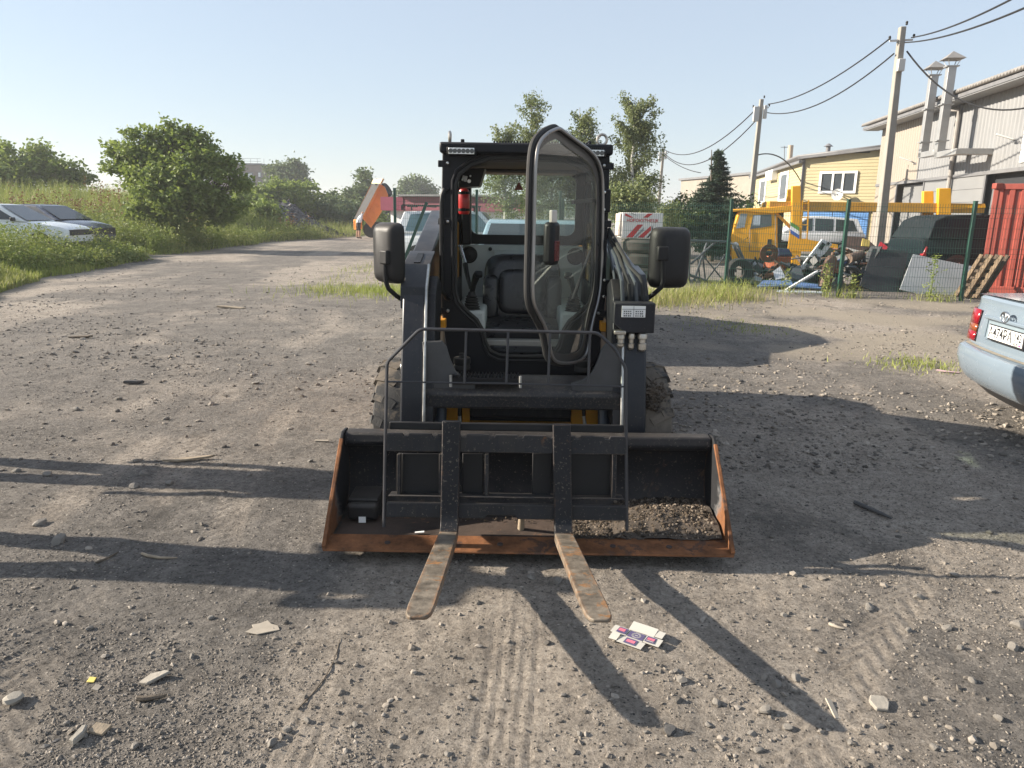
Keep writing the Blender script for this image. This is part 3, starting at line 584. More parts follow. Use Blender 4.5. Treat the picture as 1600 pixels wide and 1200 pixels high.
def tree(name, label, base, lobes, n, m, leaf, clumps=60, spread=.35, trunk=.12, group=None, droop=.1, asp=.6, bark=None, shell=.72, cat='tree'):
    base = Vector(base); t = thing(name, label, cat, base, 0, group); b = MB()
    top = Vector((np.mean([l[0] for l in lobes]), np.mean([l[1] for l in lobes]), max(l[2] for l in lobes)))
    limb(b, base-V(0, 0, .1), top, trunk, trunk*.25, k=7, jit=.02)
    for l in lobes:
        s0 = base.lerp(top, random.uniform(.2, .6)); c = Vector(l[:3]); q = limb(b, s0, c, trunk*.5, trunk*.15)
        for _ in range(4): limb(b, q[random.randint(1, 3)], c+Vector((random.uniform(-1, 1)*l[3], random.uniform(-1, 1)*l[4], random.uniform(-.4, 1)*l[5]))*.8, trunk*.2, trunk*.05)
    b.build('trunk', bark or M_bark, t)
    P = crown_pts(lobes, n, clumps, spread, shell)
    np_mesh('crown', *leaves_mesh(P, leaf, droop, asp), m, parent=t); return t
def lobe(px, py, Y, rx, rz, ry=None):
    p = at(px, py, Y); return (p.x, p.y, p.z, rx, ry or rx, rz)
c0 = at(275, 345, 30)
tree('maple_tree', 'broad round leafy tree at the edge of the left field', (c0.x, 30, hz(c0.x, 30)), [lobe(222, 250, 30, 0.78, 0.78), lobe(246, 235, 30.2, 0.57, 0.61), lobe(275, 228, 30.3, 0.61, 0.49), lobe(302, 228, 30, 0.57, 0.53), lobe(325, 248, 29.9, 0.70, 0.61), lobe(350, 278, 29.7, 0.86, 0.70), lobe(205, 275, 29.8, 0.61, 0.49), lobe(190, 268, 29.8, 0.41, 0.20), lobe(240, 275, 29.4, 0.90, 0.74), lobe(290, 270, 29.4, 0.98, 0.74), lobe(275, 300, 29.2, 1.48, 0.90), lobe(350, 320, 30, 0.82, 0.66), lobe(235, 325, 29.6, 0.98, 0.66), lobe(300, 330, 29.5, 1.23, 0.66)]+[lobe(a_, b_, 30, r1, r2) for a_, b_, r1, r2 in ((178, 236, .3, .3), (186, 224, .25, .35), (214, 212, .3, .45), (232, 220, .3, .4), (246, 210, .25, .45), (268, 208, .3, .4), (287, 214, .25, .4), (302, 212, .3, .4), (320, 226, .3, .35), (340, 240, .3, .35), (362, 262, .35, .3), (165, 262, .4, .15), (372, 285, .3, .3), (196, 246, .3, .3))], 25000, M_leaf, .18, 260, .17, .14, asp=.6, shell=.55)
tree('roadside_tree', 'leafy tree at the far left edge above the parked cars', (at(35, 285, 46).x, 46, 1.9), [lobe(8, 258, 46, 1.7, 1.1), lobe(40, 250, 46, 1.3, 1.0), lobe(62, 262, 46.5, 1.1, 1.0), lobe(25, 275, 45.5, 2.2, .8)], 8500, M_leaf, .26, 70, .3, .12)
tree('roadside_tree', 'small leafy tree right of the far left one', (at(108, 290, 46).x, 46, 1.9), [lobe(103, 262, 46, .75, .7), lobe(118, 272, 46, .75, .6), lobe(95, 282, 46, .8, .5)], 2600, M_leaf, .24, 26, .25, .07)
tree('distant_tree', 'grey-green twin-topped tree beside the far brick building', (at(448, 300, 110).x, 110, 1.5), [lobe(437, 275, 110, 1.5, 1.6), lobe(460, 274, 110, 1.5, 1.9), lobe(447, 288, 110, 2.6, 1.3)], 6000, M_far, .5, 60, .5, .2)
tree('distant_tree', 'dark pointed tree behind the raised tipper body', (at(570, 330, 85).x, 85, .5), [lobe(572, 290, 85, .9, 1.3), lobe(553, 300, 85, 1.0, 1.2), lobe(565, 318, 85, 2.2, 1.6), lobe(590, 315, 86, 1.4, 1.4)], 6500, M_far, .42, 60, .45, .18)
tree('distant_tree', 'pale far tree above the red flat-roofed shop', (at(648, 320, 130).x, 130, .5), [lobe(640, 292, 130, 1.9, 1.2), lobe(655, 289, 130, 1.9, 1.4), lobe(670, 295, 131, 1.2, 1.2), lobe(650, 305, 130, 3.2, 1.6)], 4200, M_far, .5, 60, .5, .2)
SH = [('rounded green shrub right of the big field tree', 408, 322, 60, 1.6, 1.3, 3200), ('tall bright shrub behind the gravel heap', 438, 305, 62, 1.7, 1.2, 3600), ('dark shrub above the gravel heap', 470, 305, 64, 1.5, 1.2, 3200), ('shrub between the heap and the meadow', 500, 325, 66, 2.0, 1.2, 3600), ('broad shrub behind the meadow grass', 535, 325, 72, 1.9, 1.5, 3200),
      ('low dark shrub left of the gravel heap', 400, 342, 44, 1.4, .8, 3000), ('leafy shrub standing left of the gravel heap', 416, 352, 46, .9, .6, 1600), ('shrub filling the gap right of the field tree', 386, 328, 50, 1.2, 1.0, 3000), ('small shrub right of the tipper truck', 585, 342, 62, .8, .9, 900)]
for lb, a, b_, Y, rx, rz, n in SH:
    p = at(a, b_, Y); g0 = hz(p.x, Y)
    tree('shrub', lb, (p.x, Y, g0), [lobe(a, b_, Y, rx, rz), lobe(a-8, b_+12, Y-.5, rx*.8, rz*.7), lobe(a+9, b_+10, Y+.3, rx*.8, rz*.75)], n, M_leaf if Y < 65 else M_far, .22+Y*.002, 40, .28, .06, 'shrubs behind the left field', cat='shrub')
def birch(label, pxb, Y, toppy, botpy, halfpx, n, lean=0, dens=1):
    top = at(pxb, toppy, Y); base = V(at(pxb-lean, 400, Y).x, Y, 0); t = thing('birch_tree', label, 'tree', base, 0, 'birches behind the mesh fence'); b = MB()
    limb(b, base-V(0, 0, .1), top, .11, .012, k=9, jit=.006); zt = top.z; zb = at(pxb, botpy, Y).z; R0 = halfpx/FPX*Y; P = []
    for i in range(46):
        f = random.random()**.8; z = zb+(zt-zb)*f; a = random.uniform(0, 6.28); rr = R0*(1-.75*f**2.6)*random.uniform(.35, 1.15)+.08; s0 = base.lerp(top, z/zt*.93)
        e = V(s0.x+math.cos(a)*rr, s0.y+math.sin(a)*rr*.9, z+.35*rr+random.uniform(-.1, .35)); q = limb(b, s0, e, .022*(1.2-f), .004, sag=.1)
        m_ = int(n/46*(.35+.65*(1-f)+.15)); tt = RNG.uniform(.3, 1.05, m_)
        c = np.array([q[min(4, int(u*4.2))] for u in tt]); dr = RNG.exponential(.26, m_)*(1.2-f)
        P.append(c+np.stack([RNG.normal(0, .10, m_), RNG.normal(0, .10, m_), -dr+RNG.normal(0, .05, m_)], -1))
    b.build('trunk', M_birchbark, t); np_mesh('crown', *leaves_mesh(np.concatenate(P), .10, .7, .6), M_birch, parent=t)
birch('tallest full birch right of the loader cab', 992, 30, 152, 335, 52, 23000, 8)
birch('slim birch top behind the open cab door', 906, 31, 168, 330, 44, 14000)
birch('wispy birch seen above the cab roof, leftmost', 830, 31.5, 150, 335, 46, 12000, -6)
birch('low birch seen through the cab rear window', 790, 30, 198, 345, 42, 8500)
birch('short birch behind the cab, middle', 862, 32.5, 215, 340, 36, 5200)
p = at(985, 320, 26); tree('shrub', 'bright green bush above the white box', (p.x, 26, 0), [lobe(985, 312, 26, .75, .65), lobe(970, 322, 26, .6, .5), lobe(1000, 322, 26.2, .6, .5)], 3000, M_birch, .13, 30, .2, .05, cat='shrub')
p = at(1046, 335, 27); tree('shrub', 'small light bush between white box and concrete pole', (p.x, 27, 0), [lobe(1046, 338, 27, .4, .5)], 900, M_birch, .12, 12, .16, .03, cat='shrub')
p = at(1108, 330, 30.5); tree('dark_shrub', 'broad dark bush below the spruce by the yard', (p.x, 30.5, 0), [lobe(1078, 330, 30.5, .8, .6), lobe(1108, 335, 29, 1.0, .6), lobe(1140, 330, 29, .8, .7), lobe(1110, 350, 28.6, 1.6, .6), lobe(1072, 345, 28.8, .7, .6)], 8500, M_leafd, .13, 70, .2, .07, cat='shrub')
def spruce(label, pxb, Y, toppy, halfpx):
    top = at(pxb, toppy, Y); base = V(at(pxb, 380, Y).x, Y, 0); t = thing('spruce_tree', label, 'tree', base); b = MB(); b.cyl(base, top, .13, .012, 9); P = []
    H_ = top.z; R0 = halfpx/FPX*Y; z = .5
    while z < H_*.985:
        f = (z-.5)/(H_-.5); nb = random.randint(7, 10)
        for k in range(nb):
            a = random.uniform(0, 6.28); L_ = R0*(1-f)**.95*random.uniform(.6, 1.15)+.06; d = V(math.cos(a), math.sin(a), 0); s0 = V(base.x, base.y, z)
            pts = [s0+d*(L_*u)+V(0, 0, L_*(-.28*u+.22*u*u)) for u in (0, .33, .66, 1)]; b.tube(pts, [.016, .012, .008, .003], 5); m_ = int(40+170*L_)
            u = RNG.uniform(.08, 1.02, m_); q = np.array(pts[0])[None]+np.outer(u*L_, np.array(d)); q[:, 2] += L_*(-.28*u+.22*u*u); q += RNG.normal(0, .02+.04*L_, q.shape)*np.array([1, 1, .45]); P.append(q)
        z += .16+.05*(1-f)
    b.build('trunk', M_bark, t); np_mesh('crown', *leaves_mesh(np.concatenate(P), .15, .35, .25), M_spruce, parent=t)
spruce('dark pointed spruce left of the yellow house', 1112, 27.5, 234, 62)
# far wood closing the horizon
n = 26000; x = RNG.uniform(-190, 140, n); y = 230+RNG.uniform(0, 60, n)+20*np.sin(x*.03); h = (2.5+4.5*fbm(x*.05, y*.02, 4, 91))
P = np.stack([x, y, h*RNG.uniform(.05, 1, n)**.6], -1)
o = np_mesh('far_wood', *leaves_mesh(P, 1.3, .1, .7), M_far, kind='stuff'); tag(o, 'hazy far-off wood along the horizon', 'wood')

# ================================================================== skid-steer loader
XC = 0.06
M_navy = mat('navy_paint', (0.012, 0.0135, 0.018), 0.45, var=.3, scale=4, dust=.35, chips=.30, chipcol=(.08, .072, .065), chipscale=18, speck=.8, bump=.06, bscale=120, streak=(.03, .03, .032), spec=.28, edge=.008, edgecol=(.15, .14, .13))
M_arm = mat('arm_paint', (0.011, 0.0145, 0.021), 0.36, var=.25, scale=4, dust=.40, chips=.28, chipcol=(.10, .095, .09), chipscale=22, speck=.7, streak=(.024, .026, .031), spec=.3, edge=.008, edgecol=(.22, .21, .20))
M_black = mat('black_steel', (0.008, 0.0085, 0.010), 0.45, var=.25, scale=5, dust=.14, speck=.4, spec=.25)
M_cab = mat('cab_frame_paint', (0.0085, 0.0095, 0.0125), 0.42, var=.25, scale=5, dust=.22, speck=.5, spec=.22, edge=.005, edgecol=(.07, .07, .07))
M_plastic = mat('black_plastic', (0.011, 0.011, 0.012), 0.50, var=.2, scale=6, dust=.6, bump=.12, bscale=260, spec=.3)
M_rub = mat('black_rubber', (0.016, 0.016, 0.016), 0.75, var=.2, scale=8, dust=.3)
M_yel = mat('loader_yellow', (0.62, 0.27, 0.012), 0.42, var=.16, scale=5, dust=.3, chips=.2, chipcol=(.08, .05, .03))
M_grey = mat('grey_panel', (0.52, 0.55, 0.54), 0.6, var=.08, scale=5, dust=.2)
M_seat = mat('black_vinyl', (0.020, 0.020, 0.023), 0.30, var=.15, scale=8, bump=.1, bscale=180)
M_chrome = mat('steel', (0.55, 0.55, 0.54), 0.28, metal=1.0, var=.15, scale=12)
M_zinc = mat('zinc_fitting', (0.48, 0.45, 0.40), 0.38, metal=.9, var=.25, scale=22, chips=.2)
M_rodm = mat('silver_edge', (0.5, 0.5, 0.48), 0.4, metal=.7, var=.3, scale=22, chips=.25)
M_tyre = mat('dusty_tyre', (0.030, 0.029, 0.028), 0.82, var=.25, scale=7, dust=.0, chips=.95, chipcol=(.12, .098, .075), chipscale=5, bump=.3, bscale=90)
M_soil = mat('dry_soil', (0.07, 0.055, 0.042), .95, var=.35, scale=14, bump=.9, bscale=40)
M_rust = mat('rusty_steel', (0.185, 0.080, 0.036), 0.8, var=.6, scale=9, chips=.66, chipcol=(.085, .05, .036), chipscale=7, speck=.6, bump=.3, bscale=60, spec=.2)
M_bkt = mat('bucket_paint', (0.010, 0.011, 0.014), 0.6, var=.35, scale=6, dust=.4, chips=.42, chipcol=(.07, .045, .032), chipscale=5, speck=.9, bump=.15, bscale=80, spec=.22, edge=.010, edgecol=(.16, .08, .04))
M_fork = mat('worn_fork_steel', (0.16, 0.135, 0.105), 0.55, metal=.1, var=.6, scale=16, chips=.62, chipcol=(.22, .115, .05), chipscale=11, speck=.9, bump=.25, bscale=70, spec=.3, edge=.028, edgecol=(.30, .14, .055))
M_forksh = mat('fork_shank', (0.013, 0.014, 0.017), 0.52, var=.3, scale=9, chips=.46, chipcol=(.09, .055, .035), chipscale=9, speck=1.0, spec=.25, edge=.008, edgecol=(.22, .14, .09))
M_frame = mat('fork_frame_paint', (0.014, 0.016, 0.020), 0.52, var=.35, scale=5, dust=.45, chips=.47, chipcol=(.12, .058, .03), chipscale=5, speck=.9, streak=(.036, .032, .028), spec=.25, edge=.008, edgecol=(.17, .13, .10))
M_rod = mat('guard_rod', (0.030, 0.030, 0.034), 0.5, var=.3, scale=9, chips=.25, chipcol=(.2, .12, .07), chipscale=20)
M_doorglass = glass('door_glass', (0.78, 0.86, 0.80), 0.15, (0.50, 0.48, 0.43), .012)  # pale diffuse veil: bright reflections and a dust film put into the colour
M_cabglass = glass('cab_glass', (0.84, 0.92, 0.89), 0.04, (0.05, 0.06, 0.06), .01)
M_frit = mat('glass_border', (0.075, 0.072, 0.068), 0.32, var=.1)
M_red = mat('red_enamel', (0.52, 0.018, 0.022), 0.32, var=.1, coat=.4)
M_led = mat('led_reflector', (0.75, 0.76, 0.74), 0.25, metal=.6, var=.1)
M_white = mat('white_label', (0.78, 0.78, 0.76), 0.5, var=.05)
M_ink = mat('print_ink', (0.02, 0.02, 0.022), 0.6, var=.05)
LD = thing('skid_steer_loader', 'dark blue-black skid-steer loader with open cab door in the middle', 'loader', (XC, 4.4, 0))
def mx(p): return V(2*XC-p[0], p[1], p[2])          # mirror about the machine's middle plane
YF = 4.40                                          # cab front
def F(px, py, Y=YF): return at(px, py, Y)
# --- cab front frame with the door opening
inn = [(824, 247), (790, 246), (768, 247), (737, 258), (718, 272), (712, 288), (712, 380), (712, 452), (716, 470), (730, 486), (745, 499), (754, 515), (759, 535), (766, 548), (780, 555), (824, 557)]
out = [(824, 228), (790, 227), (760, 226), (720, 225), (699, 226), (691, 238), (690, 300), (690, 440), (690, 470), (691, 495), (693, 520), (697, 545), (704, 566), (716, 580), (740, 585), (824, 586)]
def loop(pts, Y):
    l = [F(*p, Y) for p in pts]; d = XC-l[0].x
    l = [V(p.x if i not in (0, len(l)-1) else XC, Y, p.z) for i, p in enumerate(l)]
    return l+[mx(p) for p in l[-2:0:-1]]
fo, fi = loop(out, YF), loop(inn, YF)
cabf = MB().ring(fo, fi, (0, .07, 0)).build('cab_front_frame', M_cab, LD, bevel=.008)
MB().tube([p+V(0, -.004, 0) for p in fi], .011, 8, closed=True).build('door_seal', M_rub, cabf)
fi2 = [p+(p-V(XC, YF, 1.35))*.045+V(0, -.006, 0) for p in fi]
MB().tube(fi2, .009, 8, closed=True).build('frame_rib', M_cab, cabf)
ZT = F(760, 222).z; ZL = F(690, 400).x; XL = ZL; XR = 2*XC-XL; YB = 5.55
# --- roof
b = MB(); b.bx(XL-.004, XR+.004, YF-.055, YB, ZT-.065, ZT-.006)
roof = b.build('cab_roof', M_cab, LD, bevel=.012)
b = MB()
for i in range(34): b.bx(XL+.30+i*.0165, XL+.308+i*.0165, YF-.02, YF+.5, ZT-.007, ZT+.006)
b.build('roof_grille', M_black, roof)
for s in (0, 1):
    c = F(721, 236, YF-.07); c = mx(c) if s else c
    hb = MB().box(c+V(0, .02, 0), (.165, .05, .046)).build('work_light', M_black, LD, bevel=.005)
    MB().box(c+V(0, -.007, 0), (.145, .006, .034)).build('lens', M_led, hb, bevel=.002)
    b = MB()
    for k in range(6): b.lathe([(.0125, -.004), (.0112, -.0045), (.007, .0), (.003, -.001)], c+V(-.06+k*.024, -.0095, 0), (0, 1, 0), 14)
    b.build('reflector', mat('led_cup', (.10, .10, .095), .35, metal=.3), hb)
    b = MB()
    for k in range(14): b.bx(c.x-.075+k*.0112, c.x-.07+k*.0112, YF-.075, YF-.03, ZT-.038, ZT-.026)
    b.build('cooling_fins', M_black, hb)
    e = F(703, 224, YF+.16); e = mx(e) if s else e
    MB().tube([e+V(.0 if not s else .028*math.cos(a), 0 if s else .028*math.cos(a), .034+.03*math.sin(a)) for a in [i*.5236 for i in range(12)]], .0085, 8, closed=True).build('lifting_eye', M_zinc, LD)
    b = MB(); b.box(e+V(.075*(1 if not s else -1), 0, .012), (.022, .022, .025)); b.build('roof_bolt', M_black, LD, bevel=.004)
# --- cab shell: posts, side panels with windows, rear wall with window
for s in (0, 1):
    x0 = XL if not s else XR-.05; xs = x0+.025
    so = [V(x0+.006, YF+.075, .62), V(x0+.006, YB, .62), V(x0+.006, YB, ZT-.07), V(x0+.006, YF+.075, ZT-.07)]
    si = [V(x0+.006, YF+.17, 1.15), V(x0+.006, YB-.12, 1.15), V(x0+.006, YB-.12, ZT-.17), V(x0+.006, YF+.17, ZT-.17)]
    sp = MB().ring(so, si, (.038, 0, 0)).build('cab_side_panel', M_cab, LD, bevel=.006)
    MB().bx(x0+.02, x0+.026, YF+.165, YB-.115, 1.145, ZT-.165).build('side_window', M_cabglass, sp)
    for py in (256, 346, 486):                       # straps and bolts on the front post edge
        c = F(700, py); c = mx(c) if s else c
        MB().box(c+V(-.022*(1 if not s else -1), -.004, 0), (.07, .012, .038)).build('mounting_tab', M_cab, LD, bevel=.004)
    for py in (255, 346, 485):
        c = F(700, py); c = mx(c) if s else c
        MB().lathe([(.0, -.014), (.007, -.012), (.0105, -.005), (.0105, .004)], c+V(0, -.01, 0), (0, 1, 0), 12).build('bolt', M_chrome, LD)
YW = 5.5
wo = [V(XL+.04, YW, .66), V(XR-.04, YW, .66), V(XR-.04, YW, ZT-.07), V(XL+.04, YW, ZT-.07)]
wi4 = [F(735, 366, YW), F(735, 271, YW)]
x0, x1, z0, z1 = wi4[0].x, 2*XC-wi4[0].x, wi4[0].z, wi4[1].z; rr = .06
def rrect(x0, x1, z0, z1, r, Y, n=4):
    P = []
    for cx, cz, a0 in ((x0+r, z0+r, 180), (x1-r, z0+r, 270), (x1-r, z1-r, 0), (x0+r, z1-r, 90)):
        for k in range(n+1): a = R_(a0+90*k/n); P.append(V(cx+r*math.cos(a), Y, cz+r*math.sin(a)))
    return P
rw = MB().ring(rrect(XL+.04, XR-.04, F(713, 381, YW).z, ZT-.07, .01, YW), rrect(x0, x1, z0, z1, rr, YW), (0, .045, 0)).build('rear_window_frame', M_black, LD, bevel=.006)
MB().add(rrect(x0-.004, x1+.004, z0-.004, z1+.004, rr, YW+.025), [tuple(range(20))]).build('rear_window', M_cabglass, rw)
zp = F(713, 381, YW).z
lw = MB().bx(XL+.04, XR-.04, YW-.02, YW+.04, .66, zp-.003).build('rear_panel', M_grey, LD, bevel=.008)
b = MB(); b.bx(XL+.28, XR-.28, YW-.035, YW-.022, .7, zp-.04); b.build('access_cover', M_grey, lw, bevel=.006)
for s in (0, 1):
    c = F(733, 398, YW-.02); c = mx(c) if s else c
    sp = MB().lathe([(.062, .0), (.062, -.012), (.052, -.014), (.046, -.004), (.012, -.006), (.0, -.012)], c, (0, 1, 0), 24).build('speaker', M_plastic, lw)
c = F(766, 389, YW-.04); MB().lathe([(.014, 0), (.014, -.012), (.006, -.014), (0, -.014)], c, (0, 1, 0), 12).build('latch_knob', M_black, lw)
# head-liner, floor, door sill
MB().bx(XL+.05, XR-.05, YF+.08, YW, ZT-.10, ZT-.068).build('headliner', mat('headliner', (.07, .07, .075), .8), LD)
zc = F(760, 271, YW-.25).z
MB().bx(XL+.18, XR-.12, YW-.30, YW-.002, zc+.004, ZT-.101).build('ceiling_console', mat('ceiling_plastic', (.09, .09, .095), .6), LD, bevel=.02)
MB().bx(XL+.02, XR-.02, YF+.075, YW-.025, .60, .66).build('cab_floor', M_black, LD)
b = MB(); b.bx(XC-.25, XC+.25, YF+.09, YF+.16, F(800, 545).z, F(800, 538).z+.01); b.build('foot_sill', mat('sill_aluminium', (.30, .29, .27), .5, metal=.5, chips=.3, chipcol=(.05, .05, .05)), LD, bevel=.005)
# side consoles
for s in (0, 1):
    xa = XL+.05 if not s else XR-.05-.20
    MB().bx(xa, xa+.20, YF+.25, YW-.03, .67, 1.00).build('armrest_console', M_grey, LD, bevel=.02)
# seat
def pad(name, x0, x1, y0, y1, z0, z1, e, parent, r=.05):
    c = V((x0+x1)/2, (y0+y1)/2, (z0+z1)/2); b = MB(); secs = []
    hx, hy, hz_ = (x1-x0)/2, (y1-y0)/2, (z1-z0)/2; m = rot(e); n = 28
    for u, k in ((-1, .72), (-.9, .9), (-.6, .985), (0, 1.0), (.6, .985), (.9, .9), (1, .72)):
        L_ = []
        for i in range(n):
            a = 2*math.pi*i/n; cx = math.copysign(abs(math.cos(a))**.42, math.cos(a)); cz = math.copysign(abs(math.sin(a))**.42, math.sin(a))
            L_.append(c+m @ V(cx*hx*k, u*hy, cz*hz_*k))
        secs.append(L_)
    b.loft(secs); return b.build(name, M_seat, parent, smooth=60)
p0 = F(757, 395, 5.2); p1 = F(757, 503, 5.1)
sx0 = p0.x; sx1 = 2*XC-sx0
bk = pad('seat_back', sx0, sx1, 5.08, 5.24, p1.z-.02, p0.z, (-.12, 0, 0), LD)
pad('seat_back_insert', sx0+.10, sx1-.10, 5.05, 5.12, p1.z+.06, p0.z-.1, (-.12, 0, 0), bk)
for s in (0, 1): xx = sx0+.05 if not s else sx1-.05; pad('bolster', xx-.055, xx+.055, 5.02, 5.14, p1.z+.02, p0.z-.14, (-.12, 0, 0), bk)
q = F(757, 500, 4.9); pad('seat_cushion', sx0-.01, sx1+.01, 4.68, 5.12, q.z-.11, q.z, (.08, 0, 0), LD)
MB().bx(XC-.2, XC+.2, 4.72, 5.1, .66, q.z-.10).build('seat_base', M_black, LD, bevel=.02)
pad('seat_pan', sx0+.02, sx1-.02, 4.66, 4.9, q.z-.24, q.z-.12, (0, 0, 0), LD)
# joysticks: bellows, stick and grip
for s in (0, 1):
    c = F(737, 487, 4.72); c = mx(c) if s else c
    pr = []; zz = 0
    for k in range(7): pr += [(.062-.004*k, zz), (.050-.004*k, zz+.009)]; zz += .0165
    j = MB().lathe([(.0, 0)]+pr+[(.024, zz), (.02, zz+.012), (0, zz+.013)], c, (0, 0, 1), 20).build('joystick', M_rub, LD, smooth=25)
    d = 1 if not s else -1
    MB().tube([c+V(0, 0, zz), c+V(.012*d, -.01, zz+.06), c+V(.03*d, -.02, zz+.115), c+V(.04*d, -.03, zz+.14)], [.016, .019, .024, .018], 12).build('grip', M_plastic, j)
    MB().box(c+V(.046*d, -.04, zz+.128), (.05, .05, .035), (.4, 0, 0)).build('thumb_switch', M_black, j, bevel=.012)
a = F(719, 385, 5.2); b_ = F(727, 412, 5.0); e_ = F(735, 450, 4.9)
MB().cyl(a, b_, .012).cyl(F(716, 384, 5.2), F(724, 384, 5.2), .009).build('restraint_bar', M_chrome, LD)
MB().tube([b_, F(729, 425, 4.97), e_], [.018, .017, .012], 10).build('bar_sleeve', M_black, LD)
# switch box in the upper left corner of the cab
b = MB(); b.prism([F(716, 264, 4.75), F(758, 262, 4.75), F(749, 291, 4.75), F(716, 293, 4.75)], (0, .25, 0)); cn = b.build('overhead_switch_box', M_black, LD, bevel=.006)
b = MB(); b.box(F(726, 279, 4.74), (.03, .01, .035), (0, .2, 0)); b.cyl(F(733, 283, 4.745), F(733, 283, 4.735), .012); b.cyl(F(735, 275, 4.745), F(735, 275, 4.735), .006); b.build('switch', M_chrome, cn, bevel=.002)
# interior wiring / trim on the left inside post
MB().bx(XL+.05, XL+.115, YW-.14, YW-.02, zp, ZT-.1).build('rear_post_trim', M_black, LD, bevel=.01)
# grab handle on left post
g = [F(699, 297, YF-.005), F(694, 297, YF-.06), F(691, 305, YF-.065), F(690, 320, YF-.065), F(690, 440, YF-.065), F(691, 455, YF-.06), F(698, 466, YF-.03), F(702, 468, YF)]
MB().tube(g, .013, 10).build('grab_handle', M_black, LD)
# --- open door
DH = V(.53, 4.375, 1.3); DA = R_(60); DN = V(math.sin(DA), -math.cos(DA), 0); DX = V(math.cos(DA), math.sin(DA), 0)
dpts = [(869, 200.5), (866, 199), (862, 199.5), (847, 206), (834, 220), (829, 240), (827, 281), (825, 382), (823, 455), (826, 478), (836, 496), (846, 515), (851, 540), (854, 557), (862, 567), (880, 569), (900, 565), (911, 553), (916, 520), (922, 493), (929, 470), (933, 440), (935, 382), (936, 290), (933, 262), (921, 238), (893, 218)]
dp = [onp(*p, DH, DN) for p in dpts]
for _ in range(2): dp = [q for i in range(len(dp)) for q in (dp[i]*.75+dp[(i+1) % len(dp)]*.25, dp[i]*.25+dp[(i+1) % len(dp)]*.75)]
dc = sum(dp, Vector())/len(dp)
DR = MB().tube(dp, .0165, 10, closed=True).build('door_frame', M_rub, LD)
dpi = [p+DN*.028 for p in dp]
MB().tube([p+(dc-p).normalized()*.006 for p in dpi], .009, 8, closed=True).build('door_edge_trim', mat('alu_trim', (.30, .29, .28), .35, metal=.7), DR)
inner = []
for i, p in enumerate(dp):
    d = dc-p; u = d.normalized(); inner.append(p+u*.055+DN*.004)
MB().ring([p+DN*.004 for p in dp], inner, DN*.004).build('glass_border', M_frit, DR)
MB().add([p+DN*.001 for p in dp], [tuple(range(len(dp)))]).build('door_glass', M_doorglass, DR)
# inside latch box with a dark red reflector, wiper and strut on the door
c = onp(849, 380, DH, DN)+DN*.045
lt = MB().box(c, (.085, .06, .21), m=Matrix((DX, -DN, V(0, 0, 1))).transposed()).build('latch_box', M_black, DR, bevel=.022, seg=3)
MB().box(c+DN*.031+V(0, 0, -.035), (.05, .006, .10), m=Matrix((DX, -DN, V(0, 0, 1))).transposed()).build('reflector', mat('dark_red', (.09, .012, .012), .25), lt, bevel=.01)
MB().box(c+DX*-.012+DN*.012+V(0, 0, .13), (.05, .02, .06), m=Matrix((DX, -DN, V(0, 0, 1))).transposed()).build('latch_plate', mat('latch_zinc', (.55, .52, .47), .5), lt, bevel=.005)
w0 = onp(900, 316, DH, DN)-DN*.02; w1 = onp(934, 313, DH, DN)-DN*.02; w2 = onp(905, 345, DH, DN)-DN*.02
MB().bar(w0, w1, .014, .02).bar(onp(907, 316, DH, DN)-DN*.02, w2, .012, .012).build('wiper', M_black, DR)
MB().tube([onp(930, 392, DH, DN)-DN*.03, onp(921, 430, DH, DN)-DN*.05, onp(908, 470, DH, DN)-DN*.05], [.008, .008, .012], 8).build('gas_strut', M_black, DR)
for a0, a1 in ((296, 332), (437, 462)):
    b = MB(); c = (F(943, a0, YF-.03)+F(943, a1, YF-.03))/2; b.box(c, (.075, .07, F(943, a0).z-F(943, a1).z)); h_ = b.build('door_hinge', M_black, LD, bevel=.008)
    b = MB()
    for dz in (-.06, .06): b.lathe([(0, -.006), (.008, -.005), (.008, .004)], c+V(.0, -.037, dz*.8), (0, 1, 0), 10)
    b.build('hinge_bolt', M_chrome, h_)
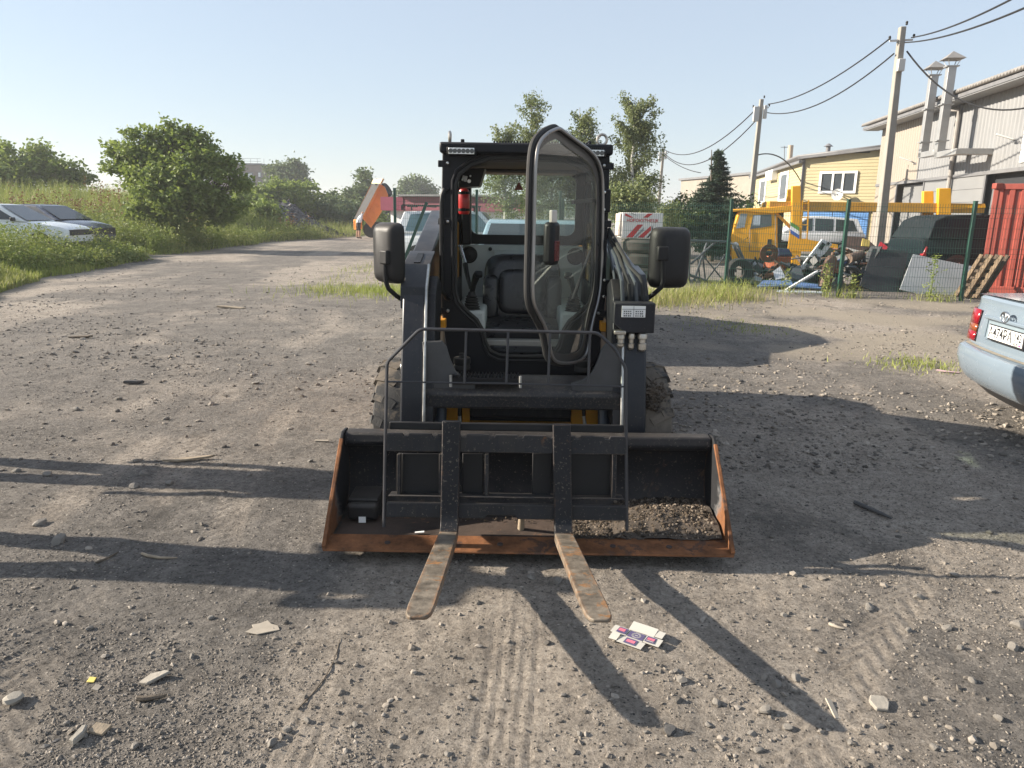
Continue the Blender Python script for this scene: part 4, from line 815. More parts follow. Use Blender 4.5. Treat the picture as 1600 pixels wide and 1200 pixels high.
# --- lift arms
for s in (0, 1):
    mm = (lambda p: mx(p)) if s else (lambda p: V(*p))
    xo, xi = -.590, -.468                              # outer and inner face of the arm
    prof = [(3.76, .40), (3.74, .52), (3.82, .85), (3.93, 1.20), (4.05, 1.315), (5.30, 1.615), (5.48, 1.58), (5.50, 1.46), (5.35, 1.38), (4.35, 1.08), (4.12, .80), (4.02, .46), (3.92, .38)]
    if s: prof = [(y, z-.14*max(0, min(1, (y-4.0)/1.3))-.03*(z > 1.1)) for y, z in prof]
    arm = MB().prism([mm((xo, y, z)) for y, z in prof], V(1, 0, 0)*((xi-xo) if not s else -(xi-xo))).build('lift_arm', M_arm, LD, bevel=.010)
    # doubler plate over the knee with slot
    b = MB(); A = [(3.915, 1.10), (3.925, 1.215), (4.05, 1.325), (4.32, 1.385), (4.32, 1.37), (4.06, 1.305), (3.94, 1.20), (3.93, 1.10)]
    A = [(y, z-(.03+.14*max(0, (y-4.0)/1.3) if s else 0)) for y, z in A]; b.prism([mm((xo-.012, y, z)) for y, z in A], V(1, 0, 0)*((xi-xo+.024)*(1 if not s else -1))); b.build('knee_plate', M_arm, arm, bevel=.004)
    dz_ = .045 if s else 0; b = MB(); b.bar(mm((-.53, 4.07, 1.333-dz_)), mm((-.53, 4.25, 1.373-dz_*1.4)), .035, .006); b.build('slot', M_black, arm)
    # bright worn inner front edge (welded flat)
    b = MB(); E_ = [mm((xi+.006, 3.742, .42)), mm((xi+.006, 3.732, .52)), mm((xi+.006, 3.812, .855)), mm((xi+.006, 3.92, 1.21)), mm((xi+.006, 4.045, 1.325))]
    b.tube(E_, .008, 6); b.build('edge_weld', M_rodm, arm)
    b = MB(); b.prism([mm((xi+.001, y, z)) for y, z in [(3.78, .50), (3.86, .84), (3.97, 1.17), (4.1, 1.26), (4.3, 1.2), (4.16, .8), (4.0, .5)]], V(1, 0, 0)*(.05*(1 if not s else -1))); b.build('inner_flange', M_navy, arm, bevel=.006)
    for yy, zz, rr_ in ((3.86, .50, .040), (3.93, .78, .022), (4.06, 1.20, .022)): MB().lathe([(rr_, 0), (rr_, .012), (rr_*.75, .018), (0, .018)], mm((xo, yy, zz)), (-1 if not s else 1, 0, 0), 16).build('pivot_pin', M_rodm, arm)
    # gusset plate beside the cab foot
    gp = [(660, 534), (690, 533), (697, 542), (703, 562), (711, 580), (724, 591), (742, 597), (742, 612), (660, 612)]
    GPt = [at(x_, y_, 3.83) for x_, y_ in gp]; GPt = [mm(p) for p in GPt]
    MB().prism(GPt, (0, .03, 0)).build('gusset_plate', mat('gusset_paint', (.055, .056, .058), .6, var=.3, scale=6, dust=.3, chips=.3, chipcol=(.2, .17, .14), speck=.3), LD, bevel=.004)
    # rear tower and lift cylinder
    b = MB(); b.prism([mm((-.46, y, z)) for y, z in [(5.30, .6), (6.55, .6), (6.35, 1.1), (5.85, 1.50), (5.32, 1.55), (5.2, 1.2)]], V(1, 0, 0)*(.06*(1 if not s else -1))); b.build('rear_tower', M_yel, LD, bevel=.01)
    b = MB(); b.cyl(mm((-.50, 4.55, .72)), mm((-.50, 5.2, 1.1)), .045); b.cyl(mm((-.50, 5.1, 1.04)), mm((-.50, 5.45, 1.36)), .025); b.build('lift_cylinder', mat('brown_steel', (.14, .09, .06), .6, var=.4, scale=9, chips=.5), LD)
    b = MB(); b.bx(*(sorted((mm((-.445, 0, 0)).x, mm((-.40, 0, 0)).x))), 4.32, 4.50, .93, .985); b.build('yellow_bracket', M_yel, LD, bevel=.004)
    b = MB(); b.cyl(mm((-.43, 4.28, .70)), mm((-.43, 4.36, .92)), .03, .022); b.build('tilt_pivot', mat('brown_steel_b', (.22, .16, .11), .5, var=.3, metal=.3), LD)
    # cab mount at the foot
    c = mm(F(722, 566, 4.33)); b = MB(); b.lathe([(.0, .055), (.018, .055), (.02, .03), (.05, .028), (.052, .0), (.046, -.012), (.05, -.02), (.05, -.04), (0, -.04)], c, (0, 0, 1), 16); b.build('cab_mount', M_rub, LD)
# --- cross beam, step plate
zb0 = at(830, 638, 3.83).z; zb1 = at(830, 612, 3.83).z; zb2 = at(830, 590, 3.93).z
pf = [(3.80, zb0), (3.80, zb1-.01), (3.82, zb1+.008), (3.95, zb2), (4.06, zb2-.01), (4.06, zb0)]
XB0, XB1 = -.466, 2*XC+.466
MB().prism([V(XB0, y, z) for y, z in pf], (XB1-XB0, 0, 0)).build('cross_beam', mat('beam_paint', (0.014, 0.015, 0.018), 0.45, var=.35, scale=5, dust=1.0, dustcol=(.13, .11, .092), chips=.34, chipcol=(.10, .085, .07), chipscale=14, speck=1.2, bump=.08, spec=.3, edge=.01, edgecol=(.14, .13, .12)), LD, bevel=.012)
a0 = at(706, 594, 3.86); a1 = at(813, 594, 3.86)
stp = MB().bx(a0.x, a1.x, 3.80, 3.90, at(760, 599, 3.84).z, at(760, 588, 3.84).z).build('step_plate', M_black, LD, bevel=.004)
b = MB()
for i in range(19):
    xx = a0.x+.012+i*(a1.x-a0.x-.024)/18; zz = at(760, 588, 3.84).z; b.add([(xx-.007, 3.80, zz), (xx+.007, 3.80, zz), (xx, 3.80, zz+.016), (xx-.007, 3.89, zz), (xx+.007, 3.89, zz), (xx, 3.89, zz+.016)], [(0, 1, 2), (3, 5, 4), (0, 3, 4, 1), (1, 4, 5, 2), (2, 5, 3, 0)])
b.build('step_teeth', M_black, stp, smooth=0)
for xx in (a0.x, a1.x): MB().tube([V(xx, 3.79, at(706, 583, 3.84).z), V(xx, 3.79, at(706, 601, 3.84).z)], .0075, 6).build('step_end', M_rodm, stp)
# --- chassis, front plates, tilt cylinders
MB().bx(XC-.40, XC+.40, 4.10, 6.55, .22, .62).build('chassis', M_black, LD, bevel=.02)
for x0, x1 in ((697, 715), (722, 734), (893, 912), (916, 937)):
    p, q = at(x0, 633, 4.07), at(x1, 668, 4.07); MB().bx(p.x, q.x, 4.065, 4.09, .24, p.z+.02).build('yellow_front_plate', M_yel, LD, bevel=.004)
p, q = at(734, 660, 4.04), at(893, 668, 4.04); MB().bx(p.x, q.x, 4.0, 4.09, q.z, p.z).build('yellow_sill', M_yel, LD, bevel=.004)
p, q = at(735, 636, 4.05), at(892, 652, 4.05); MB().bx(p.x, q.x, 4.03, 4.11, q.z, p.z+.02).build('front_cover', M_navy, LD, bevel=.01)
for s in (0, 1):
    t0, t1 = at(689, 636, 4.0), at(686, 690, 3.95); t0, t1 = (mx(t0), mx(t1)) if s else (t0, t1)
    MB().cyl(t0+V(0, .02, .04), t1+V(0, 0, -.05), .034).build('tilt_cylinder', mat('cyl_blue', (.06, .075, .10), .35, var=.2), LD)
    h0, h1 = at(910 if s else 717, 636, 3.99), at(914 if s else 719, 664, 3.98)
    MB().tube([h0+V(0, .02, .03), (h0+h1)/2, h1, h1+V(.02, .01, -.02)], .008, 8).build('hydraulic_hose', M_rub, LD); MB().cyl((h0+h1)/2, h1, .010).build('hose_fitting', M_zinc, LD)
# --- engine body behind
MB().prism([V(XC-.43, y, z) for y, z in [(5.62, .62), (5.62, 1.18), (6.6, 1.22), (6.85, 1.1), (6.9, .55), (6.55, .5)]], (.86, 0, 0)).build('engine_hood', M_yel, LD, bevel=.03, seg=3)
# --- wheels
def loader_wheel(c, side):
    r, w = .392, .25; nrm = V(side, 0, 0)
    t = MB().lathe([(.20, -w*.40), (.25, -w*.5), (.33, -w*.52), (.372, -w*.46), (.384, -w*.25), (.386, 0), (.384, w*.25), (.372, w*.46), (.33, w*.52), (.25, w*.5), (.20, w*.40)], c, nrm, 40).build('tyre', M_tyre, LD, smooth=50)
    b = MB()
    for i in range(18):
        for sd in (-1, 1):
            a = 2*math.pi*(i+(.5 if sd > 0 else 0))/18; pts = []
            for u, da in ((.03, .13), (.27, .05), (.47, .0), (.53, -.01)):
                aa = a+da*1.2; rr = (.381 if u < .4 else .368 if u < .5 else .335)
                pts.append(c+V(sd*u*w, math.cos(aa)*rr, math.sin(aa)*rr))
            for p, q in zip(pts[:-1], pts[1:]):
                b.bar(p, q, .046, .022, up=((p+q)/2-c))
    b.build('tread_lugs', M_tyre, t, kind='stuff')
    rm = MB().lathe([(.20, w*.4), (.195, w*.30), (.15, w*.22), (.14, w*.1), (.06, w*.12), (.055, w*.25), (0, w*.26)], c, nrm, 28).build('rim', M_yel, t)
for yy in (4.16, 5.40):
    for s in (-1, 1): loader_wheel(V(XC+s*.685, yy, .385), s)
p = at(1021, 618, 3.80); scatter('mud_cake', np.array([[p.x+RNG.normal(0, .03), p.y+RNG.uniform(0, .03), p.z+RNG.normal(0, .04)] for _ in range(160)]), RNG.uniform(.006, .02, 160), OCT, M_soil, .8, .5, 'stuff', parent=LD)
# --- mirrors on bent stalks
def mirror(px0, py0, px1, py1, Y, yaw, stem, w):
    c = (at(px0, py0, Y)+at(px1, py1, Y))/2; h = at(px0, py0, Y).z-at(px1, py1, Y).z; n = 24; m = rot((0, 0, yaw)); secs = []
    for u, k in ((.0, .93), (.012, 1.0), (.03, 1.0), (.055, .93), (.075, .80), (.085, .55)):       # glass face far side, shell bulging to the camera
        L_ = []
        for i in range(n):
            a = 2*math.pi*i/n; cx = math.copysign(abs(math.cos(a))**.30, math.cos(a)); cz = math.copysign(abs(math.sin(a))**.30, math.sin(a)); L_.append(c+m @ V(cx*w/2*k, .04-u, cz*h/2*(k*.6+.4)))
        secs.append(L_)
    b = MB(); b.loft(secs); o = b.build('mirror', M_plastic, LD, smooth=50)
    MB().box(c+m @ V(0, .043, 0), (w*.86, .004, h*.9), m=m).build('mirror_glass', mat('mirror_silver', (.8, .82, .82), .04, metal=1, var=.02), o, bevel=.01)
    k = at(*stem[0][:2], Y-.06); MB().box(k, (.062, .035, .075), m=m).build('stem_clamp', M_plastic, o, bevel=.008)
    MB().tube([at(x_, y_, Y-.06+d_) for x_, y_, d_ in stem], .0125, 10).build('mirror_stem', M_black, o)
mirror(583, 347, 629, 443, 3.98, R_(-42), [(602, 402, 0), (602, 430, 0), (603, 440, 0), (607, 451, .0), (619, 462, .03), (634, 472, .08), (643, 476, .12)], .20)
mirror(1016, 354, 1078, 451, 3.98, R_(12), [(1035, 396, 0), (1036, 430, 0), (1036, 440, 0), (1033, 449, 0), (1022, 459, .02), (1004, 472, .08), (992, 478, .12)], .222)
# --- hydraulic coupling box with sticker on the right arm, hoses
p, q = at(960, 473, 3.80), at(1022, 521, 3.80)
bx_ = MB().prism([V(p.x, 3.80, p.z), V(q.x, 3.80, p.z), V(q.x, 3.80, q.z), V(p.x+.06, 3.80, q.z), V(p.x, 3.80, q.z+.05)], (0, .10, 0)).build('coupling_box', M_navy, LD, bevel=.006)
p, q = at(972, 478, 3.795), at(1008, 496, 3.795); MB().bx(p.x, q.x, 3.792, 3.799, q.z, p.z).build('sticker', M_white, bx_)
b = MB(); xm = (p.x+q.x)/2; hh = p.z-q.z; b.bx(xm-.0008, xm+.0008, 3.790, 3.7918, q.z, p.z); b.bx(p.x, q.x, 3.790, 3.7916, p.z-hh*.3, p.z-hh*.27)
for k in (0, 1):
    for r_ in range(3):
        for e in range(4):
            xx = (p.x if k == 0 else xm)+.01+e*.011; zz = p.z-hh*(.42+.2*r_); b.bx(xx, xx+random.uniform(.004, .009), 3.790, 3.7916, zz-.006, zz)
b.build('sticker_print', M_ink, bx_)
for px_, r0, ln in ((970, .020, .075), (987, .016, .085), (1004, .022, .095)):
    c = at(px_, 521, 3.83); MB().lathe([(r0, 0), (r0*1.15, -.012), (r0*1.15, -.026), (r0*.8, -.03), (r0*.8, -.05), (r0*1.05, -.054), (r0*1.05, -ln+.01), (r0*.6, -ln), (0, -ln)], c, (0, 0, 1), 16).build('quick_coupler', M_zinc, bx_)
MB().box(at(968, 519, 3.81), (.06, .06, .02)).build('coupler_plate', M_zinc, bx_, bevel=.004)
for k, (pts, r) in enumerate([([(948, 372, 4.45), (962, 402, 4.12), (972, 440, 3.9), (973, 476, 3.9)], .010), ([(950, 366, 4.45), (968, 402, 4.1), (983, 445, 3.89), (984, 476, 3.9)], .011), ([(951, 362, 4.45), (975, 405, 4.08), (993, 442, 3.89), (995, 476, 3.9)], .010),
                              ([(952, 358, 4.45), (972, 395, 4.1), (985, 418, 4.0), (1000, 433, 3.92), (1004, 442, 3.9), (1005, 476, 3.9)], .011), ([(951, 385, 4.5), (960, 430, 4.2), (963, 460, 4.05), (962, 520, 3.95)], .009)]):
    MB().tube([at(*p) for p in pts], r, 8).build('hydraulic_hose', M_rub if k % 2 else mat('hose_sheath', (.07, .08, .09), .45), LD)

# ================================================================== bucket
BXC = 0.088; BW = .942; YL, ZL_ = 3.15, .075
BK = thing('loader_bucket', 'wide black loader bucket with rusty cutting edge resting low on the gravel', 'bucket', (BXC, 3.6, 0))
sh = [(3.20, .078), (3.45, .085), (3.57, .10), (3.65, .14), (3.69, .21), (3.70, .29), (3.69, .37), (3.67, .43), (3.65, .455)]
def shell_prof(pr, th):
    o_ = []; n = len(pr)
    for i, (y, z) in enumerate(pr):
        a = pr[max(0, i-1)]; c = pr[min(n-1, i+1)]; ty, tz = c[0]-a[0], c[1]-a[1]; l = math.hypot(ty, tz); o_.append((y+tz/l*th, z-ty/l*th))
    return o_
full = sh+shell_prof(sh, .014)[::-1]
b = MB(); n = len(sh); x0, x1 = BXC-BW, BXC+BW
b.loft([[V(x, y, z) for y, z in full] for x in np.linspace(x0, x1, 9)]); b.build('bucket_shell', M_bkt, BK, bevel=.0)
MB().prism([V(x0, y, z) for y, z in [(3.615, .425), (3.60, .45), (3.615, .497), (3.69, .50), (3.72, .46), (3.69, .42)]], (x1-x0, 0, 0)).build('top_rail', M_bkt, BK, bevel=.012, seg=3)
MB().prism([V(x0-.012, y, z) for y, z in [(YL-.005, .064), (YL+.0, .074), (3.27, .097), (3.27, .083)]], (x1-x0+.024, 0, 0)).build('cutting_edge', M_rust, BK, bevel=.003)
MB().bx(x0+.02, x1-.02, 3.272, 3.50, .087, .0935).build('wear_plate', mat('dirty_floor', (.055, .036, .026), .85, var=.5, scale=6, chips=.5, chipcol=(.16, .08, .04), chipscale=4, bump=.3), BK)
for k in range(6): c = V(x0+.28+k*.265, 3.205, .087); MB().lathe([(.0, .003), (.012, .003), (.014, .0), (.014, -.004)], c, (0, 0, 1), 10).build('plough_bolt', mat('bolt_dark', (.05, .035, .03), .8) if k == 0 else bpy.data.materials['bolt_dark'], BK)
def side_material():                               # paint worn through to rust along the leading edge
    m, nt, N, L, bs = nodes_of('worn_side_plate'); tc = N.new('ShaderNodeTexCoord'); sx = N.new('ShaderNodeSeparateXYZ'); L.new(tc.outputs['Object'], sx.inputs[0])
    a = N.new('ShaderNodeMath'); a.operation = 'MULTIPLY_ADD'; L.new(sx.outputs['Z'], a.inputs[0]); a.inputs[1].default_value = -.55; L.new(sx.outputs['Y'], a.inputs[2])
    n1 = noise_node(nt, 7, 7, .7, tc.outputs['Object'], .4); b = N.new('ShaderNodeMath'); b.operation = 'MULTIPLY_ADD'; L.new(n1.outputs[0], b.inputs[0]); b.inputs[1].default_value = .55; c = N.new('ShaderNodeMath'); c.operation = 'MULTIPLY'; L.new(sx.outputs['Y'], c.inputs[0]); c.inputs[1].default_value = -1.0
    d = N.new('ShaderNodeMath'); d.operation = 'MULTIPLY_ADD'; L.new(sx.outputs['Z'], d.inputs[0]); d.inputs[1].default_value = -.5; L.new(c.outputs[0], d.inputs[2]); L.new(d.outputs[0], b.inputs[2])
    k = ramp(nt, b.outputs[0], .34, .44); n2 = noise_node(nt, 30, 6, .75, tc.outputs['Object'])
    rust = mix(nt, n2.outputs[0], (.07, .036, .022), (.30, .125, .05)); dark = mix(nt, n2.outputs[0], (.006, .007, .009), (.03, .03, .032))
    edge = ramp(nt, b.outputs[0], .30, .37); pale = mix(nt, edge.outputs[0], dark, (.15, .15, .15)); L.new(mix(nt, k.outputs[0], pale, rust), bs.inputs['Base Color']); bs.inputs['Roughness'].default_value = .7; bs.inputs['Specular IOR Level'].default_value = .25
    return m
M_side = side_material()
for s in (-1, 1):
    xx = BXC+s*BW
    side = MB().prism([V(xx, y, z) for y, z in [(YL-.002, .07), (YL+.03, .12), (3.56, .47), (3.61, .505), (3.70, .50), (3.725, .38), (3.725, .22), (3.67, .11), (3.57, .075)]], (.016*s, 0, 0)).build('side_plate', M_side, BK, bevel=.004)
    MB().bar(V(xx+s*.006, YL-.004, .085), V(xx+s*.006, 3.57, .478), .020, .012).build('side_cutter', M_rust, side, bevel=.004)
# rubble in the bucket
gu = np.linspace(BXC+.20, BXC+BW-.015, 46); gv = np.linspace(3.255, 3.68, 40); UX, UY = np.meshgrid(gu, gv)
hgt = .098+.06*sstep(0, .35, UX-(BXC+.28))*sstep(3.22, 3.42, UY)*(1-.2*sstep(3.5, 3.7, UY))+(fbm(UX*12, UY*12, 3, 5)-.45)*.03
hgt = np.where(UX < BXC+.42, np.minimum(hgt, .098+.05*sstep(3.3, 3.5, UY)+(fbm(UX*30, UY*30, 2, 6)-.4)*.02), hgt)
mi = np.arange(46*40).reshape(40, 46); RB = np_mesh('bucket_soil', np.stack([UX, UY, hgt], -1).reshape(-1, 3), np.stack([mi[:-1, :-1], mi[:-1, 1:], mi[1:, 1:], mi[1:, :-1]], -1).reshape(-1, 4), M_soil, kind='stuff', smooth=True)
tag(RB, 'dark soil heaped in the right end of the bucket', 'soil')
xs = RNG.uniform(BXC+.22, BXC+BW-.03, 4200); ys = RNG.uniform(3.26, 3.67, 4200); zi = hgt[np.clip(((ys-3.255)/(.425/39)).astype(int), 0, 39), np.clip(((xs-BXC-.20)/((BW-.215)/45)).astype(int), 0, 45)]
M_rub2 = islandmat('rubble', [(.022, .018, .015), (.05, .04, .03), (.09, .07, .05), (.13, .10, .075), (.30, .25, .20)])
o = scatter('bucket_rubble', np.stack([xs, ys, zi], -1), np.clip(RNG.lognormal(-5.6, .5, 4200), .0016, .012), ICO, M_rub2, .75, .3); tag(o, 'brown and pale rubble lying on the soil in the bucket', 'rubble')
xs = RNG.uniform(BXC-.35, BXC+.25, 240); ys = RNG.uniform(3.42, 3.62, 240); o = scatter('bucket_dirt', np.stack([xs, ys, np.full(240, .10)], -1), RNG.uniform(.002, .009, 240), OCT, M_rub2); tag(o, 'thin crumbs of dirt on the bucket floor behind the forks', 'dirt')
tc_ = thing('tool_case', 'dark grey plastic tool case lying in the left end of the bucket', 'case', tuple(V(at(572, 800, 3.5).x, 3.5, .1)))
cx_ = at(572, 800, 3.5).x; MB().box((cx_, 3.5, .15), (.155, .20, .085)).build('case_body', M_plastic, tc_, bevel=.02, seg=3)
MB().box((cx_, 3.53, .198), (.15, .19, .02), (.0, 0, 0)).build('case_lid', M_plastic, tc_, bevel=.008)
p = at(566, 812, 3.398); MB().box((p.x, 3.398, p.z), (.035, .004, .03)).build('case_label', M_white, tc_)
b = MB(); b.prism([V(0, 0, 0), V(.045, .004, .002), V(.044, .016, .004), V(0, .012, .0)], (0, 0, .003)); o = b.build('paper_scrap', M_white, None); g = gnd(648, 836, .092); o.location = (g.x, g.y, .101); tag(o, 'small white paper scrap on the rusty bucket floor', 'litter')
b = MB(); b.cyl((at(814, 832, 3.33).x, 3.36, .098), (at(815, 818, 3.33).x, 3.335, .175), .017, .014, 12); o = b.build('wooden_peg', M_wood, None); tag(o, 'stubby wooden peg under the middle of the fork frame', 'peg')

# ================================================================== pallet fork frame standing in the bucket
TI = R_(9.4); FU = V(0, math.sin(TI), math.cos(TI)); FN = V(0, -math.cos(TI), math.sin(TI)); FP = V(0, 3.17, .17)
FK = thing('pallet_fork_frame', 'black pallet fork frame with two worn tines and rod guard', 'forks', (-.02, 3.17, .0))
def fp(px, py, off=0): return onp(px, py, FP, FN)+FN*off
def plate(name, x0, y0, x1, y1, o0, o1, m, bev=.004):
    a, c = fp(x0, y0), fp(x1, y1); ua = (a-FP).dot(FU); uc = (c-FP).dot(FU); P = []
    for x, u in ((a.x, ua), (c.x, ua), (c.x, uc), (a.x, uc)): P.append(V(x, FP.y, FP.z)+FU*u+FN*o0)
    return MB().prism(P, FN*(o1-o0)).build(name, m, FK, bevel=bev)
# top bar with notches along its upper edge
a, c = fp(602, 678), fp(980, 712); u1 = (a-FP).dot(FU); u0 = (c-FP).dot(FU); x0, x1 = a.x, c.x; P = [(x0, u0), (x1, u0), (x1, u1)]
for xn in np.linspace(x1-.09, x0+.09, 8): P += [(xn+.016, u1), (xn+.010, u1-.014), (xn-.010, u1-.014), (xn-.016, u1)]
P += [(x0, u1)]
MB().prism([V(x, FP.y, FP.z)+FU*u+FN*-.052 for x, u in P], FN*.03).build('top_bar', M_frame, FK, bevel=.003)
plate('rear_rail', 604, 662, 978, 680, -.11, -.075, M_black)
a, c = fp(602, 787), fp(980, 816); u1 = (a-FP).dot(FU); u0 = (c-FP).dot(FU); n0, n1 = fp(760, 800).x, fp(806, 800).x
MB().prism([V(x, FP.y, FP.z)+FU*u+FN*-.052 for x, u in [(a.x, u0), (n0-.008, u0), (n0, u0+.016), (n1, u0+.016), (n1+.008, u0), (c.x, u0), (c.x, u1), (a.x, u1)]], FN*.03).build('bottom_bar', M_frame, FK, bevel=.004)
plate('bottom_ledge', 604, 777, 978, 786, -.14, -.053, M_frame)
for x0, x1, nm in ((622, 690, 'side_panel'), (892, 962, 'side_panel'), (720, 753, 'centre_post'), (833, 862, 'centre_post')): plate(nm, x0, 714, x1, 784, -.125, -.11, M_black)
for x0 in (617, 684, 757, 960): plate('stiffener', x0, 713, x0+5, 784, -.11, -.06, M_frame, .002)
# rod guard
G = [fp(598, 826, -.03), fp(600, 700, -.03), fp(603, 566, -.03), fp(655, 514, -.03), fp(795, 517, -.03), fp(935, 520, -.03), fp(962, 545, -.03), fp(979, 575, -.03), fp(980, 700, -.03), fp(981, 830, -.03)]
def rnd(P, k=4, r=.22):
    o = [P[0]]
    for i in range(1, len(P)-1):
        a, m_, c = P[i-1], P[i], P[i+1]; da = min(.022, (a-m_).length*.4); dc_ = min(.022, (c-m_).length*.4); s0 = m_+(a-m_).normalized()*da; s1 = m_+(c-m_).normalized()*dc_
        for j in range(k+1): t = j/k; o.append(s0*(1-t)**2+m_*2*t*(1-t)+s1*t*t)
    return o+[P[-1]]
MB().tube(rnd(G), .0078, 8).build('guard_hoop', M_rod, FK)
MB().tube([fp(604, 597, -.03), fp(795, 600, -.03), fp(980, 605, -.03)], .0042, 6).build('guard_cross_rod', M_rod, FK)
for x0 in (727, 793, 859, 922): MB().tube([fp(x0+1, 516+(x0-700)*.015, -.03), fp(x0-2, 600, -.03)], .0062, 8).build('guard_rod', M_rod, FK)
# tines
for s, (hx, tx, ty) in enumerate(((702, 655, 660), (880, 941, 661))):
    X0 = fp(hx, 828).x; X1 = -.292 if s == 0 else .296; w = .083
    dirv = (V(X1, FP.y-1.06*math.cos(TI), FP.z+1.06*math.sin(TI))-V(X0, FP.y, FP.z)).normalized(); sx = V(1, 0, 0)
    h0 = V(X0, FP.y, FP.z)
    Xt = fp(705 if s == 0 else 878, 658).x
    # shank and blade as one forged L
    secs = []
    top = V(Xt, FP.y, FP.z)+FU*((fp(705, 658 if s == 0 else 661)-FP).dot(FU))
    path = [(top, FU*-1, .036, w), (top+(h0-top)*.5, FU*-1, .036, w), (h0+FU*.09, FU*-1, .038, w)]
    sh_ = MB(); fr = []
    def sec(c, t, th, ww, nrm):
        return [c+sx*ww/2, c+sx*ww/2-nrm*th, c-sx*ww/2-nrm*th, c-sx*ww/2]
    S = [sec(top, 0, .036, w, FN), sec(top+(h0-top)*.5, 0, .036, w, FN), sec(h0+FU*.08+FN*.0, 0, .040, w, FN)]
    for k in range(1, 5):
        a = k/5*math.pi/2; nrm = (FN*math.cos(a)+FU*math.sin(a)); c = h0+FU*.06+FN*.06-(FN*math.cos(a)+FU*math.sin(a))*.06; S.append(sec(c, 0, .042, w, nrm))
    shank = MB().loft(S).build('fork_shank', M_forksh, FK, bevel=.004)
    up = FU
    st0 = S[-1]
    T = [st0]
    for t_, th, ww in ((.12, .042, .086), (.35, .036, .088), (.70, .028, .090), (.95, .019, .091), (1.02, .016, .085), (1.05, .014, .068), (1.062, .012, .048)):
        c = h0+dirv*t_; T.append(sec(c, 0, th, ww, up))
    MB().loft(T).build('fork_blade', M_fork, FK, bevel=.004)
    for zz in (.06, .40): MB().box(V(Xt*(.5)+X0*.5, FP.y, FP.z)+FU*(zz+.07)+FN*-.045, (.07, .03, .05)).build('fork_hook', M_forksh, FK)

# things inside the cab
ex = thing('fire_extinguisher', 'red fire extinguisher strapped inside the left rear corner of the cab', 'extinguisher', tuple(F(725, 335, 5.3)))
c0, c1 = F(725, 335, 5.3), F(725, 294, 5.3)
MB().lathe([(0, 0), (.034, .002), (.04, .012), (.04, c1.z-c0.z-.03), (.03, c1.z-c0.z-.008), (.014, c1.z-c0.z)], c0, (0, 0, 1), 20).build('cylinder_body', M_red, ex)
for k in (.18, .82): MB().lathe([(.0415, -.009), (.043, -.009), (.043, .009), (.0415, .009)], c0+(c1-c0)*k, (0, 0, 1), 20).box(c0+(c1-c0)*k+V(0, -.044, 0), (.028, .014, .022)).build('strap', M_black, ex)
MB().cyl(c1, c1+V(0, 0, .03), .012).box(c1+V(.01, 0, .035), (.05, .018, .014)).build('valve', M_black, ex)
tp = thing('hanging_triangle', 'small dark red triangle hanging in the cab rear window', 'pendant', tuple(F(811, 297, 5.4)))
MB().prism([F(804, 297, 5.4), F(818, 297, 5.4), F(811, 283, 5.4)], (0, .006, 0)).build('triangle', mat('brown_red', (.20, .045, .03), .5), tp, bevel=.004)
MB().tube([F(811, 284, 5.402), F(812, 278, 5.402), F(811, 270, 5.402)], .0018, 5).build('string', M_black, tp)

# ================================================================== people (one skinned body each)
def person(name, label, loc, rotz, pose, shirt, shorts, skin, hair, dark=None):
    t = thing(name, label, 'person', loc, rotz)
    J, E_, Rd = pose
    me = bpy.data.meshes.new('body'); me.from_pydata([J[k] for k in J], [(list(J).index(a), list(J).index(b)) for a, b in E_], [])
    o = bpy.data.objects.new('body', me); COL.objects.link(o); o.parent = t
    md = o.modifiers.new('skin', 'SKIN'); md.use_smooth_shade = True
    for i, k in enumerate(J): me.skin_vertices[0].data[i].radius = (Rd[k], Rd[k]*.85)
    me.skin_vertices[0].data[list(J).index('pelvis')].use_root = True
    o.modifiers.new('sub', 'SUBSURF').levels = 2; o.modifiers['sub'].render_levels = 2
    m, nt, N, L, bs = nodes_of('clothes_'+name); tc = N.new('ShaderNodeTexCoord'); sp = N.new('ShaderNodeSeparateXYZ'); L.new(tc.outputs['Object'], sp.inputs[0])
    r = N.new('ShaderNodeValToRGB'); r.color_ramp.interpolation = 'CONSTANT'; mr = N.new('ShaderNodeMath'); mr.operation = 'DIVIDE'; mr.inputs[1].default_value = 1.8; L.new(sp.outputs['Z'], mr.inputs[0]); L.new(mr.outputs[0], r.inputs[0])
    e = r.color_ramp.elements; e[0].color = (*(dark or (.03, .03, .03)), 1); e[1].position = .05; e[1].color = (*skin, 1)
    for p, c in ((.27, shorts), (.53, shirt), (.83, skin), (.93, hair)): x = e.new(p); x.color = (*c, 1)
    L.new(r.outputs[0], bs.inputs['Base Color']); bs.inputs['Roughness'].default_value = .85; me.materials.append(m)
    return t
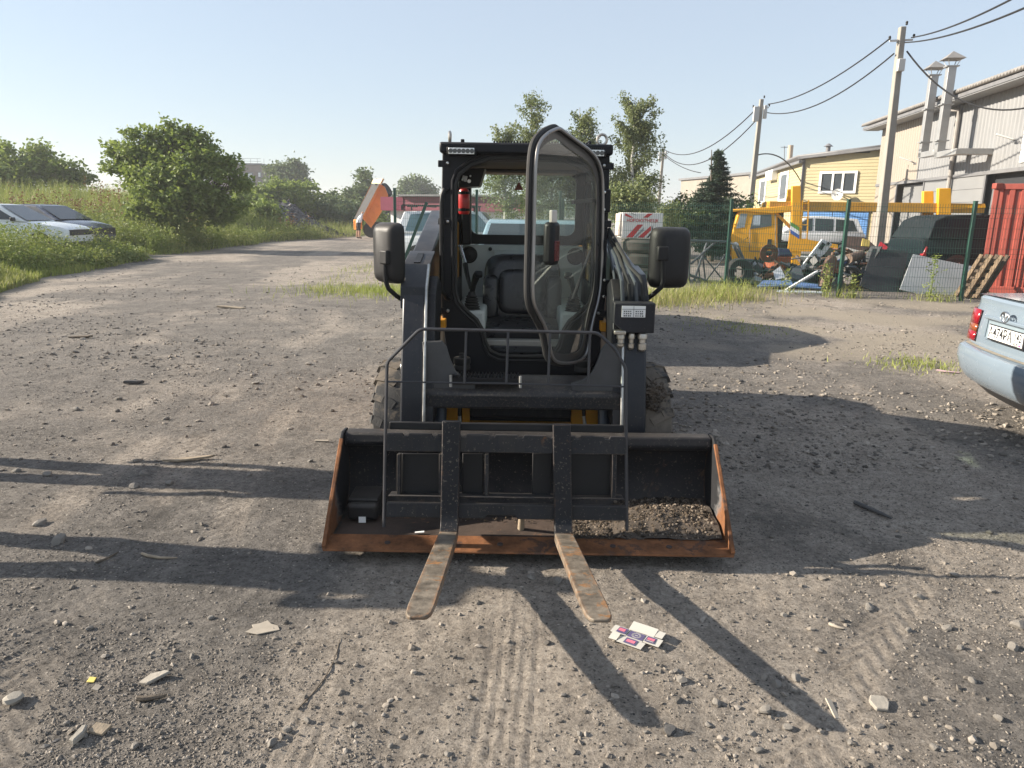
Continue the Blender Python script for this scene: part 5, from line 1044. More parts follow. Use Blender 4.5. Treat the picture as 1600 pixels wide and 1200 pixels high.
def stand_pose(h=1.76, spread=.13, arms='down', bend=0):
    k = h/1.76; J = dict(pelvis=(0, 0, .93), belly=(0, 0, 1.08), chest=(0, .0, 1.30), neck=(0, .0, 1.47), chin=(0, -.02, 1.54), head=(0, -.01, 1.64), crown=(0, 0, 1.73))
    E_ = [('pelvis', 'belly'), ('belly', 'chest'), ('chest', 'neck'), ('neck', 'chin'), ('chin', 'head'), ('head', 'crown')]
    Rd = dict(pelvis=.18, belly=.185, chest=.20, neck=.06, chin=.07, head=.095, crown=.06)
    for s, n in ((-1, 'l'), (1, 'r')):
        J.update({n+'hip': (s*.10, 0, .86), n+'knee': (s*(.10+spread*.3), -.02, .48), n+'ankle': (s*(.10+spread*.6), .03, .09), n+'toe': (s*(.11+spread*.65), -.14, .04)})
        if arms == 'down': J.update({n+'sh': (s*.20, 0, 1.42), n+'el': (s*.27, .03, 1.14), n+'wr': (s*.28, -.04, .90), n+'ha': (s*.28, -.06, .80)})
        else: J.update({n+'sh': (s*.20, 0, 1.42), n+'el': (s*.30, -.05, 1.18), n+'wr': (s*.12, -.26, 1.32), n+'ha': (s*.07, -.30, 1.38)})
        Rd.update({n+'hip': .125, n+'knee': .085, n+'ankle': .06, n+'toe': .04, n+'sh': .075, n+'el': .045, n+'wr': .032, n+'ha': .035})
        E_ += [('pelvis', n+'hip'), (n+'hip', n+'knee'), (n+'knee', n+'ankle'), (n+'ankle', n+'toe'), ('chest', n+'sh'), (n+'sh', n+'el'), (n+'el', n+'wr'), (n+'wr', n+'ha')]
    if bend:
        for q in J:
            x, y, z = J[q]
            if z > .95: d = z-.95; J[q] = (x, y-d*math.sin(bend), .95+d*math.cos(bend))
    return {q: tuple(c*k for c in v) for q, v in J.items()}, E_, {q: v*k for q, v in Rd.items()}
person('person', 'person in dark clothes standing beyond the left edge, nearest the camera', (-3.55, 3.30, 0), R_(-90), stand_pose(1.80, .2, 'up'), (.05, .05, .06), (.04, .04, .05), (.35, .2, .14), (.03, .02, .015))
person('person', 'person in work clothes beyond the left edge, farther from the camera', (-4.2, 4.45, 0), R_(-75), stand_pose(1.76, .1, 'down'), (.07, .08, .1), (.04, .05, .07), (.35, .2, .14), (.03, .02, .015))
g = gnd(572, 371); person('person', 'person in pale grey T-shirt and dark shorts bending by the tipper truck', (g.x, 45.6, hz(g.x, 45.6)), R_(120), stand_pose(1.72, .25, 'down', .45), (.42, .45, .50), (.015, .016, .02), (.38, .22, .15), (.03, .02, .015))

# ================================================================== mesh fence
M_fence = mat('green_fence', (0.012, 0.062, 0.042), .45, var=.15)
def fence_run(name, label, pts, h=1.98, wire=.006):
    t = thing(name, label, 'fence', (pts[0][0], pts[0][1], 0))
    for (x, y) in pts:
        b = MB(); b.bx(x-.032, x+.032, y-.032, y+.032, -.1, h); b.bx(x-.035, x+.035, y-.035, y+.035, h, h+.018)
        po = b.build('post', M_fence, t, bevel=.004); b = MB()
        for z in (.3, .9, 1.5): b.box((x, y-.038, z), (.05, .014, .04))
        b.build('clamp', M_fence, po, kind='stuff')
    for (xa, ya), (xb, yb) in zip(pts[:-1], pts[1:]):
        d = V(xb-xa, yb-ya, 0); L_ = d.length; d.normalize(); nn = V(d.y, -d.x, 0); b = MB(); s0 = .05
        zs = [.06, .16, .26, .46, .66, .86, .96, 1.06, 1.26, 1.46, 1.66, 1.76, 1.86]; fold = {.16: .03, .96: .03, 1.76: .03}
        n = int((L_-.1)/.05)
        for i in range(n+1):
            p = V(xa, ya, 0)+d*(s0+i*(L_-.1)/n); P = [p+V(0, 0, .03)]
            for z in (.06, .16, .26, .86, .96, 1.06, 1.66, 1.76, 1.86, h-.05): P.append(p+nn*fold.get(z, 0)+V(0, 0, z))
            b.tube(P, wire*.5, 3, cap=False)
        for z in zs: q = nn*fold.get(z, 0)+V(0, 0, z); b.tube([V(xa, ya, 0)+d*s0+q, V(xb, yb, 0)-d*s0+q], wire*.55, 3, cap=False)
        b.build('wire_panel', M_fence, t, smooth=0, fix=False, kind='stuff')
    return t
fR = [(1.2, 18.9), (4.92, 17.2), (6.82, 15.5), (9.22, 15.2), (11.6, 15.0)]
fence_run('mesh_fence', 'green wire mesh fence in front of the scrap yard at right', fR)
fL = fence_run('mesh_fence', 'green wire mesh fence on the left behind the loader', [(at(617, 330, 18.6).x, 18.6), (-.95, 18.9), (1.14, 18.95)], 2.16)
MB().bar(at(667, 316, 18.5), at(624, 425, 18.5), .07, .07).build('diagonal_brace', M_fence, fL)

# ================================================================== concrete poles and wires
M_conc = mat('pole_concrete', (0.29, 0.27, 0.235), .9, var=.12, scale=3, bump=.3, bscale=40, streak=(.22, .20, .175))
M_wire = mat('black_cable', (.012, .012, .013), .6)
M_box = mat('grey_cabinet', (.50, .50, .48), .5, var=.08)
PT = []
for lb, Y, top, bot, w in (('nearest thick concrete pole before the warehouse', 23, (1410, 42), (1372, 385), .23), ('middle concrete pole beside the yellow house with cabinets', 34, (1190, 155), (1171, 335), .22), ('farthest thin concrete pole behind the spruce', 56, (1037, 232), (1028, 330), .22)):
    a, c = at(*top, Y), at(*bot, Y); d = (a-c); base = c-d*(c.z/d.z); t = thing('utility_pole', lb, 'pole', (base.x, base.y, 0), 0, 'concrete poles carrying the wires')
    MB().bar(base, a, w*1.15, w*1.25, (0, 1, 0), w*.72, w*.75).build('shaft', M_conc, t, bevel=.02)
    MB().bar(a-V(.32, 0, .38), a+V(.34, 0, -.34), .05, .05).build('cross_arm', M_box, t)
    for k, (dx, dz) in enumerate(((-.34, -.36), (.35, -.30), (.1, .04))): MB().lathe([(.02, 0), (.035, .02), (.03, .06), (.04, .08), (.02, .11), (0, .11)], a+V(dx, -.03, dz), (0, 0, 1), 10).build('insulator', M_rub, t)
    if Y < 60:
        cb = a-d*(.17 if Y < 30 else .13); MB().box(cb+V(-.0 if Y < 30 else -.22, -.16, -.0), (.2 if Y < 30 else .24, .13, .34 if Y < 30 else .62)).build('cabinet', M_box, t, bevel=.02)
        if Y > 30: MB().box(cb+V(.18, -.1, .1), (.14, .16, .55)).build('cabinet', M_box, t, bevel=.02)
    PT.append(a)
def cable(p0, p1, sag, r, label, n=18):
    p0, p1 = Vector(p0), Vector(p1); P = [p0.lerp(p1, i/n)-V(0, 0, 4*sag*(i/n)*(1-i/n)) for i in range(n+1)]
    o = MB().tube(P, r, 6).build('overhead_cable', M_wire, None); return tag(o, label, 'cable', 'overhead cables between the poles')
a1, a2, a3 = PT
cable(a1+V(-.3, 0, -.30), a2+V(.3, 0, -.2), .35, .022, 'upper cable from the nearest pole to the middle pole')
cable(a1+V(-.15, 0, -.72), a2+V(.3, 0, -.55), .55, .022, 'lower cable from the nearest pole to the middle pole')
cable(a2+V(-.1, 0, -.3), a3+V(.1, 0, -.1), 1.0, .026, 'upper cable from the middle pole to the farthest pole')
cable(a2+V(-.1, 0, -.8), a3+V(.1, 0, -.35), 1.3, .026, 'lower cable from the middle pole to the farthest pole')
cable(a1+V(.3, 0, -.28), at(1612, -18, 13), .12, .019, 'upper cable leaving the nearest pole to the right')
cable(a1+V(.12, -.02, -.42), at(1640, -5, 13), .15, .02, 'lower cable leaving the nearest pole to the right')
cable(at(1417, 80, 23), at(1640, 158, 20.0), .75, .024, 'black drop cable slung from the nearest pole to the warehouse')
cable(a2-(a2-at(1172, 335, 34))*.48, at(1252, 285, 41.2), -.55, .03, 'arched drop cable from the middle pole to the yellow house')
cable(at(1252, 285, 41.2), at(1360, 280, 40.2), .35, .022, 'cable strung across the yellow house wall')
cable(a3+V(.1, 0, -.5), at(1095, 270, 50), .2, .025, 'slack cable down from the farthest pole')

# ================================================================== warehouse at the right
WN, WF = V(15.55, 21.5, 0), V(17.6, 37.2, 0); WD = (WF-WN); WL = WD.length; WD = WD.normalized(); WS = V(-WD.y, WD.x, 0)  # WS points to the left (outwards)
WN = WN-WD*9; WL += 9
M_wgrey = mat('grey_cladding', (.215, .218, .222), .5, var=.08, scale=1.2, streak=(.17, .17, .17))
M_wbeige = mat('beige_cladding', (.285, .245, .20), .5, var=.06, scale=1.2, streak=(.23, .20, .165))
M_wlow = mat('sandwich_panel', (.21, .213, .215), .5, var=.06, scale=1)
M_trim = mat('grey_trim', (.16, .16, .165), .5)
M_dark = mat('dark_opening', (.02, .022, .026), .8)
M_roofs = mat('fibre_roof', (.22, .21, .20), .8, var=.2)
M_galv = mat('galvanised_duct', (.33, .33, .325), .38, metal=.35, var=.12, scale=3)
WH = thing('warehouse', 'long grey and beige clad warehouse filling the right edge', 'building', tuple(WN))
def wpt(u, z, o=0): return WN+WD*u+WS*o+V(0, 0, z)
def wpx(px, py, o=0):                              # photo pixel on the wall plane -> (u, z)
    p = onp(px, py, WN+WS*o, WS); return (p-WN).dot(WD), p.z
EAVE = wpx(1378, 214)[1]+.38; uT, ZTR = wpx(1500, 283); ZTR = wpx(1550, 272)[1]
uB = wpx(1431, 300)[0]                              # beige / grey joint
def wbox(name, u0, u1, z0, z1, o0, o1, m, parent=WH, bev=0): 
    P = [wpt(u0, z0, o0), wpt(u1, z0, o0), wpt(u1, z1, o0), wpt(u0, z1, o0)]; return MB().prism(P, WS*(o1-o0)).build(name, m, parent, bevel=bev)
def ribbed(name, u0, u1, z0, z1, m, step=.25, dep=.025):
    b = MB(); n = int((u1-u0)/step); P = []
    for i in range(n):
        a = u0+i*(u1-u0)/n; s_ = (u1-u0)/n
        for k, o in ((0, 0), (.55, 0), (.68, dep), (.87, dep)): P.append((a+k*s_, o))
    P.append((u1, 0)); V_ = [wpt(u, z, o) for z in (z0, z1) for u, o in P]; b.grid(V_, len(P), 2); return b.build(name, m, WH, smooth=0, fix=False)
ribbed('upper_cladding', -2, uB, ZTR+.1, EAVE+.1, M_wgrey); ribbed('upper_cladding', uB+.05, WL, ZTR+.1, EAVE+.1, M_wbeige)
ug0, ug1 = wpx(1600, 330)[0]-6, wpx(1537, 300)[0]; ud0, ud1 = wpx(1441, 310)[0], wpx(1398, 320)[0]
wbox('gate_opening', -2, ug1, 0, ZTR, -.35, -.3, M_dark); wbox('gate_leaf', ug1-3.2, ug1-.15, 0, ZTR-.4, -.28, -.2, M_trim)
for k in range(7):
    z0 = k*ZTR/7; wbox('sandwich_panel', ug1+.08, ud0-.06, z0+.008, z0+ZTR/7, -.05, 0, M_wlow, bev=.006)
wbox('pier_cladding', ud1+.08, WL, 0, ZTR, -.05, 0, M_wbeige)
wbox('gate_opening', ud0, ud1, 0, ZTR, -.35, -.3, M_dark)
b = MB(); 
for k in range(14): u0, u1 = ud0+.5, ud1-.1; z = 1.0+k*(ZTR-1.1)/14; P = [wpt(u0, z, -.28), wpt(u1, z, -.28), wpt(u1, z+.17, -.25), wpt(u0, z+.17, -.25)]; b.quad(*P)
b.build('roller_shutter', M_wlow, WH, smooth=0)
for a, c in ((ug1-.06, ug1+.06), (ud0-.06, ud0+.04), (ud1-.04, ud1+.06)): wbox('opening_trim', a, c, 0, ZTR, -.02, .03, M_trim)
wbox('string_course', -2, WL, ZTR, ZTR+.12, .0, .05, M_trim); wbox('joint_strip', uB-.01, uB+.06, ZTR+.12, EAVE, .026, .04, M_trim)
wbox('back_core', -2, WL, 0, EAVE, -7, -.36, M_wgrey)
b = MB(); b.prism([wpt(-3, EAVE-.02, .75), wpt(-3, EAVE+.10, .75), wpt(-3, EAVE+1.6, -7.2), wpt(-3, EAVE, -7.2)], WD*(WL+3.6)); rf = b.build('roof', M_trim, WH)
b = MB(); n = int((WL+3.6)/.2); P = []
for i in range(n*4+1):
    u = -3+i*.05; hh = .045*math.sin(i*math.pi/2); P.append((u, hh))
b.grid([wpt(u, EAVE+.17+h_, .84) for u, h_ in P]+[wpt(u, EAVE+1.7+h_, -7.3) for u, h_ in P], len(P), 2); sh_ = b.build('roof_sheet', M_roofs, rf, fix=False); md = sh_.modifiers.new('t', 'SOLIDIFY'); md.thickness = .05
wbox('soffit', -3, WL+.5, EAVE-.06, EAVE-.03, .05, .72, M_wgrey)
# flue ducts with cowls, elbows into the wall
for px0, px1, topy, botY in ((1458, 1442, 118, 246), (1481, 1467, 106, 246)):
    ua, za = wpx(px0, topy, 1.05); uc, zc = wpx(px1, botY, 1.05); t = thing('flue_duct', 'galvanised flue duct with cowl on the warehouse wall, ' + ('left one' if px0 == 1458 else 'right one'), 'duct', tuple(wpt(uc, zc, 1.05)), 0, 'flue ducts on the warehouse')
    w = .27; P = lambda u, z, o: wpt(u, z, o)
    MB().prism([P(uc-w/2, zc, .92), P(uc+w/2, zc, .92), P(uc+w/2, zc, 1.19), P(uc-w/2, zc, 1.19)], V(0, 0, za-zc)).build('duct', M_galv, t, bevel=.01)
    for k in (.18, .58, .99): z = zc+(za-zc)*k; MB().prism([P(uc-w/2-.03, z, .84), P(uc+w/2+.03, z, .84), P(uc+w/2+.03, z, 1.26), P(uc-w/2-.03, z, 1.26)], V(0, 0, .04)).build('flange', M_galv, t)
    zt = za+.22; q = [P(uc-.33, zt, .72), P(uc+.33, zt, .72), P(uc+.33, zt, 1.38), P(uc-.33, zt, 1.38), P(uc, zt+.28, 1.05)]
    MB().add(q, [(0, 1, 4), (1, 2, 4), (2, 3, 4), (3, 0, 4), (3, 2, 1, 0)]).build('cowl', M_roofs, t, smooth=0)
    for sx, so in ((-1, .93), (1, .93), (-1, 1.17), (1, 1.17)): MB().bar(P(uc+sx*w*.4, za, so), P(uc+sx*w*.8, zt, so+(.1 if so > 1 else -.1)), .025, .012).build('cowl_leg', M_galv, t)
    e1 = uc-(1.25 if px0 == 1458 else 1.35); MB().prism([P(uc+w/2, zc-.02, .91), P(e1, zc-.02, .91), P(e1, zc-.02, 1.19), P(uc+w/2, zc-.02, 1.19)], V(0, 0, .2)).build('elbow', M_galv, t, bevel=.01)
    MB().prism([P(e1, zc-.02, .0), P(e1-.32, zc-.02, .0), P(e1-.32, zc-.02, 1.19), P(e1, zc-.02, 1.19)], V(0, 0, .2)).build('wall_stub', M_galv, t, bevel=.01)
u0, z0 = wpx(1500, 172, .1); u1_, _ = wpx(1483, 283, .1)
dp_ = thing('downpipe', 'grey rain downpipe bending down the warehouse wall', 'downpipe', tuple(wpt(u0, 0, .12)))
MB().tube([wpt(u0+.5, EAVE-.05, .6), wpt(u0+.45, EAVE-.2, .55), wpt(u0, z0, .14), wpt(u0, z0-.3, .12), wpt(u0, 0, .12)], .075, 10).build('pipe', mat('pipe_grey', (.30, .28, .26), .5), dp_)
for lb, px_, py_ in (('left flood lamp on a bracket of the warehouse wall', 1420, 250), ('right flood lamp on a bracket of the warehouse wall', 1577, 215)):
    u, z = wpx(px_, py_, .3); t = thing('flood_lamp', lb, 'lamp', tuple(wpt(u, z, 0)), 0, 'lamps on the warehouse wall')
    MB().bar(wpt(u-.15, z-.18, .0), wpt(u, z-.05, .22), .04, .04).build('bracket', M_trim, t); MB().bar(wpt(u-.05, z-.06, .18), wpt(u+.18, z+.12, .62), .16, .05).build('lamp_head', M_box, t, bevel=.01)
u, z = wpx(1601, 215, .02); wbox('window_frame', u-.9, u+.02, z-.75, z+.75, 0, .06, M_white)
# shipping container before the gate
M_cont = mat('container_red', (.28, .058, .04), .5, var=.12, scale=2, streak=(.21, .045, .033), chips=.22, chipcol=(.16, .07, .04))
cA = gnd(1528, 456); cd = V(.8, -.6, 0); cn = V(cd.y, -cd.x, 0)
CT = thing('shipping_container', 'red corrugated shipping container at the right edge of the yard', 'container', tuple(cA)); hC = at(1541, 287, cA.y).z
def cpt(u, z, o): return cA+cd*u+cn*o+V(0, 0, z)
b = MB(); P = []
for i in range(12):
    for k, o in ((0, 0), (.4, 0), (.5, -.045), (.9, -.045)): P.append((.1+(i+k)*.22, o))
b.grid([cpt(u, z, o) for z in (.16, hC-.12) for u, o in P], len(P), 2); b.build('side_wall', M_cont, CT, smooth=0, fix=False)
for k in (0, 1): b = MB(); u = 0 if k == 0 else 2.75; b.prism([cpt(u, 0, .02), cpt(u+.1, 0, .02), cpt(u+.1, 0, -.12), cpt(u, 0, -.12)], V(0, 0, hC)); b.build('corner_post', M_cont, CT, bevel=.008)
for z in (0, hC-.12): MB().prism([cpt(.1, z, .02), cpt(2.75, z, .02), cpt(2.75, z, -.1), cpt(.1, z, -.1)], V(0, 0, .16 if z == 0 else .12)).build('rail', M_cont, CT, bevel=.006)
MB().prism([cpt(0, hC-.03, 0), cpt(2.85, hC-.03, 0), cpt(2.85, hC-.03, -2.4), cpt(0, hC-.03, -2.4)], V(0, 0, .02)).build('roof', M_cont, CT)
MB().prism([cpt(.01, .1, -.1), cpt(.01, .1, -2.4), cpt(.05, .1, -2.4), cpt(.05, .1, -.1)], V(0, 0, hC-.15)).build('end_wall', M_cont, CT)
for u in (.7, 1.25, 1.8): MB().cyl(cpt(u, .1, .05), cpt(u, hC-.06, .05), .02).build('lock_rod', M_cont, CT)
for z in (0, hC-.11): MB().box(cpt(.06, z+.06, .02), (.16, .16, .12)).build('corner_casting', M_cont, CT, bevel=.01)

# ================================================================== yellow house
M_sid = mat('yellow_siding', (.44, .375, .215), .55, var=.05, scale=1)
M_sidd = mat('blue_shutter', (.08, .21, .46), .45, var=.1)
M_pane = mat('window_pane', (.05, .06, .07), .08, var=.1)
HF0, HF1 = at(1246, 360, 41), at(1368, 360, 38.6); HF0.z = HF1.z = 0; hd = (HF1-HF0).normalized(); hn = V(hd.y, -hd.x, 0); hL = (HF1-HF0).length+2.0
HZ = onp(1246, 250, HF0, hn).z; HZ1 = onp(1366, 238, HF0, hn).z
HS = thing('yellow_house', 'two-storey house with yellow siding above blue roller doors', 'building', tuple(HF0))
def hpt(u, z, o=0): return HF0+hd*u+hn*o+V(0, 0, z)
def hpx(px, py): p = onp(px, py, HF0, hn); return (p-HF0).dot(hd), p.z
zB = hpx(1300, 327)[1]
def siding(ptf, L_, zl, zr0, zr1, nm):
    b = MB(); z = zl; s_ = .165
    while z < max(zr0, zr1):
        u0 = 0; top = min(z+s_, max(zr0, zr1)); lo = 0
        if z > min(zr0, zr1): lo = L_*(z-zr0)/(zr1-zr0) if zr1 > zr0 else 0
        if lo < L_: b.quad(ptf(lo, z, .022), ptf(L_, z, .022), ptf(L_, z+s_, .0), ptf(lo, z+s_, .0)); b.quad(ptf(lo, z, .0), ptf(L_, z, .0), ptf(L_, z, .022), ptf(lo, z, .022))
        z += s_
    return b.build(nm, M_sid, HS, smooth=0, fix=False, kind='stuff')
siding(hpt, hL, zB, HZ, HZ1+.2, 'front_siding')
sdir_ = V(-.20, 1, 0).normalized(); sdir_ = (V(at(1166, 340, 58).x, 58, 0)-HF0).normalized(); sL = 15.5
def spt(u, z, o=0): return HF0+sdir_*u+V(-sdir_.y, sdir_.x, 0)*o+V(0, 0, z)
siding(spt, sL, .4, HZ-.15, HZ-.15, 'side_siding')
MB().prism([hpt(.01, 0, -.03), hpt(hL, 0, -.03), hpt(hL, 0, -8), spt(sL, 0, -.03)], V(0, 0, HZ-.3)).build('core', M_sid, HS)
MB().prism([hpt(-.25, HZ+.02, .35), hpt(hL, HZ1+.3, .35), hpt(hL, HZ1+.42, .35), hpt(-.25, HZ+.14, .35)], hn*-1.2).build('verge_board', M_trim, HS)
rp = MB().add([hpt(-.3, HZ+.1, .3), hpt(hL, HZ1+.4, .3), hpt(hL, HZ1+.4, -12), spt(sL+.3, HZ-.1, .3)], [(0, 1, 2, 3)]).build('roof', M_trim, HS); rp.modifiers.new('s', 'SOLIDIFY').thickness = .12
MB().bar(spt(-.2, HZ-.12, .25), spt(sL, HZ-.18, .25), .14, .14).build('gutter', M_trim, HS)
MB().bar(hpt(.0, 0, .05), hpt(.0, HZ, .05), .12, .1, (0, 1, 0)).build('corner_pipe', M_trim, HS)
u0, z1 = hpx(1282, 268); u1, z0 = hpx(1337, 302)
wf = MB().ring([hpt(u0, z0, .03), hpt(u1, z0, .03), hpt(u1, z1, .03), hpt(u0, z1, .03)], [hpt(u0+.12, z0+.12, .03), hpt(u1-.12, z0+.12, .03), hpt(u1-.12, z1-.12, .03), hpt(u0+.12, z1-.12, .03)], hn*.06).build('window', M_white, HS)
for k in range(3):
    a = u0+.10+(u1-u0-.2)*(0 if k == 0 else .36 if k == 1 else .66); c = u0+.10+(u1-u0-.2)*(.34 if k == 0 else .64 if k == 1 else 1.0)
    MB().quad(hpt(a, z0+.1, .045), hpt(c, z0+.1, .045), hpt(c, z1-.1, .045), hpt(a, z1-.1, .045)).build('pane', M_pane, wf)
for k in (.35, .65): a = u0+.1+(u1-u0-.2)*k; MB().prism([hpt(a-.05, z0+.12, .03), hpt(a+.05, z0+.12, .03), hpt(a+.05, z1-.12, .03), hpt(a-.05, z1-.12, .03)], hn*.05).build('mullion', M_white, wf)
def spx(px, py): nn = V(-sdir_.y, sdir_.x, 0); p = onp(px, py, HF0, nn); return (p-HF0).dot(sdir_), p.z
for (a0, b0, a1, b1) in ((1221, 270, 1230, 315), (1189, 281, 1196, 318)):
    ua, za = spx(a0, b0); ub, zb = spx(a1, b1); w_ = MB().prism([spt(ua, zb, .02), spt(ub, zb, .02), spt(ub, za, .02), spt(ua, za, .02)], V(-sdir_.y, sdir_.x, 0)*.05).build('window', M_white, HS)
    mU, mZ = (ua-ub)*.16, (za-zb)*.1; MB().quad(spt(ua-mU, zb+mZ, .075), spt(ub+mU, zb+mZ, .075), spt(ub+mU, za-mZ, .075), spt(ua-mU, za-mZ, .075)).build('pane', M_pane, w_)
for a0, a1 in ((1255, 1300), (1301, 1357)):
    ua = hpx(a0, 340)[0]; ub = hpx(a1, 340)[0]; b = MB(); z = 0
    while z < zB-.05: b.quad(hpt(ua, z, .05), hpt(ub, z, .05), hpt(ub, z+.11, .02), hpt(ua, z+.11, .02)); z += .115
    b.build('roller_door', M_sidd, HS, smooth=0, fix=False)
MB().prism([hpt(-.1, zB-.12, .0), hpt(hL, zB-.12, .0), hpt(hL, zB, .0), hpt(-.1, zB, .0)], hn*.08).build('band', M_sid, HS)
p = hpt(*hpx(1271, 246), -2.5); MB().bx(p.x-.3, p.x+.3, p.y-.3, p.y+.3, HZ-.5, p.z+.35).build('chimney', mat('brick_chimney', (.30, .13, .09), .85, var=.3, scale=9), HS)
MB().cyl(V(p.x, p.y, p.z+.3), V(p.x, p.y, p.z+.8), .12).lathe([(.25, .75), (.05, .9), (0, .9)], V(p.x, p.y, p.z), (0, 0, 1), 12).build('chimney_pipe', M_trim, HS)
p = at(1234, 245, 47); MB().cyl(V(p.x, p.y, 3.5), V(p.x, p.y, at(1234, 227, 47).z), .16).build('vent_pipe', mat('tan_pipe', (.46, .36, .26), .7), HS)
an = thing('roof_antenna', 'thin television antenna above the yellow house gutter', 'antenna', tuple(at(1225, 255, 45)))
MB().cyl(at(1225, 260, 45), at(1226, 228, 45), .02).build('mast', M_trim, an); MB().bar(at(1220, 230, 45), at(1231, 230, 45), .05, .03).bar(at(1222, 230, 44.7), at(1222, 230, 45.4), .03, .03).bar(at(1226, 230, 44.7), at(1226, 230, 45.4), .03, .03).build('boom', M_trim, an)
ac = thing('air_conditioner', 'white air conditioner box on the side of the yellow house', 'air conditioner', tuple(spt(*spx(1211, 275), .2)))
ua, za = spx(1206, 268); ub, zb = spx(1215, 281); MB().prism([spt(ua, zb, .03), spt(ub, zb, .03), spt(ub, za, .03), spt(ua, za, .03)], V(-sdir_.y, sdir_.x, 0)*.35).build('housing', M_white, ac, bevel=.02)
pc = onp(1308, 304, HF0+hn*.5, hn); sd_ = thing('satellite_dish', 'round white satellite dish below the house window', 'dish', tuple(pc)); R0 = .29
MB().lathe([(.0, .10), (R0*.5, .075), (R0*.8, .035), (R0, .0), (R0, -.01), (R0*.5, .06), (0, .085)], pc, hn*-1, 24).build('reflector', M_white, sd_)
MB().tube([pc+hn*.02-V(0, 0, R0), pc+hn*.38-V(0, 0, .05)], .012, 6).cyl(pc+hn*.36-V(0, 0, .06), pc+hn*.44-V(0, 0, .03), .03).build('feed_arm', M_trim, sd_); MB().tube([pc-hn*.05, pc-hn*.5], .03, 6).build('wall_bracket', M_trim, sd_)
# pale building behind the spruce
p0, p1 = at(1060, 350, 75), at(1175, 350, 62); zt = at(1060, 282, 75).z
bw = thing('pale_brick_building', 'pale whitewashed brick building behind the spruce', 'building', (p0.x, 75, 0)); nn = (V(p1.x, 62, 0)-V(p0.x, 75, 0)).normalized(); bk_ = V(-nn.y, nn.x, 0)
M_pale = mat('whitewashed_brick', (.28, .25, .21), .9, var=.14, scale=2, chips=.25, chipcol=(.35, .28, .22), bump=.4, bscale=8)
MB().prism([V(p0.x, 75, 0), V(p0.x, 75, 0)+nn*22, V(p0.x, 75, 0)+nn*22+bk_*9, V(p0.x, 75, 0)+bk_*9], V(0, 0, zt)).build('wall', M_pale, bw); MB().prism([V(p0.x, 75, zt)-nn*.2-bk_*.2, V(p0.x, 75, zt)+nn*22-bk_*.2, V(p0.x, 75, zt)+nn*22+bk_*9, V(p0.x, 75, zt)+bk_*9], V(0, 0, .18)).build('parapet', M_trim, bw)
# brick building far left
p0, p1 = at(372, 300, 150), at(410, 300, 150); zt = at(390, 258, 150).z
fb = thing('far_brick_building', 'tall grey-brown brick building beyond the field', 'building', (p0.x, 150, 0)); M_fbr = mat('far_brick', (.20, .155, .13), .9, var=.15, scale=1)
MB().bx(p0.x-6, p1.x, 150, 162, 0, zt).build('wall', M_fbr, fb); MB().bx(p0.x-6.2, p1.x+.25, 149.8, 162.2, zt, zt+.35).build('cornice', M_trim, fb)
for x_, y_ in ((391, 277), (379, 277), (405.5, 273), (405.5, 287)):
    c = at(x_, y_, 149.9); w_ = MB().bx(c.x-(.6 if x_ < 400 else .35), c.x+(.6 if x_ < 400 else .35), 149.85, 150, c.z-(.95 if x_ < 400 else .55), c.z+(.95 if x_ < 400 else .55)).build('window', M_trim, fb); MB().bx(c.x-(.38 if x_ < 400 else .2), c.x+(.38 if x_ < 400 else .2), 149.8, 149.84, c.z-(.7 if x_ < 400 else .4), c.z+(.7 if x_ < 400 else .4)).build('pane', M_white, w_)
rl = MB()
for i in range(9): rl.cyl(V(p0.x-5+i*1.3, 150.2, zt+.3), V(p0.x-5+i*1.3, 150.2, zt+1.3), .035, n=5)
for z in (.75, 1.25): rl.bar(V(p0.x-6, 150.2, zt+z), V(p1.x, 150.2, zt+z), .05, .05)
rl.build('roof_railing', M_trim, fb, kind='stuff')
# maroon shop with flat roof
RS0, RS1 = at(600, 350, 44), at(690, 350, 36); zt = at(600, 308, 44).z
rs = thing('red_shop', 'flat-roofed maroon and pink shop behind the white off-roader', 'building', (RS0.x, 44, 0)); M_mar = mat('maroon_sheet', (.20, .035, .06), .5, var=.1); M_pnk = mat('pink_sheet', (.36, .08, .12), .5, var=.08)
MB().prism([V(RS0.x+.4, 44, 0), V(RS1.x+4, 40.5, 0), V(RS1.x+4, 50, 0), V(RS0.x+.4, 50, 0)], V(0, 0, zt-.6)).build('wall', M_white, rs)
MB().prism([V(RS0.x+1.25, 43.35, zt-.75), V(RS1.x+4, 39.9, zt-.75), V(RS1.x+4, 50.3, zt-.75), V(RS0.x+1.25, 50.3, zt-.75)], V(0, 0, .78)).build('fascia', M_mar, rs)
MB().prism([V(RS0.x-.1, 43.6, zt-.75), V(RS0.x+1.24, 43.3, zt-.75), V(RS0.x+1.24, 50.3, zt-.75), V(RS0.x-.1, 50.3, zt-.75)], V(0, 0, .76)).build('pink_fascia', M_pnk, rs); MB().prism([V(RS0.x+1, 43.1, zt+.05), V(RS1.x+4, 39.6, zt+.05), V(RS1.x+4, 50.4, zt+.05), V(RS0.x+1, 50.4, zt+.05)], V(0, 0, .1)).build('roof', M_trim, rs)

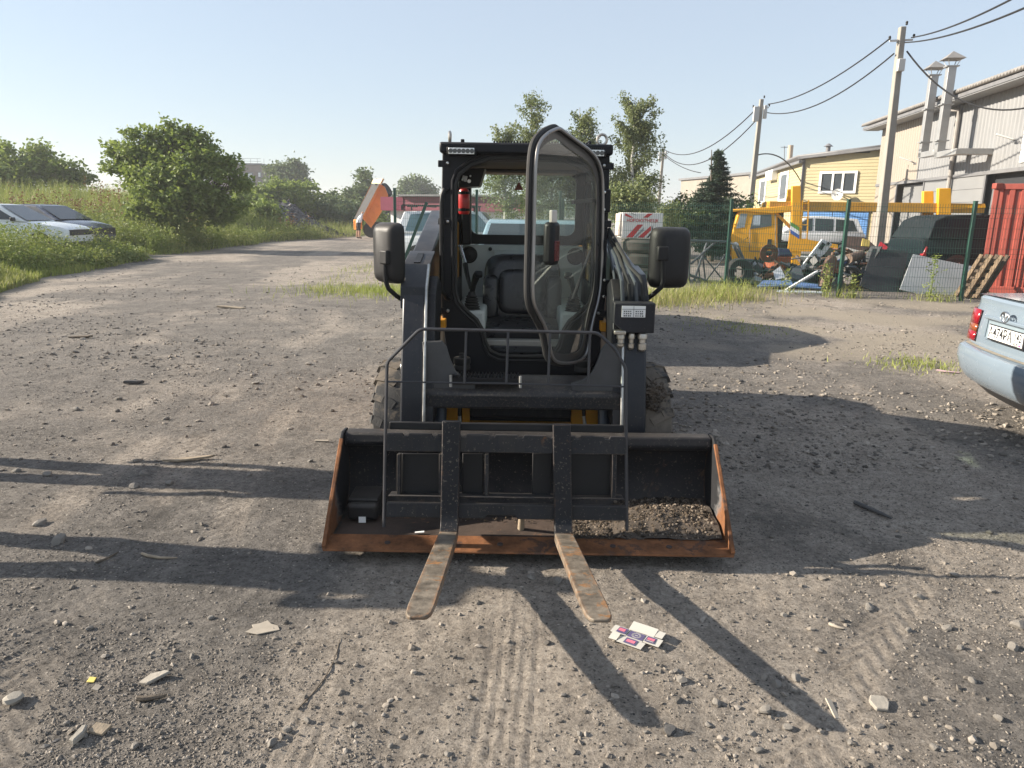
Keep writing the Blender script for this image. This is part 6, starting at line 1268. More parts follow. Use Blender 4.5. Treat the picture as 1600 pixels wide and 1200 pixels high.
# ================================================================== cars
M_carglass = mat('car_window', (.035, .045, .05), .06, var=.1)
M_tyr = mat('car_tyre', (.022, .022, .022), .8, dust=.3)
M_alloy = mat('alloy', (.45, .45, .45), .35, metal=.7)
M_blk = mat('trim_black', (.02, .02, .022), .5)
def paint(name, c, rough=.28): return mat(name, c, rough, var=.05, scale=1.5, dust=.25, coat=.5)
def car_wheel(parent, c, r, w, side, local=True):
    t = MB().lathe([(r*.62, -w/2), (r*.9, -w/2), (r, -w*.3), (r, w*.3), (r*.9, w/2), (r*.62, w/2)], c, (0, side, 0), 26).build('tyre', M_tyr, parent, world=False)
    b = MB(); b.lathe([(r*.64, w*.48), (r*.58, w*.42), (r*.2, w*.34), (0, w*.36)], c, (0, side, 0), 20)
    for k in range(5): a = k*1.2566; b.bar(Vector(c)+V(0, side*w*.4, 0), Vector(c)+V(math.cos(a)*r*.58, side*w*.46, math.sin(a)*r*.58), .05, .03)
    b.build('rim', M_alloy, t, world=False)
def car(name, label, loc, rotz, L_, W_, secs, gh, m, wheels, r=.30, lights=True, group=None, belt=.03):
    """secs: (x, zbottom, ztop, halfwidth) along the car; gh: greenhouse (x, z) profile, roof from rear to front."""
    t = thing(name, label, 'car', loc, rotz, group); b = MB(); S = []
    for x, zb, zt, w in secs:
        S.append([V(x, y, z) for y, z in ((-w*.82, zb), (-w*.97, zb+.07), (-w, zb+(zt-zb)*.45), (-w*.985, zt-.10), (-w*.93, zt-.02), (-w*.6, zt+.012), (0, zt+.02), (w*.6, zt+.012), (w*.93, zt-.02), (w*.985, zt-.10), (w, zb+(zt-zb)*.45), (w*.97, zb+.07), (w*.82, zb))])
    b.loft(S); bd = b.build('body', m, t, world=False, smooth=40)
    wb, wt = W_*.475, W_*.37
    zs = [z for _, z in gh]; z0 = min(zs); z1 = max(zs)
    def gw(z): return wb+(wt-wb)*(z-z0)/(z1-z0)
    left = [V(x, gw(z), z) for x, z in gh]; right = [V(x, -gw(z), z) for x, z in gh]; n = len(gh); b = MB()
    b.add(left+right, [tuple(range(n)), tuple(range(2*n-1, n-1, -1))]+[(i, i+n, (i+1) % n+n, (i+1) % n) for i in range(n)]); g = b.build('greenhouse', m, t, world=False, bevel=.025, smooth=40)
    return t, gw
def side_win(t, gw, polys, m=None):
    for pl in polys:
        for s in (1, -1): MB().prism([V(x, s*(gw(z)+.004), z) for x, z in pl], V(0, s*.006, 0)).build('side_window', m or M_carglass, t, world=False)
def end_win(t, gw, a, c, k=.86, nm='windscreen', out=.012):
    (xa, za), (xc, zc) = a, c; nrm = V(za-zc, 0, xc-xa); nrm = nrm if nrm.z > 0 else -nrm; nrm = nrm.normalized()*out
    MB().prism([V(xa, -gw(za)*k, za)+nrm, V(xa, gw(za)*k, za)+nrm, V(xc, gw(zc)*k, zc)+nrm, V(xc, -gw(zc)*k, zc)+nrm], nrm*.6).build(nm, M_carglass, t, world=False)
def arches(t, xs, W_, r, m=M_blk):
    for x in xs:
        for s in (1, -1): MB().lathe([(r*1.16, 0), (r*1.16, .012), (0, .012)], V(x, s*(W_/2-.006), r), (0, s, 0), 24).build('wheel_arch', m, t, world=False); car_wheel(t, V(x, s*(W_/2-.08), r), r, .19, s)
# white saloon and dark hatchback in the weeds (front of both to the right)
fx = at(131, 362, 21.6); t, gw = car('saloon_car', 'white saloon car half hidden in weeds at the left edge', (fx.x-2.60, 22.2, .26), R_(3), 4.3, 1.68,
    [(-2.1, .35, .88, .72), (-1.9, .22, .95, .80), (-.9, .2, .94, .84), (.6, .2, .93, .84), (1.2, .2, .90, .83), (1.9, .24, .80, .79), (2.12, .35, .70, .70)], [(-1.55, .92), (-1.05, 1.36), (-.2, 1.41), (.18, 1.38), (1.0, .91)], paint('white_paint', (.72, .74, .74)), [])
side_win(t, gw, [[(-1.2, .97), (-.95, 1.31), (-.42, 1.34), (-.42, .97)], [(-.34, .97), (-.34, 1.34), (.14, 1.31), (.74, .97)]]); end_win(t, gw, (.22, 1.36), (.97, .94)); end_win(t, gw, (-1.1, 1.33), (-1.52, .95), nm='rear_window'); arches(t, (-1.3, 1.35), 1.66, .29)
MB().box((2.09, 0, .62), (.10, 1.3, .16)).build('grille', M_blk, t, world=False); MB().box((.72, -.90, .98), (.09, .14, .11)).build('wing_mirror', M_blk, t, world=False, bevel=.02)
fx = at(176, 350, 25.3); t, gw = car('hatchback_car', 'dark blue hatchback parked behind the white saloon', (fx.x-2.2, 25.5, .22), R_(-12), 4.0, 1.66,
    [(-1.95, .4, .95, .74), (-1.7, .22, 1.0, .81), (-.6, .2, .99, .83), (.7, .2, .97, .83), (1.2, .2, .93, .81), (1.75, .26, .82, .77), (1.93, .36, .70, .68)], [(-1.85, .98), (-1.55, 1.38), (-.4, 1.46), (.12, 1.42), (1.05, .95)], paint('dark_blue_paint', (.03, .045, .085)), [])
side_win(t, gw, [[(-1.6, 1.02), (-1.42, 1.34), (-1.0, 1.38), (-1.0, 1.02)], [(-.92, 1.02), (-.92, 1.38), (-.32, 1.40), (-.32, 1.02)], [(-.24, 1.02), (-.24, 1.40), (.10, 1.37), (.74, 1.02)]], mat('car_window_dusty', (.10, .10, .10), .15)); end_win(t, gw, (.16, 1.40), (1.02, .98)); arches(t, (-1.25, 1.25), 1.64, .29); MB().box((1.92, 0, .62), (.08, 1.3, .2)).build('grille', M_blk, t, world=False)
# car standing behind the loader, seen through the rear window
t, gw = car('parked_car', 'pale blue car behind the loader, its screen seen through the cab', (.28, 10.2, 0), R_(-90), 4.3, 1.72,
    [(-2.1, .35, .90, .72), (-1.9, .22, .98, .82), (-.9, .2, .98, .85), (.6, .2, .97, .86), (1.2, .2, .95, .84), (1.9, .24, .86, .80), (2.12, .35, .72, .70)], [(-1.75, .97), (-1.2, 1.44), (-.4, 1.53), (.15, 1.49), (1.15, .95)], paint('pale_blue_paint', (.25, .36, .42)), [])
side_win(t, gw, [[(-1.3, 1.02), (-1.05, 1.4), (-.45, 1.45), (-.45, 1.02)], [(-.37, 1.02), (-.37, 1.45), (.12, 1.42), (.85, 1.02)]]); end_win(t, gw, (.2, 1.46), (1.12, .98), .9); arches(t, (-1.3, 1.35), 1.70, .30)
# white off-roader behind the left fence
px0 = at(613, 350, 20.6); t, gw = car('off_roader', 'white off-roader with black roof rack behind the left mesh fence', (px0.x+2.2, 20.9, 0), R_(-3), 4.4, 1.78,
    [(-2.1, .5, 1.02, .80), (-1.9, .38, 1.08, .86), (-.6, .36, 1.08, .89), (.8, .36, 1.06, .89), (1.2, .36, 1.06, .88), (2.0, .4, 1.0, .85), (2.2, .5, .9, .8)], [(-2.0, 1.06), (-1.8, 1.62), (-.5, 1.68), (.25, 1.65), (.85, 1.06)], paint('white_paint_b', (.70, .73, .74)), [])
side_win(t, gw, [[(-1.75, 1.12), (-1.62, 1.55), (-1.0, 1.6), (-1.0, 1.12)], [(-.9, 1.12), (-.9, 1.6), (-.2, 1.6), (-.2, 1.12)], [(-.1, 1.12), (-.1, 1.6), (.2, 1.57), (.62, 1.12)]], mat('tinted_glass', (.10, .17, .20), .08)); end_win(t, gw, (.28, 1.62), (.83, 1.09)); arches(t, (-1.35, 1.4), 1.78, .36)
b = MB(); 
for x in (-1.7, -1.15, -.6, -.05): b.bar(V(x, -.68, 1.76), V(x, .68, 1.76), .04, .03)
for y in (-.68, .68): b.bar(V(-1.85, y, 1.79), V(.15, y, 1.79), .04, .04); b.bar(V(-1.85, y, 1.66), V(-1.85, y, 1.79), .04, .04); b.bar(V(.1, y, 1.64), V(.1, y, 1.79), .04, .04)
b.build('roof_rack', M_blk, t, world=False)
# white estate behind the carrier truck
p = at(1262, 385, 33); t, gw = car('estate_car', 'white estate car parked behind the yellow truck', (p.x, 33.2, 0), R_(172), 4.5, 1.8,
    [(-2.2, .4, 1.0, .80), (-2.0, .25, 1.06, .87), (-.6, .22, 1.06, .9), (.9, .22, 1.04, .9), (2.0, .26, .95, .84), (2.22, .4, .8, .76)], [(-2.1, 1.04), (-1.85, 1.62), (-.4, 1.72), (.2, 1.69), (1.2, 1.03)], paint('white_paint_c', (.70, .71, .72)), [])
side_win(t, gw, [[(-1.85, 1.1), (-1.65, 1.55), (-.95, 1.6), (-.95, 1.1)], [(-.85, 1.1), (-.85, 1.6), (-.1, 1.62), (-.1, 1.1)], [(0, 1.1), (0, 1.62), (.22, 1.6), (.95, 1.1)]]); arches(t, (-1.4, 1.4), 1.8, .34)
# dark green van body behind the scrap
p0, p1 = at(1412, 395, 19.2), at(1540, 395, 18.2); t, gw = car('minivan', 'dark green minivan rear standing behind the scrap heap', (p0.x+2.15, 19.3, .12), R_(3), 4.4, 1.75,
    [(-2.15, .5, 1.0, .80), (-2.0, .3, 1.06, .86), (0, .25, 1.06, .88), (1.5, .25, 1.06, .88), (2.2, .4, .9, .8)], [(-2.08, 1.03), (-1.88, 1.48), (-1.6, 1.60), (-1.0, 1.64), (1.2, 1.66), (2.0, 1.05)], mat('dark_green_paint', (.007, .014, .018), .65, var=.15, dust=.2, spec=.12), [])
side_win(t, gw, [[(-1.75, 1.10), (-1.5, 1.54), (.2, 1.58), (.2, 1.10)]], mat('van_glass', (.008, .016, .022), .5, spec=.15)); arches(t, (-1.3, 1.5), 1.74, .31)
MB().box((-2.08, -.76, .74), (.10, .14, .24), (0, .3, 0)).build('tail_light', mat('tail_red', (.35, .015, .02), .3), t, world=False, bevel=.02)

# ================================================================== pale blue saloon at the right edge, seen from behind
TY = thing('blue_saloon_car', 'pale blue saloon car seen from its left rear at the right edge', 'car', (3.70, 5.58, 0), R_(-8)); TY.scale = (1, 1, .95)
M_ice = mat('ice_blue_paint', (.18, .228, .275), .26, var=.04, scale=2, dust=.22, coat=.6)
def plan(x, w, bow, n=15, corner=.16):                # plan-curved section: rear panel bowed backwards, corners rounded
    pass
def ring_at(z, xr, w, bow, cr):                        # horizontal ring of the car body at height z: rear face, sides to x=4.2
    P = []
    ys = [-w+cr+(2*w-2*cr)*i/12 for i in range(13)]
    P.append((4.2, -w*.9)); P.append((2.0, -w)); P.append((.8, -w))
    for k in range(5): a = R_(180+90)-R_(90)*k/4; cx, cy = xr+cr+bow*.3, -w+cr; P.append((cx+cr*math.cos(a+0), cy+cr*math.sin(a)))
    for y in ys[1:-1]: P.append((xr+bow*.3*(abs(y)/(w-cr))**2, y))
    for k in range(5): a = R_(180)-R_(90)*k/4; cx, cy = xr+cr+bow*.3, w-cr; P.append((cx+cr*math.cos(a), cy+cr*math.sin(a)))
    P.append((.8, w)); P.append((2.0, w)); P.append((4.2, w*.9))
    return [V(x, y, z) for x, y in P]
low = [(.30, .10, .74, .10, .20), (.33, .06, .80, .12, .22), (.40, .02, .83, .13, .22), (.50, -.01, .85, .14, .22), (.57, -.01, .853, .14, .22), (.605, .0, .85, .14, .22)]
MB().loft([ring_at(*q) for q in low], closed=False).build('rear_bumper', M_ice, TY, world=False, smooth=50)
MB().loft([ring_at(*q) for q in [(.605, .0, .85, .14, .22), (.622, .03, .845, .14, .20), (.625, .10, .84, .13, .18)]], closed=False).build('bumper_step', M_ice, TY, world=False, smooth=50)
up_ = [(.622, .10, .835, .12, .15), (.66, .095, .84, .12, .15), (.75, .10, .84, .11, .15), (.90, .115, .83, .11, .15), (.985, .13, .815, .11, .15), (1.03, .125, .79, .10, .14), (1.052, .14, .76, .10, .13), (1.058, .22, .70, .08, .12)]
MB().loft([ring_at(*q) for q in up_], closed=False).build('boot_body', M_ice, TY, world=False, smooth=40)
b = MB(); nx_ = 9; g_ = []
for i in range(nx_):
    x = .16+i*.07*1.0
    for k in range(9): y = -.72+k*.18; g_.append(V(x, y, 1.056+.012*(1-(y/.72)**2)+.02*math.sin(i/8*1.5)))
b.grid(g_, 9, nx_); b.build('boot_lid', M_ice, TY, world=False)
MB().prism([V(.72, y, z) for y, z in ((-.74, 1.06), (.74, 1.06), (.56, 1.46), (-.56, 1.46))], V(2.3, 0, 0)).build('cabin', M_ice, TY, world=False, bevel=.06, seg=3)
MB().prism([V(.70, -.66, 1.09), V(.70, .66, 1.09), V(.70, .52, 1.42), V(.70, -.52, 1.42)], V(.012, 0, 0)).build('rear_window', M_carglass, TY, world=False)
arches(TY, (.95, 3.5), 1.69, .30)
# lamp cluster at the left corner
for s in (1, -1):
    def lens(z0, z1, m, nm, parent):
        P0 = ring_at(z0, .085+.02*(z0-.65)/.3, .852, .12, .165); P1 = ring_at(z1, .085+.02*(z1-.65)/.3, .852-.012*(z1-.65)/.3, .12, .165)
        n = len(P0); ids = list(range(18, 24)) if s > 0 else list(range(2, 8)); b = MB(); b.grid([P0[i] for i in ids]+[P1[i] for i in ids], 6, 2)
        o = b.build(nm, m, parent, world=False, fix=False); o.modifiers.new('s', 'SOLIDIFY').thickness = .012; return o
    TL = lens(.655, .735, mat('lens_red', (.24, .008, .014), .12, coat=.6), 'tail_light', TY); lens(.736, .80, mat('lens_amber', (.22, .06, .02), .12, coat=.6), 'indicator', TL); lens(.801, .93, bpy.data.materials['lens_red'], 'brake_light', TL)
# number plate recess, plate and letters: rear face looks towards -x, left is +y
def rf(y, z, o): xx = .10+.0667*(abs(y)/.69)**2*.5; return V(xx-.012-o, y, z)
MB().ring([rf(.40, .705, 0), rf(-.40, .705, 0), rf(-.36, .885, 0), rf(.38, .885, 0)], [rf(.375, .722, 0), rf(-.375, .722, 0), rf(-.34, .87, 0), rf(.355, .87, 0)], V(-.008, 0, 0)).build('plate_recess', M_ice, TY, world=False)
MB().quad(rf(.375, .722, .001), rf(-.375, .722, .001), rf(-.34, .87, .001), rf(.355, .87, .001)).build('recess_panel', mat('recess_pale', (.24, .30, .34), .35), TY, world=False)
PX = .065; pl_ = MB().box((PX, 0, .785), (.008, .535, .135)).build('number_plate', M_blk, TY, world=False, bevel=.004)
MB().box((PX-.005, 0, .789), (.003, .515, .108)).build('plate_face', M_white, pl_, world=False)
for tx, y, z, sz, sq in (('А474РА', .075, .787, .118, .86), ('142', -.185, .799, .092, .80), ('RUS', -.165, .748, .034, 1.0)): text_mb(tx, sz, (PX-.0072, y, z), (0, -1, 0), (0, 0, 1), .001, sq).build('plate_text', M_ink, pl_, world=False, smooth=0, fix=False)
MB().box((PX-.0066, -.108, .789), (.001, .003, .104)).build('plate_divider', M_ink, pl_, world=False)
fl = MB().box((PX-.0068, -.225, .755), (.001, .035, .006)).build('flag_white', M_white, pl_, world=False); MB().box((PX-.0068, -.225, .749), (.001, .035, .006)).build('flag_blue', mat('flag_blue', (.03, .08, .4), .5), pl_, world=False); MB().box((PX-.0068, -.225, .743), (.001, .035, .006)).build('flag_red', mat('flag_red', (.5, .03, .04), .5), pl_, world=False)
MB().box((.075, 0, .898), (.03, .74, .03)).build('boot_grip', M_ice, TY, world=False, bevel=.008)
def oval(cy, cz, ry, rz, r, n=22): return MB().tube([V(.062, cy+ry*math.cos(2*math.pi*i/n), cz+rz*math.sin(2*math.pi*i/n)) for i in range(n)], r, 6, closed=True)
em = oval(0.05, .935, .062, .042, .0065).build('emblem', M_chrome, TY, world=False); oval(.05, .95, .036, .019, .005).build('emblem_oval', M_chrome, em, world=False); oval(.05, .932, .017, .036, .005).build('emblem_oval', M_chrome, em, world=False)
MB().lathe([(.022, 0), (.022, -.003), (0, -.003)], V(.128, .60, .87), (1, 0, 0), 16).build('round_sticker', mat('orange_sticker', (.75, .40, .22), .5), TY, world=False)
MB().loft([ring_at(*q) for q in [(.20, .22, .70, .10, .2), (.31, .10, .75, .10, .20)]], closed=False).build('underbody', M_blk, TY, world=False)
b = MB(); P = ring_at(.6268, .035, .80, .14, .18); Q = ring_at(.6268, .085, .80, .13, .16); b.add(P[4:22]+Q[4:22], [(i, i+1, 18+i+1, 18+i) for i in range(17)]); b.build('dusty_step_strip', mat('step_dust', (.30, .26, .20), .85, var=.25, scale=12), TY, world=False, fix=False)

# ================================================================== yellow carrier truck
M_ty = mat('truck_yellow', (.78, .38, .014), .4, var=.08, scale=2, dust=.15)
p = at(1145, 410, 26.2); TRK = thing('carrier_truck', 'yellow car-carrier truck parked side-on behind the scrap heap', 'truck', (p.x, 26.2, 0)); tx = p.x; ty = 26.2
def T(px, py, o=0): q = at(px, py, ty+o); return V(q.x, ty+o, q.z)
cab_ = [(1143, 405), (1143, 372), (1147, 352), (1153, 333), (1160, 327), (1208, 327), (1212, 332), (1212, 392), (1196, 392), (1188, 397), (1180, 413), (1148, 413)]
cb = MB().prism([T(*q) for q in cab_], V(0, 2.0, 0)).build('cab', M_ty, TRK, bevel=.04, seg=3)
MB().prism([T(1171, 358, -.012), T(1176, 336, -.012), T(1203, 335, -.012), T(1203, 353, -.012)], V(0, .01, 0)).build('door_window', mat('truck_glass', (.10, .12, .13), .1), cb)
MB().prism([T(1175, 352, -.016), T(1177, 337, -.016), T(1187, 336, -.016), T(1186, 352, -.016)], V(0, .003, 0)).build('painted_glint', mat('window_glint', (.45, .52, .58), .3), cb)  # pale blue-grey patch: a glint painted onto the door window
MB().prism([T(1147, 357, .06)+V(-.03, 0, 0), T(1154, 335, .06)+V(-.03, 0, 0), T(1154, 335, 1.9)+V(-.03, 0, 0), T(1147, 357, 1.9)+V(-.03, 0, 0)], V(.015, 0, 0)).build('windscreen', M_carglass, cb)
MB().prism([T(1150, 357, -.01), T(1157, 334, -.01), T(1167, 334, -.01), T(1163, 355, -.01)], V(0, .008, 0)).build('quarter_window', mat('pale_glass', (.30, .34, .36), .12), cb)
c = T(1148, 384, -.01); MB().lathe([(.13, 0), (.12, .03), (.0, .05)], c+V(.02, 0, 0), (-.5, -1, 0), 18).build('headlight', mat('lamp_glass', (.6, .62, .62), .1), cb)
MB().box(T(1200, 378, -.01), (.14, .012, .20)).build('fuel_flap', M_blk, cb, bevel=.02)
MB().tube([T(1170, 392, -.02), T(1171, 375, -.02), T(1171, 358, -.02)], .012, 5).tube([T(1209, 392, -.02), T(1209, 330, -.02)], .012, 5).tube([T(1170, 392, -.02), T(1209, 392, -.02)], .012, 5).build('door_seam', M_trim, cb)
MB().prism([T(1144, 327, -.05), T(1200, 324, -.05), T(1245, 320, -.05), T(1245, 330, -.05), T(1205, 334, -.05), T(1160, 330, -.05), T(1144, 331, -.05)], V(0, 2.1, 0)).build('over_cab_deck', M_ty, TRK, bevel=.02)
MB().prism([T(1204, 331, .1), T(1210, 331, .1), T(1231, 352, .1), T(1229, 357, .1)], V(0, .08, 0)).build('deck_brace', M_ty, TRK)
MB().bx(T(1300, 320).x-2.2, T(1505, 322).x, ty+.05, ty+2.05, T(1300, 330).z, T(1300, 316).z).build('upper_deck', mat('deck_ochre', (.50, .26, .03), .5, var=.15), TRK, bevel=.01)
MB().prism([T(1448, 321, 0), T(1505, 322, 0), T(1505, 325, 0), T(1448, 328, 0)], V(0, 2.1, 0)).build('deck_tail', M_ty, TRK)
for x0, x1, yt, yb, nm, k in ((1232, 1247, 291, 430, 'front_post', 0), (1440, 1459, 296, 346, 'rear_post', 0), (1211, 1223, 296, 318, 'inner_post', 1.7), (1404, 1420, 300, 365, 'inner_post', 1.7)): MB().prism([T(x0, yb, k-.06), T(x1, yb, k-.06), T(x1, yt, k-.06), T(x0+2, yt, k-.06)], V(0, .22, 0)).build(nm, M_ty, TRK, bevel=.02)
MB().prism([T(1231, 360, -.07), T(1247, 372, -.07), T(1300, 381, -.07), T(1300, 392, -.07), T(1227, 392, -.07)], V(0, .06, 0)).build('side_skirt', M_ty, TRK)
for k, cc in enumerate(((.12, .30, .06), (.75, .76, .75), (.05, .12, .42))): MB().prism([T(1231.5, 346+k*6, -.075), T(1244.5, 355+k*6, -.075), T(1244.5, 361+k*6, -.075), T(1231.5, 352+k*6, -.075)], V(0, .012, 0)).build('colour_stripe', mat('stripe_%d' % k, cc, .5), TRK)
MB().bx(T(1212, 400).x, T(1460, 400).x, ty+.4, ty+1.6, .55, .8).build('chassis', M_blk, TRK)
MB().bx(T(1212, 340).x, T(1222, 340).x, ty+.2, ty+1.8, .8, T(1212, 332).z).build('engine_shroud', M_blk, TRK)
for x0 in (1249, 1258): MB().bar(T(x0, 313, -.04), T(x0-3, 383, -.04), .04, .04, (0, 1, 0)).build('ladder_rail', M_ty, TRK)
for k in range(6): MB().bar(T(1248, 318+k*11, -.04), T(1257, 318+k*11, -.04), .03, .03).build('ladder_rung', M_ty, TRK)
for px_ in (1190, 1398):
    for o in (.12, 1.85):
        c = T(px_, 396, o); c.z = .40; w_ = MB().lathe([(.24, -.11), (.38, -.11), (.40, -.07), (.40, .07), (.38, .11), (.24, .11)], c, (0, -1, 0), 26).build('wheel', M_tyr, TRK); MB().lathe([(.25, .10), (.22, .07), (.13, .04), (.10, .10), (0, .11)], c, (0, -1, 0), 22).build('rim', M_alloy, w_)

TRK.rotation_euler = (0, 0, R_(-11))
# ================================================================== orange tipper truck with raised body
OT = thing('tipper_truck', 'orange tipper truck with its body raised far down the road', 'truck', (gnd(585, 371).x, 48, 0)); OY = 47.5
M_org = mat('tipper_orange', (.62, .20, .04), .5, var=.12, scale=1.5, dust=.2); M_ocr = mat('tipper_inside', (.03, .028, .027), .8); M_crm = mat('canopy_cream', (.62, .48, .28), .6)
def O(px, py, o=0): return at(px, py, OY+o)
sidep = [O(567, 342), O(595, 288), O(601, 292), O(606, 304), O(606, 314), O(580, 357)]
MB().prism(sidep, V(0, .12, 0)).build('body_side', M_org, OT, bevel=.02)
for k in range(4):
    a = Vector(sidep[0]).lerp(sidep[1], .18+.2*k); c = Vector(sidep[5]).lerp(sidep[3], .15+.2*k); MB().bar(a.lerp(c, .2)-V(0, .03, 0), a.lerp(c, .82)-V(0, .03, 0), .07, .05).build('side_rib', M_org, OT)
MB().bar(sidep[0]-V(0, .05, 0), sidep[1]-V(0, .05, 0), .12, .14).build('top_rail', M_org, OT)
MB().prism([O(553, 342, 2.6), O(567, 342, .1), O(595, 288, .1), O(581, 288, 2.6)], V(.25, .1, -.12)).build('body_floor', M_ocr, OT)
MB().prism([O(553, 342, 2.6), O(579, 289, 2.6), O(583, 291, 2.6), O(557, 343, 2.6)], V(0, .1, 0)).build('far_side', M_org, OT)
MB().prism([O(580, 287, 1.4), O(594, 287, 0), O(598, 279, 0), O(583, 280, 1.4)], V(.1, .15, 0)).build('cab_guard', M_crm, OT, bevel=.02)
tg = MB().prism([O(552, 343, .5), O(565, 343, 0), O(566, 358, 0), O(553, 359, .5)], V(0, .08, 0)).build('tailgate', mat('tailgate_orange', (.75, .25, .03), .45), OT, bevel=.02)
for k in range(4): MB().bar(O(554.5+k*3.2, 345, .3-k*.09)-V(0, .08, 0), O(555+k*3.2, 357, .3-k*.09)-V(0, .08, 0), .05, .04, (0, 1, 0)).build('tailgate_rib', bpy.data.materials['tailgate_orange'], tg)
MB().bx(O(574, 365).x, O(612, 365).x, OY+.3, OY+2.0, .55, .95).build('chassis', M_blk, OT)
for px_ in (580, 588): 
    c = O(px_, 363, .15); c.z = .5; MB().lathe([(.3, -.15), (.48, -.14), (.5, 0), (.48, .14), (.3, .15), (0, .1)], c, (0, -1, 0), 22).build('wheel', M_tyr, OT)
c = O(603.5, 297, .8); MB().lathe([(.2, -.12), (.42, -.14), (.48, 0), (.42, .14), (.2, .12), (0, .05)], c, (1, -.3, .6), 22).build('spare_wheel', M_tyr, OT)

# ================================================================== dark gravel heap
n = 44; u = np.linspace(-1, 1, n); UX, UY = np.meshgrid(u, u); r = np.hypot(UX, UY); c = gnd(472, 366); hp = 2.1*np.clip(1-r, 0, 1)**.9*(0.8+.5*fbm(UX*3+5, UY*3, 4, 17))-.1; hp = hp*(1-.45*sstep(-.1, .9, UX))
px_, py_ = c.x-.2+UX*3.6, 50+UY*3.2; hp = hp+HT(px_, py_)*.9; ids = np.arange(n*n).reshape(n, n)
M_heap = mat('dark_gravel', (.075, .075, .08), .95, var=.5, scale=5, bump=1, bscale=9)
o = np_mesh('gravel_heap', np.stack([px_, py_, hp], -1).reshape(-1, 3), np.stack([ids[:-1, :-1], ids[:-1, 1:], ids[1:, 1:], ids[1:, :-1]], -1).reshape(-1, 4), M_heap, smooth=True, kind='stuff'); tag(o, 'dark gravel heap dumped at the far end of the field', 'gravel heap')
k = RNG.integers(0, n*n, 1500); o = scatter('heap_rubble', np.stack([px_.ravel()[k]+RNG.normal(0, .1, 1500), py_.ravel()[k], np.maximum(hp.ravel()[k], 0)], -1), RNG.uniform(.04, .13, 1500), ICO, islandmat('heap_stone', [(.05, .05, .055), (.09, .09, .095), (.13, .13, .13), (.30, .29, .28)])); tag(o, 'broken stones on the flank of the dark gravel heap', 'rubble')

# ================================================================== scrap yard behind the fence
M_galvd = mat('dull_sheet', (.25, .27, .28), .45, metal=.3, var=.15, scale=2); M_rustd = mat('rust_brown', (.13, .055, .03), .8, var=.3, scale=5, chips=.4, chipcol=(.10, .05, .03)); M_darkm = mat('scrap_black', (.022, .024, .026), .55, var=.3); M_tube = mat('scrap_tube', (.10, .105, .11), .5, metal=.2, var=.3)
# stack of three tyres with a white box on top
for k in range(3):
    lb = ('top tyre of the stack, under the white box', 'middle tyre of the stack under the white box', 'bottom tyre of the stack under the white box')[k]; z = 1.04-.34*k; c = at(1004, 400, 19.0)
    o = MB().lathe([(.30, -.13), (.50, -.16), (.56, -.09), (.565, .09), (.50, .16), (.30, .13)], V(c.x, 19.0, z-.17), (0, 0, 1), 34, closed=True).build('worn_tyre', mat('worn_tyre', (.055, .05, .042), .85, var=.3, scale=5, dust=.3) if k == 0 else bpy.data.materials['worn_tyre'], None); tag(o, lb, 'tyre', 'stacked tyres')
b0, b1 = at(969, 332, 18.7), at(1034, 381, 18.7); WB = thing('white_box', 'white box with red slanting stripes standing on the tyres', 'box', ((b0.x+b1.x)/2, 19, b1.z)); bz0, bz1 = 1.06, b0.z
MB().bx(b0.x+.06, b1.x, 18.7, 19.5, bz0, bz1).build('box_body', mat('box_white', (.72, .70, .67), .5, var=.06, scale=2), WB, bevel=.02)
MB().bx(b0.x, b0.x+.058, 18.72, 19.5, bz0+.05, bz1-.02).build('box_end', mat('box_end', (.60, .50, .42), .6, var=.15), WB, bevel=.015)
M_str = mat('stripe_red', (.52, .02, .03), .5); M_stg = mat('stripe_grey', (.28, .30, .31), .5)
def stripe(pts, m): MB().prism([V(*(lambda q: (q.x, 18.695, min(bz1-.01, max(bz0+.02, q.z))))(at(x, y, 18.695))) for x, y in pts], V(0, -.004, 0)).build('stripe', m, WB)
stripe([(978, 380), (988, 380), (1005, 351), (996, 351)], M_str); stripe([(990, 380), (993, 380), (1006, 360), (1006, 355)], M_stg); stripe([(996, 380), (1005, 380), (1017, 360), (1017, 353)], M_str); stripe([(1005, 340), (1012, 340), (1021, 331), (1013, 331)], M_str); stripe([(977, 333), (990, 340), (985, 340), (977, 337)], M_str); stripe([(1010, 376), (1013, 376), (1021, 362), (1019, 352), (1018, 362)], M_ink); stripe([(985, 332), (996, 337), (998, 338), (988, 332)], M_ink)
q = at(1004, 345, 18.69); text_mb('НОВОКУЗНЕЦК', .105, (q.x, 18.693, q.z), (1, 0, 0), (0, 0, 1), .003, 1.0).build('lettering', M_str, WB, smooth=0, fix=False)
# tubular truss lying on edge
ts = thing('steel_truss', 'grey tubular steel truss leaning behind the fence', 'truss', tuple(gnd(1080, 462))); TY_ = 18.0
def Q(px, py, o=0): return at(px, py, TY_+o)
for a, c, r in (((1078, 376, 0), (1136, 378, .4), .035), ((1078, 376, 0), (1075, 462, 0), .035), ((1078, 430, 0), (1136, 450, .4), .035), ((1080, 412, 0), (1118, 378, .3), .028), ((1084, 440, 0), (1105, 378, .6), .028), ((1095, 395, .6), (1140, 450, .6), .018), ((1140, 390, .5), (1095, 450, .5), .018), ((1090, 400, 1), (1096, 462, 1), .02), ((1098, 400, 1), (1104, 455, 1), .02), ((1075, 460, 0), (1150, 432, .5), .03), ((1136, 378, .4), (1152, 384, .3), .03), ((1152, 384, .3), (1167, 418, .2), .04), ((1167, 418, .2), (1166, 440, .2), .04), ((1138, 395, .8), (1150, 425, .8), .03), ((1146, 382, .8), (1158, 410, .8), .03)):
    MB().cyl(Q(*a), Q(*c), r, n=10).build('tube_member', M_tube, ts)
